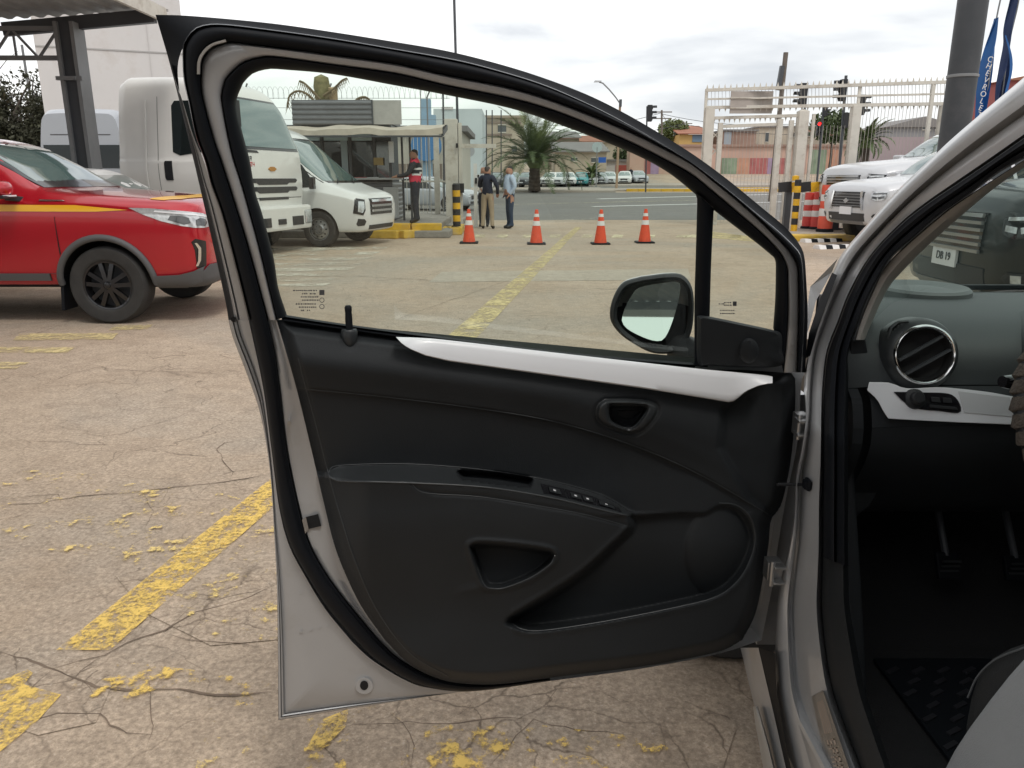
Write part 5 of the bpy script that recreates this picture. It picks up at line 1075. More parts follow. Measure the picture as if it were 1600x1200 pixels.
letters(wv_, wt_, 'FVR', -.86, 1.70, .075, mat('badge_black', (.06, .06, .07), .5)); letters(wv_, wt_, '1724', -.86, 1.60, .075, mat('badge_red', (.55, .05, .06), .5))
mb = MB(); mb.box((.02, 0, .66), (.34, 2.26, .46)); mb.build('bumper', LOR, wt_, bevel=.05)
for s in (-1, 1): mb = MB(); mb.box((.196, s * .58, .60), (.02, .40, .17)); mb.build('bumper_intake', GR, wt_, bevel=.005); mb = MB(); mb.box((.19, s * .97, .66), (.05, .26, .26)); mb.build('headlight', LAMP, wt_, bevel=.03)
mb = MB(); mb.box((.20, 0, .60), (.02, .26, .10)); mb.build('number_plate_slot', GR, wt_)
for y0, y1 in ((-.75, -.05), (.0, .70)): mb = MB(); mb.tube([(.02, y1, 1.93), (-.06, (y0 + y1) / 2, 2.02), (-.05, y0, 2.06)], .014, 6); mb.tube([(-.04, y0 - .1, 2.03), (-.04, y1 - .2, 2.06)], .012, 6); mb.build('wiper', RUBBER, wt_)
mb = MB(); mb.tube([(-.30, -1.05, 2.85), (.10, -1.20, 2.92), (.22, -1.22, 2.72), (.20, -1.20, 2.2)], .018, 8); mb.box((.20, -1.22, 2.45), (.06, .2, .42)); mb.build('side_mirror', GR, wt_, smooth=40)
mb = MB(); mb.tube([(-.45, -.80, 2.92), (-.10, -.92, 3.02), (.05, -.95, 2.80)], .04, 8); mb.build('mirror_arm', GREYST, wt_, smooth=50)
mb = MB(); mb.box((-3.9, 0, .80), (5.0, .9, .25)); mb.box((-4.2, 0, 1.0), (3.6, 2.2, .12)); mb.build('chassis', DKST, wt_)

# ---- white van
va = thing('white_van', 'white van with a long sloping windscreen between the lorry and the guard booth', 'van', (-3.75, 17.25, 0), R(-15))
vr = .372
VS = [(.98, .42, .70, .92, .55, .70, .62), (.94, .34, .86, 1.02, .72, .84, .74), (.78, .30, .98, 1.10, .88, .93, .80), (.45, .30, 1.06, 1.20, .95, .98, .84), (.15, .32, 1.12, 1.32, .97, 1.0, .82), (-.30, .34, 1.16, 1.66, .98, 1.01, .78), (-.75, .34, 1.2, 2.04, .98, 1.02, .76), (-1.1, .34, 1.2, 2.30, .98, 1.02, .75), (-1.5, .34, 1.2, 2.44, .98, 1.02, .76), (-2.2, .34, 1.2, 2.50, .98, 1.02, .78), (-4.6, .36, 1.2, 2.50, .98, 1.02, .78), (-4.75, .4, 1.2, 2.44, .96, 1.0, .76)]
vv = Veh(va, VS, WHITE, [(0, .86, vr, .25), (0, -.86, vr, .25), (-3.5, .86, vr, .25), (-3.5, -.86, vr, .25)], nx=80, arch=1.16)
for x in (0, -3.5):
    for sd_ in (-1, 1): wheel_mesh('w', va, (x, .86 * sd_, vr), vr, .23, sd_, STEEL, 5, .62, holes=10)
vv.patch('windscreen', [(-.80, 1.34), (.80, 1.34), (.72, 2.18), (-.72, 2.18)], F, CGLASS2, .010); vv.patch('windscreen_border', [(-.84, 1.30), (.84, 1.30), (.76, 2.22), (-.76, 2.22)], F, BLACKG, .004)
for dd, s in ((RS, 1), (LS, -1)):
    for q in ([(-.02, 1.22), (-.55, 1.20), (-.55, 1.74), (-.40, 1.66)], [(-.60, 1.20), (-1.45, 1.20), (-1.45, 2.06), (-1.15, 2.12), (-.60, 1.78)]): vv.patch('side_window', q if s == 1 else mir(q), dd, CGLASS, .005)
    q = [(-.56, .5), (-.56, 1.16), (-.57, 1.16), (-.57, .5)]; vv.patch('door_seam', q if s == 1 else mir(q), dd, SILL, .002, skirt=0)
vv.patch('headlight', [(-0.280, .70), (-0.240, .98), (-0.200, 1.0), (-0.020, .97), (-0.020, .76), (-0.090, .66)], D45, BLACKG, .008, .06); vv.patch('headlight_lens', [(-0.200, .73), (-0.180, .94), (-0.050, .93), (-0.050, .79), (-0.110, .71)], D45, LAMP, .014, .06)
for z in (.72, .82, .92): vv.patch('grille_bar', [(-.50, z), (.50, z), (.50, z + .045), (-.50, z + .045)], F, CHROME, .03, .15, skirt=.03)
vv.patch('grille', [(-.54, .66), (.54, .66), (.56, .99), (-.56, .99)], F, BLACKG, .006)
vv.patch('fog_lamp', [(-0.220, .48), (-0.190, .59), (-0.050, .58), (0.000, .53), (-0.050, .45), (-0.190, .44)], D45, GR, .006, .06); vv.patch('lower_grille', [(-.6, .36), (.6, .36), (.6, .45), (-.6, .45)], F, GR, .006)
mb = MB(); mb.tube([(.30, -.6, 1.30), (.05, -.1, 1.40)], .012, 6); mb.tube([(.32, .1, 1.30), (.08, .5, 1.40)], .012, 6); mb.build('wiper', RUBBER, va)
mb = MB(); mb.box((.0, -1.12, 1.30), (.10, .12, .24)); mb.bar((-.05, -.98, 1.22), (0, -1.1, 1.26), .05); mb.build('door_mirror', BLACKG, va, bevel=.02)

# ---- far parked van and white car beside the lorry
gv = thing('grey_panel_van', 'tall pale grey van parked behind the white lorry, near the steel post', 'van', (-9.95, 23.9, 0), R(90), scale=1.08)
GV = mat('pale_grey_paint', (.40, .42, .45), .35, coat=.4)
gb = Veh(gv, [(.9, .4, .9, 1.05, .8, .9, .8), (.3, .36, 1.1, 1.3, .95, 1.0, .85), (-.6, .36, 1.3, 2.1, .98, 1.02, .80), (-1.2, .36, 1.35, 2.55, .98, 1.02, .80), (-4.6, .38, 1.35, 2.7, .98, 1.02, .82), (-4.8, .4, 1.3, 2.6, .96, 1.0, .8)], GV, [(0, .86, .36, .25), (0, -.86, .36, .25), (-3.4, .86, .36, .25), (-3.4, -.86, .36, .25)], nx=40)
for dd, s in ((RS, 1), (LS, -1)):
    q = [(-.5, 1.35), (-4.4, 1.35), (-4.4, 1.85), (-.9, 1.95)]; gb.patch('side_window', q if s == 1 else mir(q), dd, CGLASS, .006, .3)
gb.patch('rear_window', rect(-.82, 1.50, .82, 1.98), (1, 0, 0), CGLASS, .006, .3); gb.patch('rear_seam', rect(-.9, 2.18, .9, 2.2), (1, 0, 0), SILL, .003, .3, skirt=0); gb.patch('windscreen', [(-.8, 1.35), (.8, 1.35), (.72, 2.2), (-.72, 2.2)], F, CGLASS, .006, .3)
for x in (0, -3.4):
    for sd_ in (-1, 1): wheel_mesh('w', gv, (x, .86 * sd_, .36), .36, .22, sd_, STEEL)
SEDAN = [(.88, .30, .62, .70, .62, .72, .62), (.70, .24, .74, .82, .78, .84, .74), (.1, .24, .82, .92, .82, .88, .78), (-.35, .24, .86, .98, .82, .88, .76), (-.75, .24, .88, 1.22, .82, .88, .66), (-1.2, .24, .90, 1.42, .82, .88, .60), (-1.9, .24, .92, 1.44, .82, .88, .60), (-2.5, .26, .93, 1.30, .82, .88, .62), (-2.9, .28, .94, 1.04, .80, .86, .72), (-3.3, .34, .88, .96, .76, .82, .70), (-3.4, .4, .8, .86, .7, .76, .66)]
def sedan(name, label, loc, rz, paint, group=None, scale=1, nx=34, full=True):
    t = thing(name, label, 'car', loc, rz, group, scale=scale)
    b = Veh(t, SEDAN, paint, [(0, .78, .30, .2), (0, -.78, .30, .2), (-2.5, .78, .30, .2), (-2.5, -.78, .30, .2)], nx=nx)
    b.patch('windscreen', [(-.66, .98), (.66, .98), (.56, 1.36), (-.56, 1.36)], F, CGLASS2, .006, .2); b.patch('rear_screen', [(-.6, 1.04), (.6, 1.04), (.52, 1.34), (-.52, 1.34)], (1, 0, 0), CGLASS, .006, .2)
    for dd, s in ((RS, 1), (LS, -1)):
        q = [(-.62, .94), (-2.55, .96), (-2.2, 1.34), (-1.3, 1.36)]; b.patch('side_window', q if s == 1 else mir(q), dd, CGLASS, .005, .2)
    for s in (-1, 1): b.patch('headlight', rect(min(s * .42, s * .68), .60, max(s * .42, s * .68), .72), F, LAMP, .008, .2)
    b.patch('grille', rect(-.38, .50, .38, .66), F, GR, .006, .2); b.patch('bumper_intake', rect(-.5, .32, .5, .42), F, GR, .006, .2); b.patch('number_plate', rect(-.18, .43, .18, .52), F, WHITEP, .012, .3)
    for x in (0, -2.5):
        for sd_ in (-1, 1): wheel_mesh('w', t, (x, .78 * sd_, .30), .30, .19, sd_, STEEL)
    return t
sedan('white_car', 'white car whose windscreen shows between the red pickup and the lorry cab', (-5.0, 11.9, 0), R(-2), WHITE, scale=1.06)
sedan('white_car', 'white car parked behind the camera, reflected in the door mirror', (-5.0, -13.2, 0), R(60), WHITE)
sedan('silver_car', 'silver car behind the guard booth fence', gnd(700, 335) + np.array([0.1, 3.2, 0]), R(-20), GV)
# ---------------------------------------------------------------- yard furniture
# canopy at the left: roof sheet, edge beam, truss and post
can = thing('canopy', 'dark steel canopy with a lattice truss over the left of the yard', 'canopy', (-7.2, 13.5, 0))
CORR = mat('dark_roof_sheet', (.30, .30, .30), .6, var=.1)
def zr(x): return 3.80 + max(0, x + 9) * .045
mb = MB(); G = []
for i, y in enumerate((-14, 13.9)):
    G.append([(x, y, zr(x) + .10 + .035 * (1 if k % 4 in (0, 1) else 0)) for k, x in enumerate(np.linspace(-16, -5.65, 160))])
mb.grid(np.array(G)); G2 = np.array(G) + np.array([0, 0, .02]); mb.grid(G2); mb.build('roof_sheet', CORR, can, world=True)
mb = MB(); mb.bar((-8.2, 13.55, zr(-8.2) - .12), (-5.75, 13.55, zr(-5.75) - .03), .12, .20); mb.build('edge_beam', DKST, can, world=True)
for y in (-13, -8, -3, 2, 7.5): mb = MB(); mb.bar((-16, y, zr(-16) - .0), (-5.7, y, zr(-5.7) - .0), .10, .16); mb.build('roof_beam', DKST, can, world=True)
mb = MB(); mb.bar((-5.68, -14, zr(-5.68) + .02), (-5.68, 13.8, zr(-5.68) + .02), .06, .22); mb.build('fascia', CREAMST, can, world=True)
p_a, p_b = atY(100, 30, 13.5), atY(132, 232, 13.5)
mb = MB(); mb.box((-7.12, 13.5, 1.9), (.20, .26, 3.8)); mb.build('post', DKST, can, world=True)
for dx in (-.13, .13): mb = MB(); mb.box((-7.12 + dx, 13.48, 1.9), (.06, .34, 3.8)); mb.build('post_flange', GREYST, can, world=True)
mb = MB(); mb.box((-7.12, 13.30, 2.95), (.42, .06, .06)); mb.box((-7.02, 13.26, 2.95), (.05, .06, .05)); mb.build('post_clamp', GREYST, can, world=True)
zt_, zb_ = 3.72, 3.28
for z, w in ((zt_, .07), (zb_, .07)): mb = MB(); mb.bar((-16, 13.5, z + .02), (-7.0, 13.5, z), w, w); mb.build('truss_chord', GREYST, can, world=True)
xs_ = np.linspace(-16, -7.3, 24)
for i in range(23):
    a = (xs_[i], 13.5, zt_ if i % 2 else zb_); b = (xs_[i + 1], 13.5, zb_ if i % 2 else zt_); mb = MB(); mb.bar(a, b, .035, .035); mb.build('truss_brace', GREYST, can, world=True)
    if i % 2: mb = MB(); mb.bar((xs_[i], 13.53, zb_), (xs_[i], 13.53, zt_), .03, .03); mb.build('truss_upright', GREYST, can, world=True)
for y in (-8, 2.0): mb = MB(); mb.box((-15.4, y, 1.9), (.25, .25, 3.9)); mb.build('post', DKST, can, world=True)
# workshop canopy behind the camera (seen in the door mirror)
wc2 = thing('workshop_canopy', 'dark corrugated workshop roof reflected in the door mirror', 'canopy', (-3, -10, 0))
mb = MB(); G = []
for y in (-17.5, -3.2): G.append([(x, y, 4.0 + .04 * (1 if k % 4 in (0, 1) else 0)) for k, x in enumerate(np.linspace(-13, 6, 240))])
mb.grid(np.array(G)); mb.grid(np.array(G) + np.array([0, 0, .03])); mb.build('roof_sheet', mat('workshop_roof', (.05, .05, .055), .6), wc2, world=True)
for y in (-17.4, -12.5, -8, -3.3): mb = MB(); mb.bar((-13, y, 3.9), (6, y, 3.9), .12, .22); mb.build('roof_beam', DKST, wc2, world=True)
mb = MB(); mb.bar((-13, -17.6, 3.72), (6, -17.6, 3.72), .06, .22); mb.build('fascia', WHITEP, wc2, world=True)
mb = MB(); mb.bar((-13, -17.64, 3.95), (-6, -17.64, 3.95), .06, .2); mb.build('red_fascia', mat('fascia_red', (.4, .03, .03), .6), wc2, world=True)
for x in (-12.5, -4.5, 5.5): 
    for y in (-17.2, -3.4): mb = MB(); mb.box((x, y, 1.95), (.2, .2, 3.9)); mb.build('post', DKST, wc2, world=True)
# traffic cones
ORG = mat('cone_orange', (.75, .085, .03), .5, var=.08, dirt=(.5, .07, .03), dscale=9); RFL = mat('reflective_white', (.72, .70, .68), .4)
def cone(label, u, v, h=.74):
    t = thing('traffic_cone', label, 'cone', gnd(u, v), 0, 'row of traffic cones across the yard exit')
    mb = MB(); mb.box((0, 0, .018), (.40, .40, .036)); mb.build('base', RUBBER, t, bevel=.01)
    r = lambda z: .145 - (.145 - .032) * z / h
    for nm, z0, z1, m, e in (('lower_sleeve', .036, .40, ORG, 0), ('reflective_band', .40, .50, RFL, .003), ('middle_sleeve', .50, .585, ORG, 0), ('reflective_band', .585, .65, RFL, .003), ('tip', .65, h, ORG, 0)):
        mb = MB(); mb.lathe([(r(z0) - .01, z0), (r(z0) + e, z0), (r(z1) + e, z1), (r(z1) - .012, z1)] + ([(0, z1)] if nm == 'tip' else []), 24); mb.build(nm, m, t, smooth=40)
    return t
cone('traffic cone nearest the guard booth, leftmost of the four', 733, 380); cone('traffic cone in front of the palm tree, second of the row', 838, 381.5); cone('traffic cone right of the yellow line, third of the row', 938, 381.5); cone('traffic cone nearest the car mirror, rightmost of the row', 1007, 379.5)
# striped bollards
def bollard(label, u, v, h, r=.10):
    p = gnd(u, v); t = thing('striped_bollard', label, 'bollard', p); k = 8
    for i in range(k): mb = MB(); z0, z1 = h * i / k, h * (i + 1) / k; mb.lathe([(0, z0), (r, z0), (r, z1), (0, z1)] if i < k - 1 else [(0, z0), (r, z0), (r, z1 - .02), (r * .8, z1), (0, z1)], 24); mb.build('stripe', YEL if i % 2 == 0 else BLK, t, smooth=40)
    return t
bollard('yellow and black striped bollard at the end of the booth island', 714, 365, 1.25); bollard('yellow and black striped bollard beside the orange barrels', 1240, 361, 1.36, .085)
# booth island: two-step platform with single painted kerb stones
isl = MB(); isl.box((-4.3, 22.4, .085), (5.6, 7.0, .17)); isl = tag(isl.build('booth_island', ISL, base=True, bevel=.03), kind='structure')
def stones(path_, z0, h, w, m, parent):
    P = np.array(path_, float); s = np.r_[0, np.cumsum(np.linalg.norm(np.diff(P, axis=0), axis=1))]; n = max(1, int(s[-1] / .75)); inv = matchain(parent).inverted()
    for i in range(n):
        a, b = s[-1] * (i + .015) / n, s[-1] * (i + .985) / n; pa = np.array([np.interp(a, s, P[:, k]) for k in (0, 1)]); pb = np.array([np.interp(b, s, P[:, k]) for k in (0, 1)])
        mb = MB(); mb.bar((*pa, z0 + h / 2), (*pb, z0 + h / 2), w, h); mb.build('kerb_stone', m, parent, world=True, bevel=.025)
kp_ = [gnd(u, v)[:2] for u, v in ((428, 366), (500, 369), (560, 372), (610, 374), (640, 373), (680, 369), (703, 364))] ; kp_ = [p + np.array([0, .17]) for p in kp_] + [np.array([-1.42, 19.7]), np.array([-1.45, 21.5])]
stones(kp_, 0, .19, .30, KYF, isl)
pl2 = MB(); pl2.box((-4.35, 22.55, .17), (5.2, 6.5, .33)); pl2.build('upper_step', ISL, isl, world=True, bevel=.03)
stones([(-3.2, 19.18), (-2.2, 19.16), (-1.70, 19.22)], .16, .175, .26, KY, isl)
# guard booth
bo = thing('guard_booth', 'grey guard booth with a corrugated roof sign and beige awning', 'booth', (-4.2, 20.9, .335))
CG = mat('corrugated_grey', (.17, .175, .185), .5, .3, var=.08); PANEL = mat('booth_panel', (.42, .43, .44), .6, var=.06); DGL = mat('booth_dark_glass', (.016, .022, .028), .05, spec=.8, coat=.5)
BX0, BX1, BY0, BY1 = -5.55, -3.05, 20.2, 22.2
def corr(name, x0, x1, y, z0, z1, n, m, parent, amp=.02):
    mb = MB(); zs = np.linspace(z0, z1, n * 4 + 1); G = np.array([[(x, y - amp * (1 if k % 4 in (1, 2) else 0), z) for x in (x0, x1)] for k, z in enumerate(zs)]); mb.grid(G); mb.grid(G + np.array([0, .03, 0])); return mb.build(name, m, parent, world=True)
corr('lower_wall', BX0, BX1 + .02, BY0, .34, 1.30, 8, CG, bo); mb = MB()
mb.grid(np.array([[(BX1 + .0 + .02 * (1 if k % 4 in (1, 2) else 0), y, z) for y in (BY0, BY1)] for k, z in enumerate(np.linspace(.34, 1.3, 33))])); mb.build('side_wall', CG, bo, world=True)
mb = MB(); mb.box(((BX0 + BX1) / 2, (BY0 + BY1) / 2 + .1, 1.45), (BX1 - BX0 - .15, BY1 - BY0 - .3, 2.2)); mb.build('interior', mat('booth_interior', (.035, .045, .055), .7), bo, world=True)
mb = MB(); mb.box(((BX0 + BX1) / 2, (BY0 + BY1) / 2, 2.62), (BX1 - BX0 + .1, BY1 - BY0 + .1, .10)); mb.build('ceiling', CG, bo, world=True)
for x in (BX0, -4.75, -4.05, -3.45, BX1): mb = MB(); mb.box((x, BY0 + .02, 1.95), (.07, .07, 1.3)); mb.build('window_post', DKST, bo, world=True)
for x0, x1 in ((BX0 + .06, -4.80), (-4.70, -4.10), (-4.0, -3.50), (-3.40, BX1 - .05)):
    mb = MB(); mb.box(((x0 + x1) / 2, BY0 + .05, 1.85), (x1 - x0, .02, .95)); mb.build('window_pane', DGL, bo, world=True)
    mb = MB(); mb.box(((x0 + x1) / 2, BY0 + .03, 2.43), (x1 - x0, .03, .26)); mb.build('top_pane', mat('painted_reflection_glass', (.50, .64, .68), .06, coat=1.0), bo, world=True) if x1 < -3.45 else mb.build('top_panel', DKST, bo, world=True)  # pale base colour paints the bright reflection in the upper panes
mb = MB(); mb.box((-4.2, BY0 + .035, 1.86), (.16, .02, .95)); mb.build('blind', mat('blind_grey', (.30, .36, .38), .6), bo, world=True)
mb = MB(); mb.box((-3.62, BY0 - .02, 1.38), (1.75, .42, .05)); mb.build('counter', PANEL, bo, world=True, bevel=.008)
mb = MB(); mb.box((-3.05, BY0 - .12, .80), (.36, .10, .75)); mb.build('counter_panel', PANEL, bo, world=True)
for i, (dx, c) in enumerate(((-.2, (.6, .1, .1)), (.1, (.7, .7, .7)))): mb = MB(); mb.box((-3.6 + dx, BY0 - .05, 1.412), (.28, .2, .012), rz=.2 * i); mb.build('counter_paper', mat('paper%d' % i, c, .7), bo, world=True)
corr('roof_sign', -5.38, -3.42, 20.0, 2.66, 3.24, 5, CG, bo, .03); mb = MB(); mb.box((-3.06, 20.02, 2.95), (.70, .06, .56)); mb.build('sign_end', mat('sign_end_grey', (.36, .35, .33), .6, var=.1), bo, world=True)
mb = MB(); mb.box((-3.41, 19.98, 2.95), (.03, .06, .58)); mb.build('sign_divider', DKST, bo, world=True)
mb = MB(); mb.box((-4.2, 21.0, 2.95), (2.4, 1.8, .5)); mb.build('roof_box', CG, bo, world=True)
AWN = mat('beige_awning', (.46, .41, .34), .8, var=.12, bump=.2, bscale=20)
mb = MB(); xs_ = np.linspace(-5.45, -1.62, 28); G = np.array([[(x, y, z + .025 * math.sin(x * 3.1 + y) + .015 * math.sin(x * 7)) for x in xs_] for y, z in ((20.3, 2.66), (19.6, 2.60), (18.95, 2.50), (18.94, 2.36))]); mb.grid(G); mb.build('awning', AWN, bo, world=True, smooth=60)
mb = MB(); mb.bar((-5.45, 18.96, 2.34), (-1.62, 18.96, 2.34), .04, .04); mb.build('awning_rail', DKST, bo, world=True)
mb = MB(); mb.bar((-1.63, 19.0, 2.40), (-1.63, 20.3, 2.62), .05, .12); mb.build('awning_end', DKST, bo, world=True)
for x in (-2.75, -2.55): mb = MB(); mb.box((x, 20.2, 1.45), (.05, .05, 2.2)); mb.build('awning_post', DKST, bo, world=True)
mb = MB(); mb.box((-3.0, 20.05, 2.02), (.12, .04, .5)); mb.build('notice', WHITEP, bo, world=True)
mb = MB(); mb.box((-3.34, 20.14, 1.80), (.24, .04, .18)); mb.build('notice', mat('notice_ochre', (.35, .25, .10), .7), bo, world=True)
# cream gate post and fence beside the booth
gp_ = thing('gate_post', 'tall cream steel gate post beside the left striped bollard', 'post', (-1.69, 23.0, 0))
mb = MB(); mb.box((-1.72, 23.0, 1.5), (.36, .36, 3.0)); mb.build('shaft', CREAMST, gp_, world=True, bevel=.02); mb = MB(); mb.box((-1.47, 23.0, 1.45), (.09, .2, 2.9)); mb.build('guide_channel', CREAMST, gp_, world=True)
mb = MB(); mb.box((-1.0, 23.05, 2.28), (1.1, .08, .11)); mb.build('bracket', CREAMST, gp_, world=True); mb = MB(); mb.box((-1.52, 22.78, 1.12), (.30, .12, .26)); mb.build('lock_box', BLACKP, gp_, world=True); mb = MB(); mb.box((-1.55, 22.75, 2.28), (.06, .06, .12)); mb.build('sensor', BLACKP, gp_, world=True)
mb = MB(); mb.box((-1.62, 22.75, .62), (.10, .1, .28)); mb.build('motor_cover', PANEL, gp_, world=True, bevel=.02)
gl = thing('white_gate', 'slim white gate upright beside the man in the navy jacket', 'gate', (-1.06, 23.2, 0))
mb = MB(); mb.box((-1.06, 23.2, .9), (.10, .10, 1.8)); mb.build('upright', mat('white_steel', (.70, .69, .66), .5), gl, world=True); mb = MB(); mb.box((-1.04, 23.13, 1.32), (.06, .05, .16)); mb.build('latch', BLACKP, gl, world=True)
fl = thing('bar_fence', 'cream bar fence behind the guard in the red vest', 'fence', (-3, 24, 0))
for z in (.2, 1.3, 2.6): mb = MB(); mb.bar((-4.6, 24, z), (-1.9, 24, z), .05, .05); mb.build('rail', CREAMST, fl, world=True)
mb = MB()
for x in np.arange(-4.6, -1.9, .12): mb.box((x, 24, 1.35), (.016, .016, 2.6))
o = mb.build('bars', CREAMST, fl, world=True); o['kind'] = 'stuff'
for x in (-2.25, -4.6): mb = MB(); mb.box((x, 24.02, 1.4), (.16, .12, 2.8)); mb.build('fence_post', CREAMST, fl, world=True)
rz_ = thing('razor_wire_fence', 'wire fence topped with coiled razor wire above the booth', 'fence', (-5, 29, 0))
for x in (-9.5, -6.55, -3.0): mb = MB(); mb.tube([(x, 29, 0), (x, 29, 4.15), (x + .22, 28.9, 4.6)], .03, 6); mb.build('fence_post', GREYST, rz_, world=True)
for z in (3.0, 3.4, 3.8, 4.12): mb = MB(); mb.bar((-10, 29, z), (-2.2, 29, z), .014, .014); mb.build('wire', GREYST, rz_, world=True)
mb = MB(); pts = [(-10 + .0062 * i * 1.0, 29 + .2 * math.sin(i * .21), 4.3 + .2 * math.cos(i * .21)) for i in range(1250)]; mb.tube(pts, .005, 4); o = mb.build('razor_coil', GREYST, rz_, world=True)
# right-hand side: steel gate portal and spiked fence
gt = thing('steel_gate', 'tall cream steel gate with spiked top rails and a grey board', 'gate', (7.4, 23.8, 0))
def YG(u): return 24.5 - .0050 * (u - 1104)
def gp3(u, v): return atY(u, v, YG(u))
def rail(u0, v0, u1, v1, w=.09, nm='rail'):
    mb = MB(); mb.bar(gp3(u0, v0), gp3(u1, v1), w, w); mb.build(nm, CREAMST, gt, world=True)
for a in ((1103, 141, 1485, 128), (1104, 155, 1485, 146.5), (1104, 168, 1485, 162), (1114, 184.5, 1250, 180.5), (1130, 197.5, 1216, 194)): rail(*a, w=.085 if a[1] != 155 else .05)
def spikes(u0, v0, u1, v1, up, step=9.2, hh=.14):
    mb = MB(); n = int((u1 - u0) / step)
    for i in range(n):
        u = u0 + step * i; p = gp3(u, v0 + (v1 - v0) * i / n); mb.add([p + np.array([-.035, 0, 0]), p + np.array([.035, 0, 0]), p + np.array([.0, .03, 0]), p + np.array([0, 0, hh * up])], [(0, 1, 3), (1, 2, 3), (2, 0, 3), (0, 1, 2)])
    o = mb.build('spikes', CREAMST, gt, world=True); o['kind'] = 'stuff'
spikes(1105, 139.5, 1485, 126.5, 1); spikes(1106, 169, 1485, 163.5, -1, hh=.12); spikes(1116, 186, 1250, 182, -1, 8)
mb = MB()
for u in np.arange(1106, 1484, 5.6): mb.bar(gp3(u, 141 - 13 * (u - 1103) / 382), gp3(u, 168 - 6 * (u - 1103) / 382), .009, .009)
for u in np.arange(1130, 1330, 5.6): mb.bar(gp3(u, 196), (gp3(u, 196)[0], gp3(u, 196)[1], .1), .009, .009)
for u in np.arange(1345, 1500, 5.6): mb.bar(gp3(u, 163), (gp3(u, 163)[0], gp3(u, 163)[1], .1), .009, .009)
o = mb.build('bars', mat('bar_steel', (.34, .315, .28), .6), gt, world=True); o['kind'] = 'stuff'
def gpost(u, v, w, d=None, cap=0):
    p = gp3(u, v); mb = MB(); mb.box((p[0], p[1], p[2] / 2), (w, d or w, p[2]))
    if cap: mb.add([(p[0] - w / 2, p[1] - w / 2, p[2]), (p[0] + w / 2, p[1] - w / 2, p[2]), (p[0] + w / 2, p[1] + w / 2, p[2]), (p[0] - w / 2, p[1] + w / 2, p[2]), (p[0], p[1], p[2] + cap)], [(0, 1, 4), (1, 2, 4), (2, 3, 4), (3, 0, 4)])
    mb.build('gate_upright', CREAMST, gt, world=True)
gpost(1104, 139, .07); gpost(1109, 168, .26); gpost(1126, 192, .13); gpost(1219, 186, .15); gpost(1237, 188, .12); gpost(1255, 174, .28, cap=.08); gpost(1272, 178, .08); gpost(1344, 133, .07); gpost(1338, 166, .24); gpost(1459, 130, .09); gpost(1478, 165, .26)
mb = MB(); a = gp3(1174, 160); mb.box(a, (1.24, .05, .62)); 
mb.build('board', mat('gate_board', (.36, .32, .29), .7, var=.06), gt, world=True)
for k in (-.16, .12): mb = MB(); mb.box(a + np.array([0, -.04, k]), (1.25, .04, .03)); mb.build('board_rib', CREAMST, gt, world=True)
for v in (205, 230): mb = MB(); mb.bar(gp3(1112, v), gp3(1124, v + 12), .03, .03); mb.bar(gp3(1124, v), gp3(1112, v + 12), .03, .03); mb.build('brace', CREAMST, gt, world=True)
# striped barrier beam and housing
bb_ = thing('barrier_beam', 'black and yellow striped barrier beam behind the right bollard', 'barrier', atY(1255, 340, 21.9) * np.array([1, 1, 0]))
for i, (u0, u1) in enumerate(((1217, 1236), (1236, 1250), (1250, 1266), (1266, 1282), (1282, 1300), (1300, 1318))): mb = MB(); a, b = atY(u0, 293, 21.9), atY(u1, 291, 21.9); mb.bar(a, b, .12, .26); mb.build('beam_band', BLK if i % 2 == 0 else YEL, bb_, world=True)
for u in (1232, 1310): mb = MB(); p = atY(u, 298, 21.95); mb.box((p[0], p[1], p[2] / 2), (.16, .16, p[2])); mb.build('beam_post', DKST, bb_, world=True)
mb = MB(); mb.lathe([(0, -.02), (.09, -.02), (.09, .10), (0, .12)], 16, Matrix.Translation(Vector(V3(atY(1243, 281, 21.7))))); mb.build('beacon', YEL, bb_, world=True, smooth=40)
# barrels
BOR = mat('barrel_orange', (.70, .10, .055), .5, var=.1); BRED = mat('barrel_red', (.60, .06, .05), .5, var=.1)
def barrel(label, u, v, h, r, m):
    t = thing('safety_barrel', label, 'barrel', gnd(u, v), 0, 'safety barrels by the gate'); zs = [0, .06, .30, .42, .62, .74, .93, 1.0]
    for i, (nm, a, b, mm, rr) in enumerate((('base', 0, .07, RUBBER, 1.18), ('lower_band', .07, .34, m, 1.0), ('reflective_band', .34, .50, RFL, .985), ('middle_band', .50, .66, m, .95), ('reflective_band', .66, .80, RFL, .92), ('top', .80, 1.0, m, .88))):
        mb = MB(); q = r * rr; mb.lathe([(0, a * h), (q, a * h), (q * 1.02, (a + b) / 2 * h), (q * .97, b * h), (0, b * h)], 22); mb.build(nm, mm, t, smooth=45)
    return t
barrel('red safety barrel closest to the striped bollard', 1262, 357, 1.0, .17, BRED); barrel('red safety barrel between two others with a white lid', 1276, 358, 1.02, .18, BRED); barrel('tall orange safety barrel with a cone tip, nearest the white pickups', 1288, 362, 1.22, .19, BOR)
c5 = copy_tree(bpy.data.objects['traffic_cone']); c5['label'] = 'traffic cone standing against the white pickup bumper'; c5.location = V3(gnd(1303, 358)); c5['group'] = 'row of traffic cones across the yard exit'
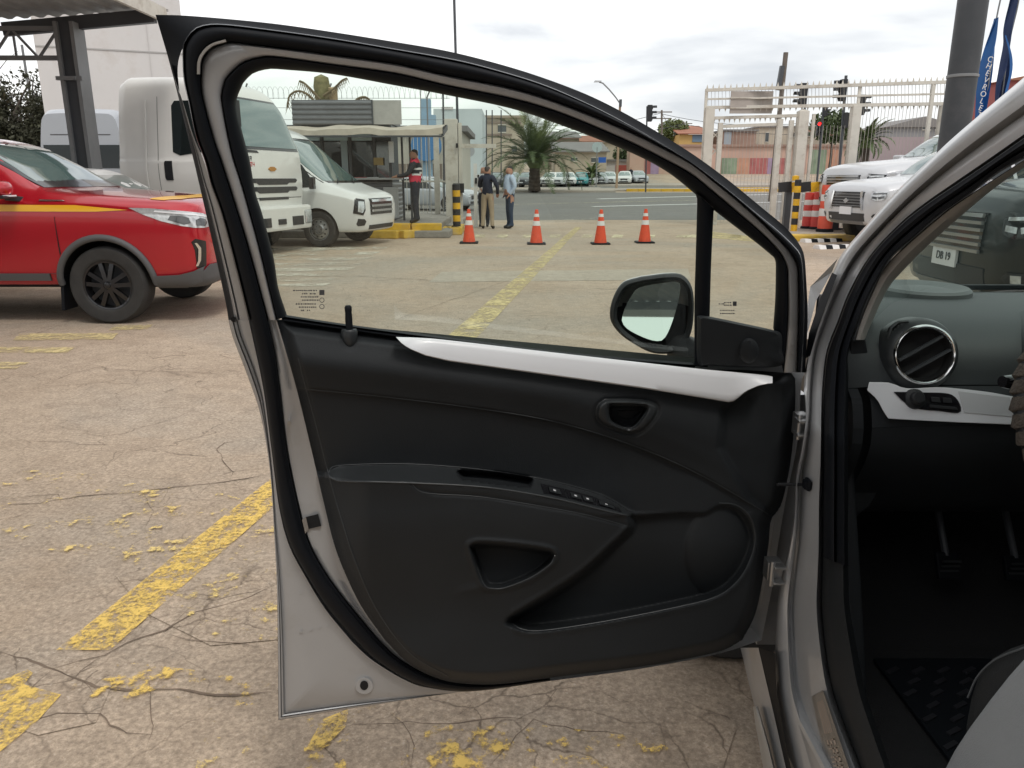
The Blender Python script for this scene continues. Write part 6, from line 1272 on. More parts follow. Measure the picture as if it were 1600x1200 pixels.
# yellow kerb and rubber ramps by the gate
kr = MB(); kr.box((0, 0, .07), (1.6, .5, .14)); o = kr.build('kerb_block', KYF, bevel=.03); o.location = V3(gnd(1275, 376)); tag(o, 'worn yellow kerb block beneath the orange barrels', 'kerb')
for lab, u, v, rz in (('black and white rubber ramp lying farther from the windscreen pillar', 1283, 378, .25), ('black and white rubber ramp lying closer to the windscreen pillar', 1306, 388, .3)):
    t = thing('rubber_ramp', lab, 'ramp', gnd(u, v), rz, 'rubber wheel ramps'); 
    for i in range(6):
        mb = MB(); x0 = -.48 + i * .16; mb.prism([(x0, -.12, 0), (x0, .12, 0), (x0, .08, .075), (x0, -.08, .075)], (.16, 0, 0)); mb.build('ramp_block', RUBBER if i % 2 else RFL, t)
# dark round column at the right and two feather flags
COLM = mat('column_grey', (.040, .044, .050), .55, var=.08, dirt=(.06, .06, .065), dscale=2)
cl = thing('steel_column', 'thick dark grey column rising behind the white pickups', 'column', atY(1488, 190, 12.5) * np.array([1, 1, 0]))
cx = atY(1494, 190, 12.5); mb = MB(); mb.lathe([(.31, 0), (.31, .05), (.21, .06), (.21, 8.5), (0, 8.5)], 28, Matrix.Translation((cx[0], 12.5, 0))); mb.build('shaft', COLM, cl, world=True, smooth=40)
mb = MB(); mb.lathe([(.212, 2.86), (.222, 2.865), (.222, 2.90), (.212, 2.905)], 28, Matrix.Translation((cx[0], 12.5, 0))); mb.build('joint_ring', GREYST, cl, world=True, smooth=40)
FB = mat('flag_blue', (.012, .10, .32), .6, var=.12, vscale=2); FD = mat('flag_navy', (.012, .03, .10), .6)
def flag(label, L_, Rr, Y, m, text=None, pole=None):
    t = thing('feather_flag', label, 'flag', (float(atY(*L_[-1], Y)[0]), Y, 0), 0, 'blue feather flags'); a = spline(L_, 40); b = spline(Rr, 40); mb = MB(); rows = []
    for s in np.linspace(0, 1, 9):
        q = a + (b - a) * s; P = atY(q[:, 0], q[:, 1], Y); P[:, 1] += .06 * np.sin(s * 7 + np.linspace(0, 5, 40)); rows.append(P)
    G = np.stack(rows, 1); mb.grid(G); mb.grid(G + np.array([0, .006, 0])); mb.build('cloth', m, t, world=True, smooth=60)
    p = spline(pole, 20); P = atY(p[:, 0], p[:, 1], Y + .03); P = np.vstack([P, [[P[-1][0] - .1, Y + .03, 0]]]); mb = MB(); mb.tube(P, .012, 6); mb.build('pole', GREYST, t, world=True)
    return t, a, b
f1, fa, fb = flag('bright blue feather flag with white letters beside the grey column', [(1557, 28), (1546, 60), (1536, 95), (1529, 130), (1524, 165), (1516, 240)], [(1557, 28), (1558, 70), (1553, 110), (1544, 150), (1536, 185), (1526, 240)], 13.2, FB, pole=[(1570, -30), (1562, 5), (1557, 30), (1550, 90), (1530, 240)])
f2, ga, gb_ = flag('dark blue feather flag with a pale edge at the right frame edge', [(1584, -20), (1572, 40), (1571, 70), (1562, 110), (1554, 150), (1550, 230)], [(1594, -20), (1586, 40), (1580, 75), (1581, 105), (1572, 140), (1560, 230)], 13.4, FD, pole=[(1598, -40), (1590, 10), (1575, 80), (1555, 240)])
mb = MB(); q0 = spline([(1570, 55), (1577, 85), (1577, 115), (1570, 145), (1560, 200)], 20); q1 = spline([(1572, 55), (1581, 85), (1582, 110), (1575, 143), (1566, 200)], 20)
mb.grid(np.stack([atY(q0[:, 0], q0[:, 1], 13.25), atY(q1[:, 0], q1[:, 1], 13.25)], 1)); mb.build('cloth_fold', FB, f2, world=True)
def text_mesh(body, size, m, name, parent, M):
    c = bpy.data.curves.new(name, 'FONT'); c.body = body; c.size = size; c.extrude = .002; c.align_x = 'CENTER'; c.align_y = 'CENTER'; o = bpy.data.objects.new(name, c); COL.objects.link(o); bpy.context.view_layer.update()
    me = bpy.data.meshes.new_from_object(o.evaluated_get(bpy.context.evaluated_depsgraph_get())); bpy.data.objects.remove(o); me.materials.clear(); me.materials.append(m)
    me.transform(M)
    if parent is not None: me.transform(matchain(parent).inverted())
    q = bpy.data.objects.new(name, me); COL.objects.link(q); q.parent = parent; return q
for i, ch in enumerate('CHEVROLET'):
    s = .33 + i * .05; pa = fa[int(s * 39)]; pb = fb[int(s * 39)]; q = pa * .45 + pb * .55; P = atY(q[0], q[1], 13.1); M = Matrix.Translation(Vector(V3(P))) @ Matrix.Rotation(.35, 4, 'Y') @ Matrix.Rotation(math.pi / 2, 4, 'X'); text_mesh(ch, .12, RFL, 'letter', f1, M)
# ---------------------------------------------------------------- buildings, poles, plants beyond the yard
def px_box(u0, u1, vt, vb, Y):
    a = atY(u0, vb, Y); b = atY(u1, vt, Y); return a[0], b[0], b[2], a[2]
def building(name, label, u0, u1, vt, Y, depth, m, wins=(), roof=None, roofm=None, vb=None, bands=(), cat='building', sill=True, panels=()):
    x0, x1, z1, _ = px_box(u0, u1, vt, vt, Y); z0 = float(zg(Y)) - .3
    t = thing(name, label, cat, ((x0 + x1) / 2, Y + depth / 2, z0))
    mb = MB(); mb.box(((x0 + x1) / 2, Y + depth / 2, (z0 + z1) / 2), (x1 - x0, depth, z1 - z0)); mb.build('wall', m, t, world=True)
    for (a, b, c, d, mm) in wins:      # u0,u1,v_top,v_bottom
        X0, X1, Z1, _ = px_box(a, b, c, c, Y); Z0 = atY(a, d, Y)[2]; w = sub('window', t)
        mb = MB(); mb.box(((X0 + X1) / 2, Y - .02, (Z0 + Z1) / 2), (X1 - X0, .1, Z1 - Z0)); mb.build('pane', mm, w, world=True)
        for q in ((X0, Z0, X1, Z0), (X0, Z1, X1, Z1)): mb = MB(); mb.bar((q[0], Y - .07, q[1]), (q[2], Y - .07, q[3]), .12, .12); mb.build('frame', CREAMST, w, world=True)
    for (a, b, c, d, mm) in bands:
        X0, X1, Z1, _ = px_box(a, b, c, c, Y); Z0 = atY(a, d, Y)[2]; mb = MB(); mb.box(((X0 + X1) / 2, Y - .03, (Z0 + Z1) / 2), (X1 - X0, .14, Z1 - Z0)); mb.build('painted_panel', mm, t, world=True)
    if roof == 'slab': mb = MB(); mb.box(((x0 + x1) / 2, Y + depth / 2, z1 + .12), (x1 - x0 + .6, depth + .6, .28)); mb.build('roof', roofm, t, world=True)
    elif roof == 'lean': 
        mb = MB(); mb.prism([(x0 - .4, Y - .5, z1), (x1 + .4, Y - .5, z1), (x1 + .4, Y + depth, z1 + 1.6), (x0 - .4, Y + depth, z1 + 1.6)], (0, 0, .15)); mb.build('roof', roofm, t, world=True)
    elif roof == 'gable':
        h = (x1 - x0) * .14; mb = MB(); mb.prism([(x0 - .4, Y - .4, z1), ((x0 + x1) / 2, Y - .4, z1 + h), (x1 + .4, Y - .4, z1)], (0, depth + .8, 0)); mb.build('roof', roofm, t, world=True)
    return t
WH = mat('white_render', (.60, .58, .57), .8, var=.05, vscale=.6, dirt=(.50, .46, .43), dscale=.6); PB = mat('pale_blue_render', (.50, .56, .58), .8, var=.06, vscale=.5); CR = mat('cream_render', (.46, .40, .32), .85, var=.08, vscale=.4, dirt=(.36, .30, .23), dscale=.5)
PINK = mat('pink_render', (.50, .335, .27), .85, var=.10, vscale=.3, dirt=(.50, .40, .32), dscale=.25); GREYR = mat('grey_roofing', (.20, .19, .185), .8, var=.1, vscale=.5); TERR = mat('rust_roof', (.30, .13, .08), .8, var=.15, vscale=.6); BRICK = mat('brick_render', (.30, .20, .16), .9, var=.12, vscale=.5)
WND = mat('far_window', (.05, .06, .065), .15, coat=.4); TAN = mat('brown_render', (.25, .20, .165), .85, var=.1, vscale=.6); MAUV = mat('mauve_render', (.36, .29, .30), .85, var=.06, vscale=.4)
wc = atY(178, 100, 31); wa_ = math.atan2(wc[0], wc[1])
wh = thing('warehouse', 'tall blank white warehouse wall behind the white lorry', 'building', (wc[0], wc[1], 0), -wa_ - R(3))
mb = MB(); mb.box((0, 5, 5.2), (5.0, 10, 10.4)); mb.build('wall', WH, wh)
for z in (2.75, 6.0): mb = MB(); mb.box((0, -.012, z), (4.98, .03, .05)); mb.build('panel_joint', mat('joint_grey', (.40, .39, .38), .8), wh)
for x in (-1.25, 1.25): mb = MB(); mb.box((x, -.010, 5.2), (.03, .026, 10.3)); mb.build('panel_joint', mat('joint_pale', (.52, .50, .49), .8), wh)
mb = MB(); mb.box((0, 5, 10.5), (5.2, 10.2, .2)); mb.build('roof', GREYR, wh)
bldA = building('low_building', 'cream and brown building with a blue tower behind the booth', 560, 722, 205, 42, 8, mat('cream_wall', (.52, .49, .42), .8, var=.06, vscale=.5), bands=[(560, 722, 256, 297, TAN)], roof='slab', roofm=GREYR)
BL = mat('sky_blue_paint', (.27, .40, .52), .6, var=.06)
mb = MB(); p = atY(669, 300, 41); mb.box((p[0], 41, 2.6), (.5, .4, 5.2)); mb.build('blue_pillar', BL, bldA, world=True); mb = MB(); mb.lathe([(0, -.3), (.75, -.3), (.75, .3), (0, .3)], 20, Matrix.Translation(Vector((p[0], 40.8, atY(671, 228, 40.8)[2]))) @ Matrix.Rotation(math.pi / 2, 4, 'X')); mb.build('blue_disc', mat('deep_blue_paint', (.06, .20, .42), .6), bldA, world=True, smooth=40)
mb = MB(); q = atY(670, 190, 41); mb.box((q[0], 41, q[2]), (.7, .6, .6)); mb.build('blue_cap', BL, bldA, world=True)
building('pale_building', 'tall pale blue-white building left of the palm', 677, 753, 170, 76, 14, PB, bands=[(690, 708, 167, 171, WH)], wins=[(699, 712, 226, 262, mat('pale_shutter', (.40, .44, .46), .7)), (721, 728, 280, 288, WND)])
building('cream_building', 'cream three-storey building with one dark window above the palm', 750, 819, 184, 98, 14, CR, wins=[(778, 791, 195, 207, WND), (800, 808, 228, 238, WND)], bands=[(750, 814, 190, 193, TAN), (750, 800, 209, 212, TAN)], roof='slab', roofm=mat('tan_slab', (.34, .28, .22), .8))
building('tan_shed', 'tan low building right of the big palm crown', 868, 948, 238, 108, 10, CR, wins=[(892, 902, 246, 252, WND), (924, 934, 246, 254, WND)], roof='lean', roofm=GREYR)
building('grey_roofed_house', 'grey roofed house on the rise behind the parked cars', 840, 905, 216, 135, 12, TAN, wins=[(860, 868, 226, 233, WND), (884, 890, 226, 233, WND)], roof='lean', roofm=GREYR)
building('hillside_house', 'brown roofed house above the car lot near the window bar', 880, 985, 222, 150, 12, CR, wins=[(905, 914, 229, 236, WND), (940, 950, 230, 237, WND)], roof='lean', roofm=TERR)
building('shop', 'low white shop with a red front behind the parked cars', 940, 1000, 252, 112, 8, WH, bands=[(962, 990, 258, 270, mat('shop_red', (.40, .09, .07), .7))], roof='slab', roofm=GREYR)
MG_, MO, MR, MP = mat('mural_green', (.20, .26, .18), .8, var=.2, vscale=1), mat('mural_orange', (.46, .25, .17), .8, var=.15, vscale=1), mat('mural_red', (.36, .12, .115), .8, var=.2, vscale=1), mat('mural_purple', (.33, .24, .36), .8, var=.15, vscale=1)  # green, orange and red dulled, distance haze mixed into the paint colour
pw = building('mural_wall', 'long pink wall painted with green, orange and red panels', 985, 1345, 229, 106, 3, PINK, bands=[(1008, 1017, 246, 275, MR), (1017, 1030, 246, 275, MP), (1128, 1152, 247, 275, MG_), (1152, 1172, 247, 275, MO), (1172, 1200, 247, 275, MR), (1200, 1207, 247, 275, MP), (1218, 1232, 247, 275, MR), (1268, 1292, 234, 275, MG_), (1292, 1315, 234, 275, MO), (1336, 1362, 233, 275, MR)], cat='wall', roof='slab', roofm=BRICK)
building('mauve_wall', 'plain mauve wall behind the white pickups', 1362, 1500, 214, 88, 4, MAUV, cat='wall')
building('blue_house', 'small house with a blue and orange front behind the mural wall', 1062, 1106, 210, 125, 8, mat('house_orange', (.50, .33, .12), .8), bands=[(1082, 1098, 211, 222, mat('house_blue', (.13, .20, .28), .7))], roof='lean', roofm=TERR)
building('brick_house', 'brown brick house with a grey side above the mural wall', 1132, 1182, 205, 122, 9, BRICK, bands=[(1132, 1143, 206, 228, mat('grey_blue_side', (.30, .34, .38), .8))], roof='slab', roofm=GREYR)
building('flat_house', 'flat pale house beyond the leaning pole', 1188, 1300, 199, 140, 9, CR, wins=[(1196, 1202, 207, 222, WND), (1240, 1252, 207, 214, WND), (1262, 1272, 206, 213, WND)], roof='slab', roofm=GREYR)
building('grey_house', 'grey hall with a long sloping roof behind the right fence', 1385, 1500, 199, 105, 10, mat('grey_render', (.24, .24, .25), .8), wins=[(1442, 1456, 190, 203, WND), (1462, 1476, 190, 203, WND)], roof='gable', roofm=GREYR)
building('red_roof_house', 'house with a rust red gable at the far right edge', 1575, 1625, 126, 70, 8, mat('red_render', (.34, .10, .09), .8), roof='gable', roofm=TERR)
building('long_low_house', 'long low house with a tan roof far behind the traffic lights', 1290, 1400, 214, 128, 9, CR, roof='lean', roofm=TERR)
# hills at the very back
hl = MB(); hx = np.linspace(-260, 300, 60); top = 9 + 5 * np.exp(-((hx - 20) / 70) ** 2) + 2.0 * np.sin(hx * .05) + 1.0 * np.sin(hx * .17)
hl.grid(np.array([[(x, 330, 5) for x in hx], [(x, 360, z * .8) for x, z in zip(hx, top)], [(x, 400, z) for x, z in zip(hx, top)], [(x, 460, 4) for x in hx]])); tag(hl.build('hills', mat('hazy_hill', (.34, .335, .33), .95, var=.12, vscale=.03), base=False), kind='structure')
# poles
def pole(name, label, u0, v0, u1, v1, Y, r, m=GREYST, cat='pole', ground_=True):
    a = atY(u0, v0, Y); b = atY(u1, v1, Y); t = thing(name, label, cat, (b[0], Y, float(zg(Y)))); mb = MB(); pts = [a, b]
    if ground_: d = (b - a) / (a[2] - b[2]); pts = [a, b + d * (b[2] - float(zg(Y)))] if b[2] > zg(Y) else [a, b]
    mb.tube(pts, r, 10); mb.build('shaft', m, t, world=True, smooth=50); return t
WOODP = mat('weathered_pole', (.15, .125, .105), .9, var=.15)
t = pole('floodlight_pole', 'very tall thin dark pole rising above the door frame', 708, -60, 718, 300, 34, .055, DKST); mb = MB(); mb.box(atY(706, -62, 34), (.5, .25, .25)); mb.build('lamp', DKST, t, world=True)
pole('thin_pole', 'thin pole left of the cream gate post', 692, 120, 694, 300, 30, .035, DKST); pole('fence_mast', 'slender mast over the booth roof', 657, 120, 658, 290, 36, .02, GREYST)
pole('rod', 'slim rod standing left of the cream building', 760, 172, 760, 290, 80, .06, DKST, group if False else 'pole'); pole('rod', 'slim rod crossing the cream building windows', 769, 172, 769, 290, 80, .06, DKST); pole('rod', 'slim rod right of the cream building centre', 783, 172, 783, 290, 80, .06, DKST)
pole('tall_thin_pole', 'thin leaning pole behind the scrub trees at far left', 34, 70, 50, 170, 40, .06, GREYST)
up_ = pole('utility_pole', 'thick dark leaning utility pole rising through the steel gate', 1228, 82, 1209, 262, 44, .125, WOODP); mb = MB(); a = atY(1219, 122, 43.7); mb.box(a, (.22, .22, 1.2), ry=.1); mb.build('transformer', DKST, up_, world=True)
for lab, u, vt, Y in (('distant power pole with a crossarm right of the traffic light', 1034, 172, 120), ('distant double power pole above the hillside roofs', 1068, 190, 140), ('distant power pole left of the double one', 1051, 188, 150)):
    t = pole('power_pole', lab, u, vt, u, 235, Y, .14, WOODP); a = atY(u, vt + 3, Y); 
    for dz in (0, -.9): mb = MB(); mb.bar(a + np.array([-1.5, 0, dz]), a + np.array([1.5, 0, dz]), .14, .14); mb.build('crossarm', WOODP, t, world=True)
wr = thing('power_lines', 'thin sagging power lines crossing the sky beyond the yard', 'power line', (0, 120, 0))
for k, (u0, v0, u1, v1) in enumerate(((820, 190, 1034, 176), (1034, 176, 1068, 193), (1034, 178, 1300, 186), (860, 200, 1068, 193), (1068, 194, 1400, 200))):
    a, b = atY(u0, v0, 120), atY(u1, v1, 120); pts = [a + (b - a) * s + np.array([0, 0, -1.2 * 4 * s * (1 - s)]) for s in np.linspace(0, 1, 14)]; mb = MB(); mb.tube(pts, .035, 4); mb.build('wire', DKST, wr, world=True)
# street lamp
sl = pole('street_lamp', 'curved street lamp above the door frame', 969, 160, 963, 298, 72, .11, mat('lamp_post_tan', (.36, .25, .17), .7), 'lamp')
mb = MB(); pts = [atY(u, v, 72) for u, v in ((969, 162), (962, 152), (952, 140), (942, 130), (936, 128))]; mb.tube(pts, .06, 8); mb.build('arm', GREYST, sl, world=True, smooth=60)
mb = MB(); a = atY(934, 128.5, 72); mb.prism([a + np.array(p) for p in ((-.35, -.12, .0), (.30, -.12, .03), (.35, -.1, .12), (-.25, -.1, .14))], (0, .28, 0)); mb.build('lamp_head', PANEL, sl, world=True)
mb = MB(); mb.box(atY(969.5, 161, 71.8), (.22, .22, .6)); mb.build('junction', DKST, sl, world=True)
# traffic lights
LRED = mat_emit('signal_red', (1.0, .02, .02), 2.2); LOFF = mat('signal_off', (.03, .03, .03), .3)
def signal(label, heads, up, Y, pv=None, pu=None, r=.06, side=-1):
    """heads: (u, v_top, v_bottom, lit, facing) ; pole from v=up at u=pu to the ground"""
    base = atY(pu[0], 280, Y); t = thing('traffic_light', label, 'traffic light', (float(atY(pu[1], 285, Y)[0]), Y, float(zg(Y))), 0, 'traffic lights at the junction')
    a = atY(pu[0], up, Y); bx = float(atY(pu[1], pv or 285, Y)[0]); mb = MB(); mb.tube([a, (bx, Y, float(zg(Y)))], r, 10); mb.build('pole', DKST, t, world=True, smooth=50)
    for (u, v0, v1, lit, fc) in heads:
        p0 = atY(u, v0, Y - .1); p1 = atY(u, v1, Y - .1); h = p0[2] - p1[2]; w = h * .36; c = (p0 + p1) / 2; hd = sub('signal_head', t)
        mb = MB(); mb.box(c, (w * .8, w * .9, h)); mb.build('housing', BLACKP, hd, world=True, bevel=.02)
        for i in range(3):
            q = c + np.array([fc[0] * w * .45, fc[1] * w * .45, h * (.33 - .33 * i)]); M = frameM(q, (fc[0], fc[1], 0))
            mb = MB(); mb.lathe([(w * .38, 0), (w * .38, w * .75), (w * .34, w * .75), (w * .34, 0)], 14, M, .0, math.pi); mb.build('visor', BLACKP, hd, world=True)
            mb = MB(); mb.lathe([(w * .33, .01), (w * .2, .04), (0, .05)], 14, M); mb.build('lens', LRED if lit == i else LOFF, hd, world=True, smooth=60)
    return t
signal('traffic light standing alone above the door frame', [(1015, 164, 190, None, (1, -.3))], 166, 64, 296, (1011, 1009))
signal('grey traffic light in front of the leaning pole side of the gate', [(1255, 130, 166, None, (-1, -.2))], 150, 40, 285, (1259, 1250), .05)
signal('large traffic light seen from behind with two heads on one mast', [(1317, 124, 158, None, (-1, .4)), (1321, 176, 200, None, (1, .5))], 118, 40, 260, (1322, 1314), .07)
signal('traffic light at the right with visors pointing right, above the small palm', [(1346, 148, 180, None, (1, -.3))], 152, 40, 260, (1344, 1340), .05)
signal('slim leaning traffic light showing red beside the gate post', [(1290, 164, 182, None, (1, -.4)), (1279, 190, 212, 0, (-.2, -1))], 166, 36, 283, (1287, 1277), .05)
ts = thing('round_sign', 'round road sign seen from behind left of the palm', 'sign', (float(atY(733, 290, 60)[0]), 60, float(zg(60)))); q = atY(733, 236, 60); mb = MB(); mb.tube([q, (q[0], 60, float(zg(60)))], .04, 8); mb.build('pole', GREYST, ts, world=True); mb = MB(); mb.lathe([(0, 0), (.42, 0), (.42, .03), (0, .03)], 20, Matrix.Translation(Vector(V3(q))) @ Matrix.Rotation(math.pi / 2, 4, 'X')); mb.build('plate', mat('sign_back', (.36, .37, .38), .6), ts, world=True)
ts = thing('road_sign', 'pale round sign with a blue plate over the parked cars', 'sign', (float(atY(933, 290, 76)[0]), 76, float(zg(76)))); q = atY(933, 230, 76); mb = MB(); mb.tube([q, (q[0], 76, float(zg(76)))], .05, 8); mb.build('pole', GREYST, ts, world=True); mb = MB(); mb.lathe([(0, 0), (.48, 0), (.48, .03), (0, .03)], 20, Matrix.Translation(Vector(V3(q))) @ Matrix.Rotation(math.pi / 2, 4, 'X')); mb.build('round_plate', mat('pale_sign_back', (.38, .45, .46), .6), ts, world=True); mb = MB(); mb.box(atY(941, 250, 75.8), (.72, .04, .5)); mb.build('blue_plate', mat('sign_blue', (.02, .10, .40), .5), ts, world=True)
# ---- palms: every frond its own piece
LEAF = mat('palm_leaf', (.075, .105, .040), .55, var=.35, vscale=2.2); LEAF2 = mat('palm_leaf_light', (.12, .15, .05), .55, var=.3, vscale=2.2); BARK = mat('palm_bark', (.085, .065, .05), .95, var=.3, vscale=3, bump=.6, bscale=6); DRYL = mat('dry_frond', (.16, .125, .07), .8, var=.3)
def frond_mesh(Lf, droop, m, name='frond', n=22, leaf=.55, seed=0):
    r_ = random.Random(seed); mb = MB(); pts = []; a = 0; p = Vector((0, 0, 0)); el = 0.0
    for i in range(n + 1):
        pts.append(p.copy()); s = i / n; ang = -droop * s ** 1.6; p = p + Vector((math.cos(ang), 0, math.sin(ang))) * (Lf / n)
    mb.tube(pts, [.035 * (1 - .85 * i / n) + .006 for i in range(n + 1)], 5)
    for i in range(2, n + 1):
        s = i / n; ll = leaf * (math.sin(math.pi * min(1, s * 1.02) ** .75) * .85 + .22)
        for sd_ in (-1, 1):
            for h in (0, .5):
                q = pts[i] - (pts[i] - pts[i - 1]) * h; d = (pts[i] - pts[i - 1]).normalized(); dirv = (d * .75 + Vector((0, sd_ * .8, .28 + r_.uniform(-.2, .1)))).normalized(); tip = q + dirv * ll * r_.uniform(.85, 1.1) + Vector((0, 0, -.16 * ll)); w = d * .035; mid = (q + tip) / 2 + Vector((0, 0, .05 * ll))
                mb.add([q - w, q + w, mid + w * .9, tip, mid - w * .9], [(0, 1, 2, 4), (4, 2, 3)])
    me = bpy.data.meshes.new(name); me.from_pydata([tuple(v) for v in mb.v], [], mb.f); me.materials.append(m); return me
def palm(label, base, h, Lf, nf, trunk_r, seed=0, drop=1.35, elmax=1.3, elmin=-.35):
    t = thing('palm_tree', label, 'palm', base); r_ = random.Random(seed); mb = MB(); k = 14
    prof_ = []
    for i in range(k + 1): s = i / k; prof_.append((trunk_r * (1.15 - .25 * s + (.12 if i % 2 else 0)) , h * s))
    prof_.append((0, h)); mb.lathe([(0, -.2)] + prof_, 14); mb.build('trunk', BARK, t, smooth=30)
    mb = MB(); mb.lathe([(trunk_r, h - .3), (trunk_r * 1.7, h + .15), (trunk_r * 1.1, h + .6), (0, h + .8)], 12); mb.build('crown_heart', LEAF2, t, smooth=40)
    meshes = [frond_mesh(Lf, drop * q, mm, seed=seed + j, leaf=Lf * .15) for j, (q, mm) in enumerate(((.7, LEAF2), (.95, LEAF), (1.15, LEAF), (1.35, LEAF)))]
    for i in range(nf):
        s = i / nf; el = elmax - s * (elmax - elmin) + r_.uniform(-.1, .1); az = i * 2.399 + r_.uniform(-.2, .2); me = meshes[0 if s < .2 else 1 if s < .5 else 2 if s < .8 else 3]
        o = bpy.data.objects.new('frond', me); COL.objects.link(o); o.parent = t; o.location = (0, 0, h + .25); o.rotation_euler = (r_.uniform(-.3, .3), -el, az); sc = r_.uniform(.82, 1.08); o.scale = (sc,) * 3
    return t
pb = gnd(835, 301); pb[2] += .14
palm('large bushy palm tree standing on the median beyond the cones', pb, 2.0, 5.0, 60, .40, 3, drop=1.25, elmin=-.02)
pb = gnd(925, 291); palm('small palm tree behind the row of parked cars', pb, .9, 2.2, 26, .2, 5)
pb = atY(1352, 245, 62); palm('palm tree with drooping fronds right of the traffic lights', (pb[0], 62, float(zg(62))), atY(1352, 226, 62)[2] - float(zg(62)), 2.3, 34, .3, 8)
# cut-back palm behind the booth
cp = thing('pruned_palm', 'pruned palm with a thick trunk showing above the booth roof', 'palm', (float(atY(503, 160, 27)[0]), 27, 0))
tp = atY(502, 121, 27); mb = MB(); n = 16; mb.lathe([(.24, 0)] + [(.20 + .05 * (i % 2) + .03 * (i / n), tp[2] * i / n) for i in range(1, n + 1)] + [(0, tp[2] + .1)], 14, Matrix.Translation((tp[0], 27, 0))); mb.build('trunk', mat('pruned_bark', (.20, .185, .09), .9, var=.3, vscale=6, bump=.5, bscale=12), cp, world=True, smooth=30)
mb = MB(); q = atY(522, 160, 26.9); q2 = atY(520, 137, 26.8); mb.tube([(q[0], 26.9, q[2] - 1.2), q, q2], [.14, .13, .15], 12); mb.build('cut_stub', mat('cut_wood', (.42, .32, .19), .9, var=.15), cp, world=True)
for pts in ([(505, 150), (522, 138), (534, 126), (542, 122)], [(500, 155), (488, 142), (476, 130), (468, 126)], [(498, 170), (484, 150), (466, 142), (452, 150), (450, 165)], [(486, 205), (476, 185), (464, 165), (458, 155)], [(492, 206), (484, 186), (472, 166), (462, 160)], [(553, 160), (562, 153), (572, 152), (582, 160)]):
    mb = MB(); P = spline([tuple(atY(u, v, 26.7)) for u, v in pts], 14); mb.tube(P, [.05 - .002 * i for i in range(14)], 6)
    for i in range(2, 14):
        for sd_ in (-1, 1): a = P[i]; tip = a + np.array([sd_ * .10, -.05, -.26 + .05 * sd_]); mb.add([a + np.array([-.02, 0, 0]), a + np.array([.02, 0, .0]), tip], [(0, 1, 2)])
    mb.build('frond', DRYL, cp, world=True)
# scrub trees at far left: limbs, twigs and leaf clumps
def scrub(label, u, vb, Y, h, rx, nl, seed, leafm):
    r_ = random.Random(seed); b = atY(u, 200, Y); base = (float(b[0]), Y, 0.0); t = thing('scrub_tree', label, 'tree', base, 0, 'scrub trees at the left'); mb = MB(); tips = []
    for i in range(7):
        az = r_.uniform(0, 6.28); p = Vector((0, 0, 0)); pts = [p.copy()]; d = Vector((math.cos(az) * .35, math.sin(az) * .35, 1)).normalized()
        for k in range(6): d = (d + Vector((r_.uniform(-.3, .3), r_.uniform(-.3, .3), r_.uniform(-.1, .2)))).normalized(); p = p + d * h / 6; pts.append(p.copy())
        mb.tube(pts, [.10 * (1 - i_ / 7) + .012 for i_ in range(7)], 6)
        for q in pts[2:]:
            for _ in range(4):
                e = q + Vector((r_.uniform(-1, 1) * rx * .5, r_.uniform(-1, 1) * rx * .5, r_.uniform(0, .5) * h * .4)); mb.tube([q, (q + e) / 2 + Vector((0, 0, .1)), e], [.02, .013, .006], 4); tips.append(e)
    mb.build('trunk', mat('scrub_bark', (.10, .085, .07), .9), t)
    mb = MB()
    for i in range(nl):
        c = r_.choice(tips); c = c + Vector((r_.gauss(0, .28), r_.gauss(0, .28), r_.gauss(-.15, .22)))
        if c.z > h * r_.uniform(.55, 1.05): continue
        s = r_.uniform(.05, .12); a = Vector((r_.gauss(0, 1), r_.gauss(0, 1), r_.gauss(0, 1))).normalized() * s; b_ = Vector((r_.gauss(0, 1), r_.gauss(0, 1), r_.gauss(0, 1))).normalized() * s * .6; mb.add([c - a, c + b_, c + a, c - b_], [(0, 1, 2, 3)])
    o = mb.build('crown', leafm, t, recalc=False); return t
SL1, SL2 = mat('scrub_leaf', (.05, .052, .028), .7, var=.5, vscale=1.2), mat('dry_scrub_leaf', (.09, .075, .04), .75, var=.45, vscale=1.2)
scrub('dense dark scrub tree at the left edge of the picture', 5, 220, 33, 5.6, 2.6, 26000, 11, SL1); scrub('sparse scrub tree with bare twigs left of the steel post', 66, 220, 35, 5.0, 2.2, 12000, 12, SL2); scrub('low scrub tree right beside the steel post', 104, 220, 37, 4.2, 1.8, 11000, 13, SL2); scrub('scrub tree further back between the two front ones', 38, 220, 40, 4.8, 2.6, 22000, 14, SL1)
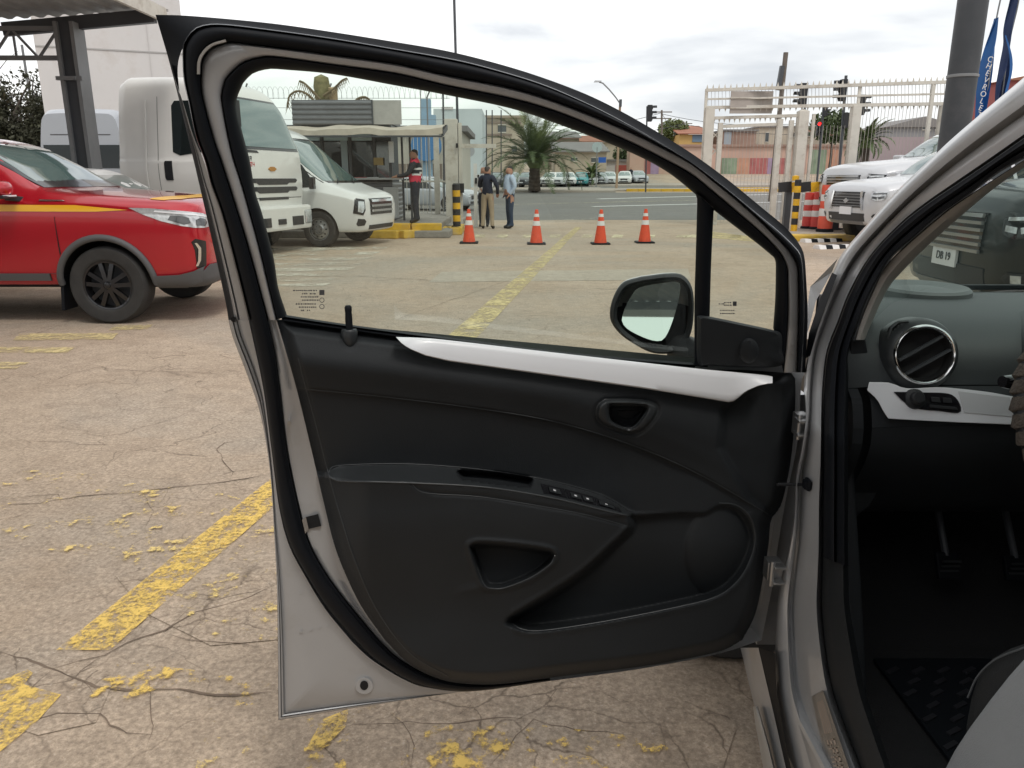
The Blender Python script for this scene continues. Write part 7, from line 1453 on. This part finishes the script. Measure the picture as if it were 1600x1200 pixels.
# bushy trees behind the car lot
for lab, u, v, Y, h in (('round yellow green tree above the door frame', 1052, 215, 130, 4.0), ('dark leafy tree left of the mural wall', 985, 255, 115, 4.5), ('low green hedge tree behind the right fence', 1300, 215, 90, 3.4)):
    p = atY(u, v, Y); t = thing('leafy_tree', lab, 'tree', (float(p[0]), Y, float(zg(Y)))); top_ = float(p[2] - zg(Y)) + 1.5; mb = MB(); mb.tube([(0, 0, 0), (.1, 0, top_ * .5), (0, 0, top_ * .8)], [.2, .15, .08], 8); mb.build('trunk', BARK, t); mb = MB(); r_ = random.Random(u)
    for i in range(2600):
        while True:
            c = Vector((r_.uniform(-1, 1), r_.uniform(-1, 1), r_.uniform(-1, 1)))
            if c.length < 1 and (c.length > .45): break
        c = Vector((c.x * 2.4, c.y * 2.0, top_ - .4 + c.z * 1.7)) + Vector((math.sin(c.x * 9) * .2, 0, math.cos(c.y * 8) * .2)); s = r_.uniform(.12, .24); a = Vector((r_.gauss(0, 1), r_.gauss(0, 1), r_.gauss(0, 1))).normalized() * s; b_ = Vector((r_.gauss(0, 1), r_.gauss(0, 1), r_.gauss(0, 1))).normalized() * s; mb.add([c - a, c + b_, c + a, c - b_], [(0, 1, 2, 3)])
    mb.build('crown', LEAF2 if u == 1052 else LEAF, t, recalc=False)
# ---- parked cars across the road, copied from one body
cols = [('white', WHITE), ('silver', GV), ('teal', mat('teal_paint', (.05, .28, .30), .3, coat=.5)), ('pale grey', mat('pale_paint', (.55, .58, .58), .3, coat=.4)), ('dark grey', mat('dark_paint', (.06, .065, .07), .3, coat=.5))]
proto = None
spots = [(772, 293.5, 4, 'half hidden behind the man in the navy jacket'), (800, 293, 1, 'behind the man in the light blue shirt'), (818, 293, 4, 'just left of the palm trunk'), (856, 292, 0, 'just right of the palm trunk'), (872, 292, 3, 'second right of the palm trunk'), (889, 291.5, 0, 'left of the teal car'), (907, 291.5, 2, 'between two white cars'), (922, 291, 0, 'right of the teal car'), (938, 290.5, 1, 'under the blue road sign'), (952, 290, 3, 'next to the lamp post on its left'), (975, 289, 0, 'right of the lamp post'), (1000, 288, 1, 'beside the dark signal pole')]
for i, (u, v, ci, wherelab) in enumerate(spots):
    p = gnd(u, v); p[2] = float(zg(p[1])); nm, pm = cols[ci]; lab = f'{nm} car parked across the road, {wherelab}'
    if proto is None: proto = sedan('parked_car', lab, p, R(-95), pm, 'cars parked in the far lot', nx=26); o = proto
    else:
        o = copy_tree(proto); o['label'] = lab; o.location = V3(p)
        for ch in o.children:
            if ch.name.startswith('body'):
                ch.data = ch.data.copy(); ch.data.materials[0] = pm
    o.rotation_euler = (0, 0, R(-95 + random.uniform(-14, 14))); o.scale = (1.02, 1.02, 1.06)
    if i == 0: proto.data if False else None
# ---------------------------------------------------------------- people: one continuous skinned body each, hair as a child
SKIN = mat('skin', (.42, .22, .15), .6); SKIN2 = mat('skin_tan', (.30, .155, .10), .6); HAIR = mat('dark_hair', (.012, .010, .009), .7); SHOE = mat('black_shoe', (.015, .014, .013), .5)
def person(label, loc, rz, top, legs, zones=(), skin=SKIN, hair=HAIR, armsp=None, h=1.75, bald=False, head_turn=0.0, belly=0.0, stance=.11):
    """faces local +x; zones = extra (z0, z1, material) rows on the torso"""
    t = thing('person', label, 'person', loc, rz); k = h / 1.75; t.scale = (k, k, k)
    J = []; Ed = []; Rr = []
    def j(p, r, par=None):
        J.append(Vector(p)); Rr.append(r if isinstance(r, tuple) else (r, r)); i = len(J) - 1
        if par is not None: Ed.append((par, i))
        return i
    pel = j((0, 0, .96), (.125, .155)); wa = j((.01 + belly, 0, 1.12), (.115 + belly, .145), pel); ch = j((.0, 0, 1.30), (.12, .165), wa); nb = j((-.01, 0, 1.46), (.07, .09), ch); nk = j((.005, 0, 1.52), .056, nb); hd = j((.02, 0, 1.60), (.085, .072), nk); ht = j((.005, 0, 1.70), (.078, .066), hd)
    ct, st = math.cos(head_turn), math.sin(head_turn); hc = J[hd]
    def hp(x, y, z): return (hc.x + x * ct - y * st, hc.y + x * st + y * ct, hc.z + z)
    j(hp(.105, 0, .005), .014, hd); j(hp(.085, 0, -.06), .03, hd); j(hp(0, .082, .0), .014, hd); j(hp(0, -.082, .0), .014, hd)
    arms = armsp or {}
    for s in (1, -1):
        el, wr = arms.get(s, ((-.02, .25, 1.15), (.04, .25, .91))); el = Vector((el[0], el[1] * s, el[2])); wr = Vector((wr[0], wr[1] * s, wr[2]))
        sh = j((-.01, .175 * s, 1.41), .068, nb); e_ = j(el, .048, sh); w_ = j(wr, .034, e_); d = (wr - el).normalized(); hn = j(wr + d * .07, (.036, .02), w_)
        sdv = d.cross(Vector((1, 0, 0.2))).normalized(); 
        for q in range(4): f1 = j(J[hn] + d * .035 + sdv * (.012 * (q - 1.5)) * 1.3, .0095, hn); f2 = j(J[f1] + d * (.035 - .004 * abs(q - 1.4)) + Vector((.012, 0, -.004)), .008, f1)
        th = j(J[w_] + d * .04 + sdv * .035 + Vector((.012, 0, 0)), .011, w_); j(J[th] + d * .03 + sdv * .006, .009, th)
        hip = j((0, .088 * s, .90), (.092, .085), pel); kn = j((.02, (.09 + stance) / 2 * s * 1.02, .50), .063, hip); an = j((-.01, stance * s, .10), .044, kn); j((-.055, stance * s, .045), .036, an); b_ = j((.08, stance * s * 1.05, .045), (.036, .045), an); j((.165, stance * s * 1.1, .035), (.028, .04), b_)
    me = bpy.data.meshes.new('body'); me.from_pydata([tuple(p) for p in J], Ed, []); o = bpy.data.objects.new('body_skeleton', me); COL.objects.link(o)
    md = o.modifiers.new('s', 'SKIN'); md.use_smooth_shade = True
    sv = me.skin_vertices[0].data
    for i, r in enumerate(Rr): sv[i].radius = (r[0] * 1.22, r[1] * 1.22)
    sv[0].use_root = True
    sb = o.modifiers.new('d', 'SUBSURF'); sb.levels = 2; sb.render_levels = 2
    bpy.context.view_layer.update(); m2 = bpy.data.meshes.new_from_object(o.evaluated_get(bpy.context.evaluated_depsgraph_get())); bpy.data.objects.remove(o)
    m2.materials.clear(); mats = [skin, top, legs, SHOE] + [z[2] for z in zones]
    for m in mats: m2.materials.append(m)
    hands = [(J[i]) for i, j_ in enumerate(J) if False]
    wrists = []
    for s in (1, -1):
        el, wr = arms.get(s, ((-.02, .25, 1.15), (.04, .25, .91))); wrists.append((Vector((el[0], el[1] * s, el[2])), Vector((wr[0], wr[1] * s, wr[2]))))
    for p in m2.polygons:
        c = p.center; mi = 1
        if c.z > 1.505 and abs(c.y) < .13 and abs(c.x) < .2: mi = 0
        elif c.z < .085: mi = 3
        elif c.z < .97 and abs(c.y) < .21 and abs(c.x) < .2: mi = 2
        for e_, w in wrists:
            d = (w - e_).normalized()
            if (c - w).dot(d) > -.01 and (c - w).length < .24 and not (abs(c.y) < .16 and c.z < .95): mi = 0
        if mi == 1:
            for q, (z0, z1, _) in enumerate(zones):
                if z0 <= c.z < z1 and abs(c.y) < .215: mi = 4 + q
        p.material_index = mi; p.use_smooth = True
    b = bpy.data.objects.new('body', m2); COL.objects.link(b); b.parent = t
    if not bald:
        mb = MB(); G = []
        for i in range(9):
            a = math.pi / 2 * i / 8 * 1.25 - .35
            G.append([hp(-.012 + .093 * math.cos(a) * math.cos(q) * (1 if math.cos(q) < .3 else .80), .082 * math.cos(a) * math.sin(q), .055 + .075 * math.sin(a) - (.05 * max(0, -math.cos(q)) if i < 3 else 0)) for q in np.linspace(0, 2 * math.pi, 20, endpoint=False)])
        mb.grid(np.array(G), wrap=True); mb.build('hair', hair, t, smooth=70)
    for s in (1, -1): mb = MB(); mb.box(hp(.082, .032 * s, .022), (.012, .022, .010)); mb.build('eye', HAIR, t)
    mb = MB(); mb.box(hp(.088, 0, -.045), (.012, .04, .008)); mb.build('mouth', mat('lips', (.25, .08, .07), .6), t)
    return t
NAVY = mat('navy_jacket', (.012, .016, .035), .8, bump=.2, bscale=60, var=.2); KHAKI = mat('khaki_trousers', (.38, .30, .21), .85, var=.08, vscale=8); SHIRT = mat('light_blue_shirt', (.42, .50, .62), .8, var=.06, vscale=10); JEAN = mat('blue_trousers', (.03, .05, .09), .85, var=.15); WSH = mat('white_shirt', (.62, .62, .63), .8); DKT = mat('dark_trousers', (.015, .018, .028), .85); VEST = mat('red_vest', (.48, .02, .05), .7); SILV = mat('vest_stripe', (.55, .55, .54), .5)
g_ = atY(651, 347.5, 19.35); person('guard in a dark and red reflective vest leaning on the booth counter', (g_[0], 19.35, .335), math.pi, mat('guard_jacket', (.014, .016, .022), .8), DKT, zones=[(.97, 1.14, VEST), (1.14, 1.185, SILV), (1.25, 1.285, SILV), (1.42, 1.5, VEST)], skin=SKIN2, armsp={1: ((.16, .25, 1.14), (.40, .20, 1.10)), -1: ((.16, .25, 1.14), (.40, .20, 1.10))})
p = gnd(762, 357.5); person('man in a navy jacket and khaki trousers seen from behind', p, R(80), NAVY, KHAKI, skin=SKIN, armsp={1: ((.14, .26, 1.16), (.26, .10, 1.28)), -1: ((-.03, .30, 1.16), (.10, .27, .98))}, stance=.14, h=1.74, hair=mat('grey_hair', (.05, .04, .035), .7))
p = gnd(757, 354); person('man in a white shirt and dark trousers half hidden behind the navy jacket', p, R(-100), WSH, DKT, stance=.10, h=1.76, bald=True, armsp={1: ((.1, .25, 1.15), (.28, .12, 1.12))})
p = gnd(797, 357); person('man in a light blue shirt and dark blue trousers standing beside the others', p, R(200), SHIRT, JEAN, skin=SKIN, h=1.74, belly=.03, armsp={1: ((-.06, .27, 1.16), (.08, .20, .96)), -1: ((-.06, .27, 1.16), (.08, .20, .96))}, stance=.10)
p = gnd(985, 286); person('distant person in dark clothes walking past the far parked cars', p, R(-80), DKT, DKT, h=1.75)

# ---------------------------------------------------------------- pickups at the right
PK = [(.95, .46, .78, .95, .50, .66, .60), (.90, .40, .92, 1.06, .70, .82, .72), (.74, .38, 1.02, 1.13, .84, .92, .80), (.4, .38, 1.07, 1.18, .90, .95, .84), (-.1, .40, 1.10, 1.22, .92, .96, .84), (-.55, .40, 1.12, 1.27, .92, .96, .82), (-.9, .40, 1.13, 1.52, .92, .96, .72), (-1.3, .40, 1.14, 1.74, .92, .96, .66), (-1.8, .40, 1.14, 1.80, .92, .96, .64), (-2.8, .42, 1.15, 1.77, .92, .96, .64), (-3.05, .42, 1.15, 1.30, .92, .96, .78), (-4.1, .45, 1.15, 1.22, .92, .95, .86), (-4.25, .5, 1.1, 1.16, .9, .92, .84)]
DLS = (-.80, -.60, 0); PSIL = mat('white_silver_paint', (.56, .57, .59), .32, .15, coat=.5)
def pickup(name, label, front, ang, paint, scale, lamp='led', plate=None, grille='mesh', group=None):
    hx_, hy_ = math.cos(ang), math.sin(ang); loc = (front[0] - .95 * scale * hx_, front[1] - .95 * scale * hy_, 0)
    t = thing(name, label, 'pickup', loc, ang, group, scale=scale); v = Veh(t, PK, paint, [(0, .83, .39, .26), (0, -.83, .39, .26), (-3.1, .83, .39, .26), (-3.1, -.83, .39, .26)], nx=80, arch=1.16)
    for x in (0, -3.1):
        for s in (-1, 1): wheel_mesh('w', t, (x, .83 * s, .39), .39, .25, s, GREYST, 6, .6)
    v.patch('windscreen', [(-.70, 1.30), (.70, 1.30), (.60, 1.70), (-.60, 1.70)], F, CGLASS2)
    for dd, s in ((RS, 1), (LS, -1)):
        for q in ([(-.80, 1.2), (-1.75, 1.2), (-1.75, 1.70), (-1.5, 1.71), (-1.22, 1.58)], [(-1.84, 1.2), (-2.75, 1.2), (-2.6, 1.69), (-1.84, 1.71)]): v.patch('side_window', q if s == 1 else mir(q), dd, CGLASS, .005)
        q = [(-.47, .5), (-.47, 1.1), (-.48, 1.1), (-.48, .5)]; v.patch('door_seam', q if s == 1 else mir(q), dd, DARK, .002, skirt=0)
        mb = MB(); mb.box((-.80, -s * 1.08, 1.26), (.12, .22, .17)); mb.bar((-.8, -s * .92, 1.2), (-.8, -s * 1.0, 1.22), .06); mb.build('door_mirror', paint, t, bevel=.03)
    v.patch('grille', [(-.46, .70), (.46, .70), (.50, .98), (-.50, .98)], F, BLACKG, .008)
    if grille == 'mesh':
        for i in range(5): z = .725 + i * .052; v.patch('grille_slat', rect(-.44, z, .44, z + .012), F, GREYST, .014, .2, skirt=.01)
        v.patch('grille_surround', [(-.50, .66), (-.46, .66), (-.40, .98), (-.46, 1.0)], F, CHROME, .02, .2); v.patch('grille_surround', [(.46, .66), (.50, .66), (.46, 1.0), (.40, .98)], F, CHROME, .02, .2); v.patch('badge', [(-.08, .82), (0, .87), (.08, .82), (0, .77)], F, CHROME, .022, .2)
    elif grille == 'slats':
        for i in range(6): z = .70 + i * .050; v.patch('grille_slat', rect(-.48, z, .48, z + .022), F, mat('satin_chrome', (.45, .45, .45), .3, .8), .022, .2, skirt=.02)
    for s, dd in ((1, D45), (-1, DLS)):
        q = [(-0.240, .86), (-0.280, .98), (.02, 1.0), (-0.060, .98), (0.020, .95), (0.020, .85), (-0.100, .82)]; q = q if s == 1 else mir(q)
        v.patch('headlight', q, dd, BLACKG if lamp == 'led' else LAMP, .010, .07)
        for a in ([(-0.220, .88), (-0.130, .86), (-0.120, .90), (-0.220, .92)], [(-0.100, .86), (-0.010, .87), (-0.010, .91), (-0.100, .90)], [(-0.250, .95), (-0.020, .94), (-0.020, .965), (-0.250, .972)]): v.patch('lamp_unit', a if s == 1 else mir(a), dd, LAMP if lamp == 'led' else HLIN, .016, .07, skirt=.01)
        q = [(-0.200, .52), (-0.200, .60), (-0.060, .60), (-0.020, .56), (-0.060, .50)]; v.patch('fog_lamp', q if s == 1 else mir(q), dd, GR, .008, .07); q = [(-0.150, .53), (-0.150, .585), (-0.090, .585), (-0.090, .53)]; v.patch('fog_lens', q if s == 1 else mir(q), dd, LAMP, .014, .07)
    v.patch('lower_intake', rect(-.55, .46, .55, .60), F, GR, .008, .2); v.patch('skid_plate', rect(-.5, .40, .5, .455), F, GREYST, .012, .2)
    mb = MB(); mb.box((.965, 0, .64), (.02, .36, .14)); mb.build('number_plate', WHITEP, t)
    if plate:
        M = Matrix.Translation((.978, 0, .64)) @ Matrix.Rotation(math.pi / 2, 4, 'Z') @ Matrix.Rotation(math.pi / 2, 4, 'X'); o = text_mesh(plate, .085, mat('plate_ink', (.02, .02, .02), .5), 'plate_lettering', None, M); o.parent = t; o['kind'] = 'stuff'
    mb = MB(); mb.box((-1.5, 0, .46), (3.4, 1.4, .12)); mb.build('underbody', DARK, t)
    return t, v
f = atY(1322, 330, 17.0); pickup('white_pickup', 'white pickup with a black mesh grille nearest the orange barrels', (f[0], 17.0), R(191), PSIL, 1.14, 'halogen', None, 'mesh')
f = atY(1318, 270, 20.6); t, v = pickup('white_pickup', 'big white pickup with black headlamps behind the lower white one', (f[0], 20.6), R(189), PSIL, 1.50, 'led', None, 'slats')
mb = MB(); mb.tube([(-.45, .75, 1.26), (-.60, .78, 1.45), (-.85, .80, 1.72)], .012, 6); mb.build('aerial', RUBBER, t)
DGR = mat('dark_grey_paint', (.010, .012, .013), .3, .2, coat=.45)
f = atY(1482, 380, 6.9); pickup('dark_pickup', 'dark grey pickup front seen through the windscreen', (f[0], 6.9), R(177), DGR, 1.15, 'led', 'DB 19', 'slats')
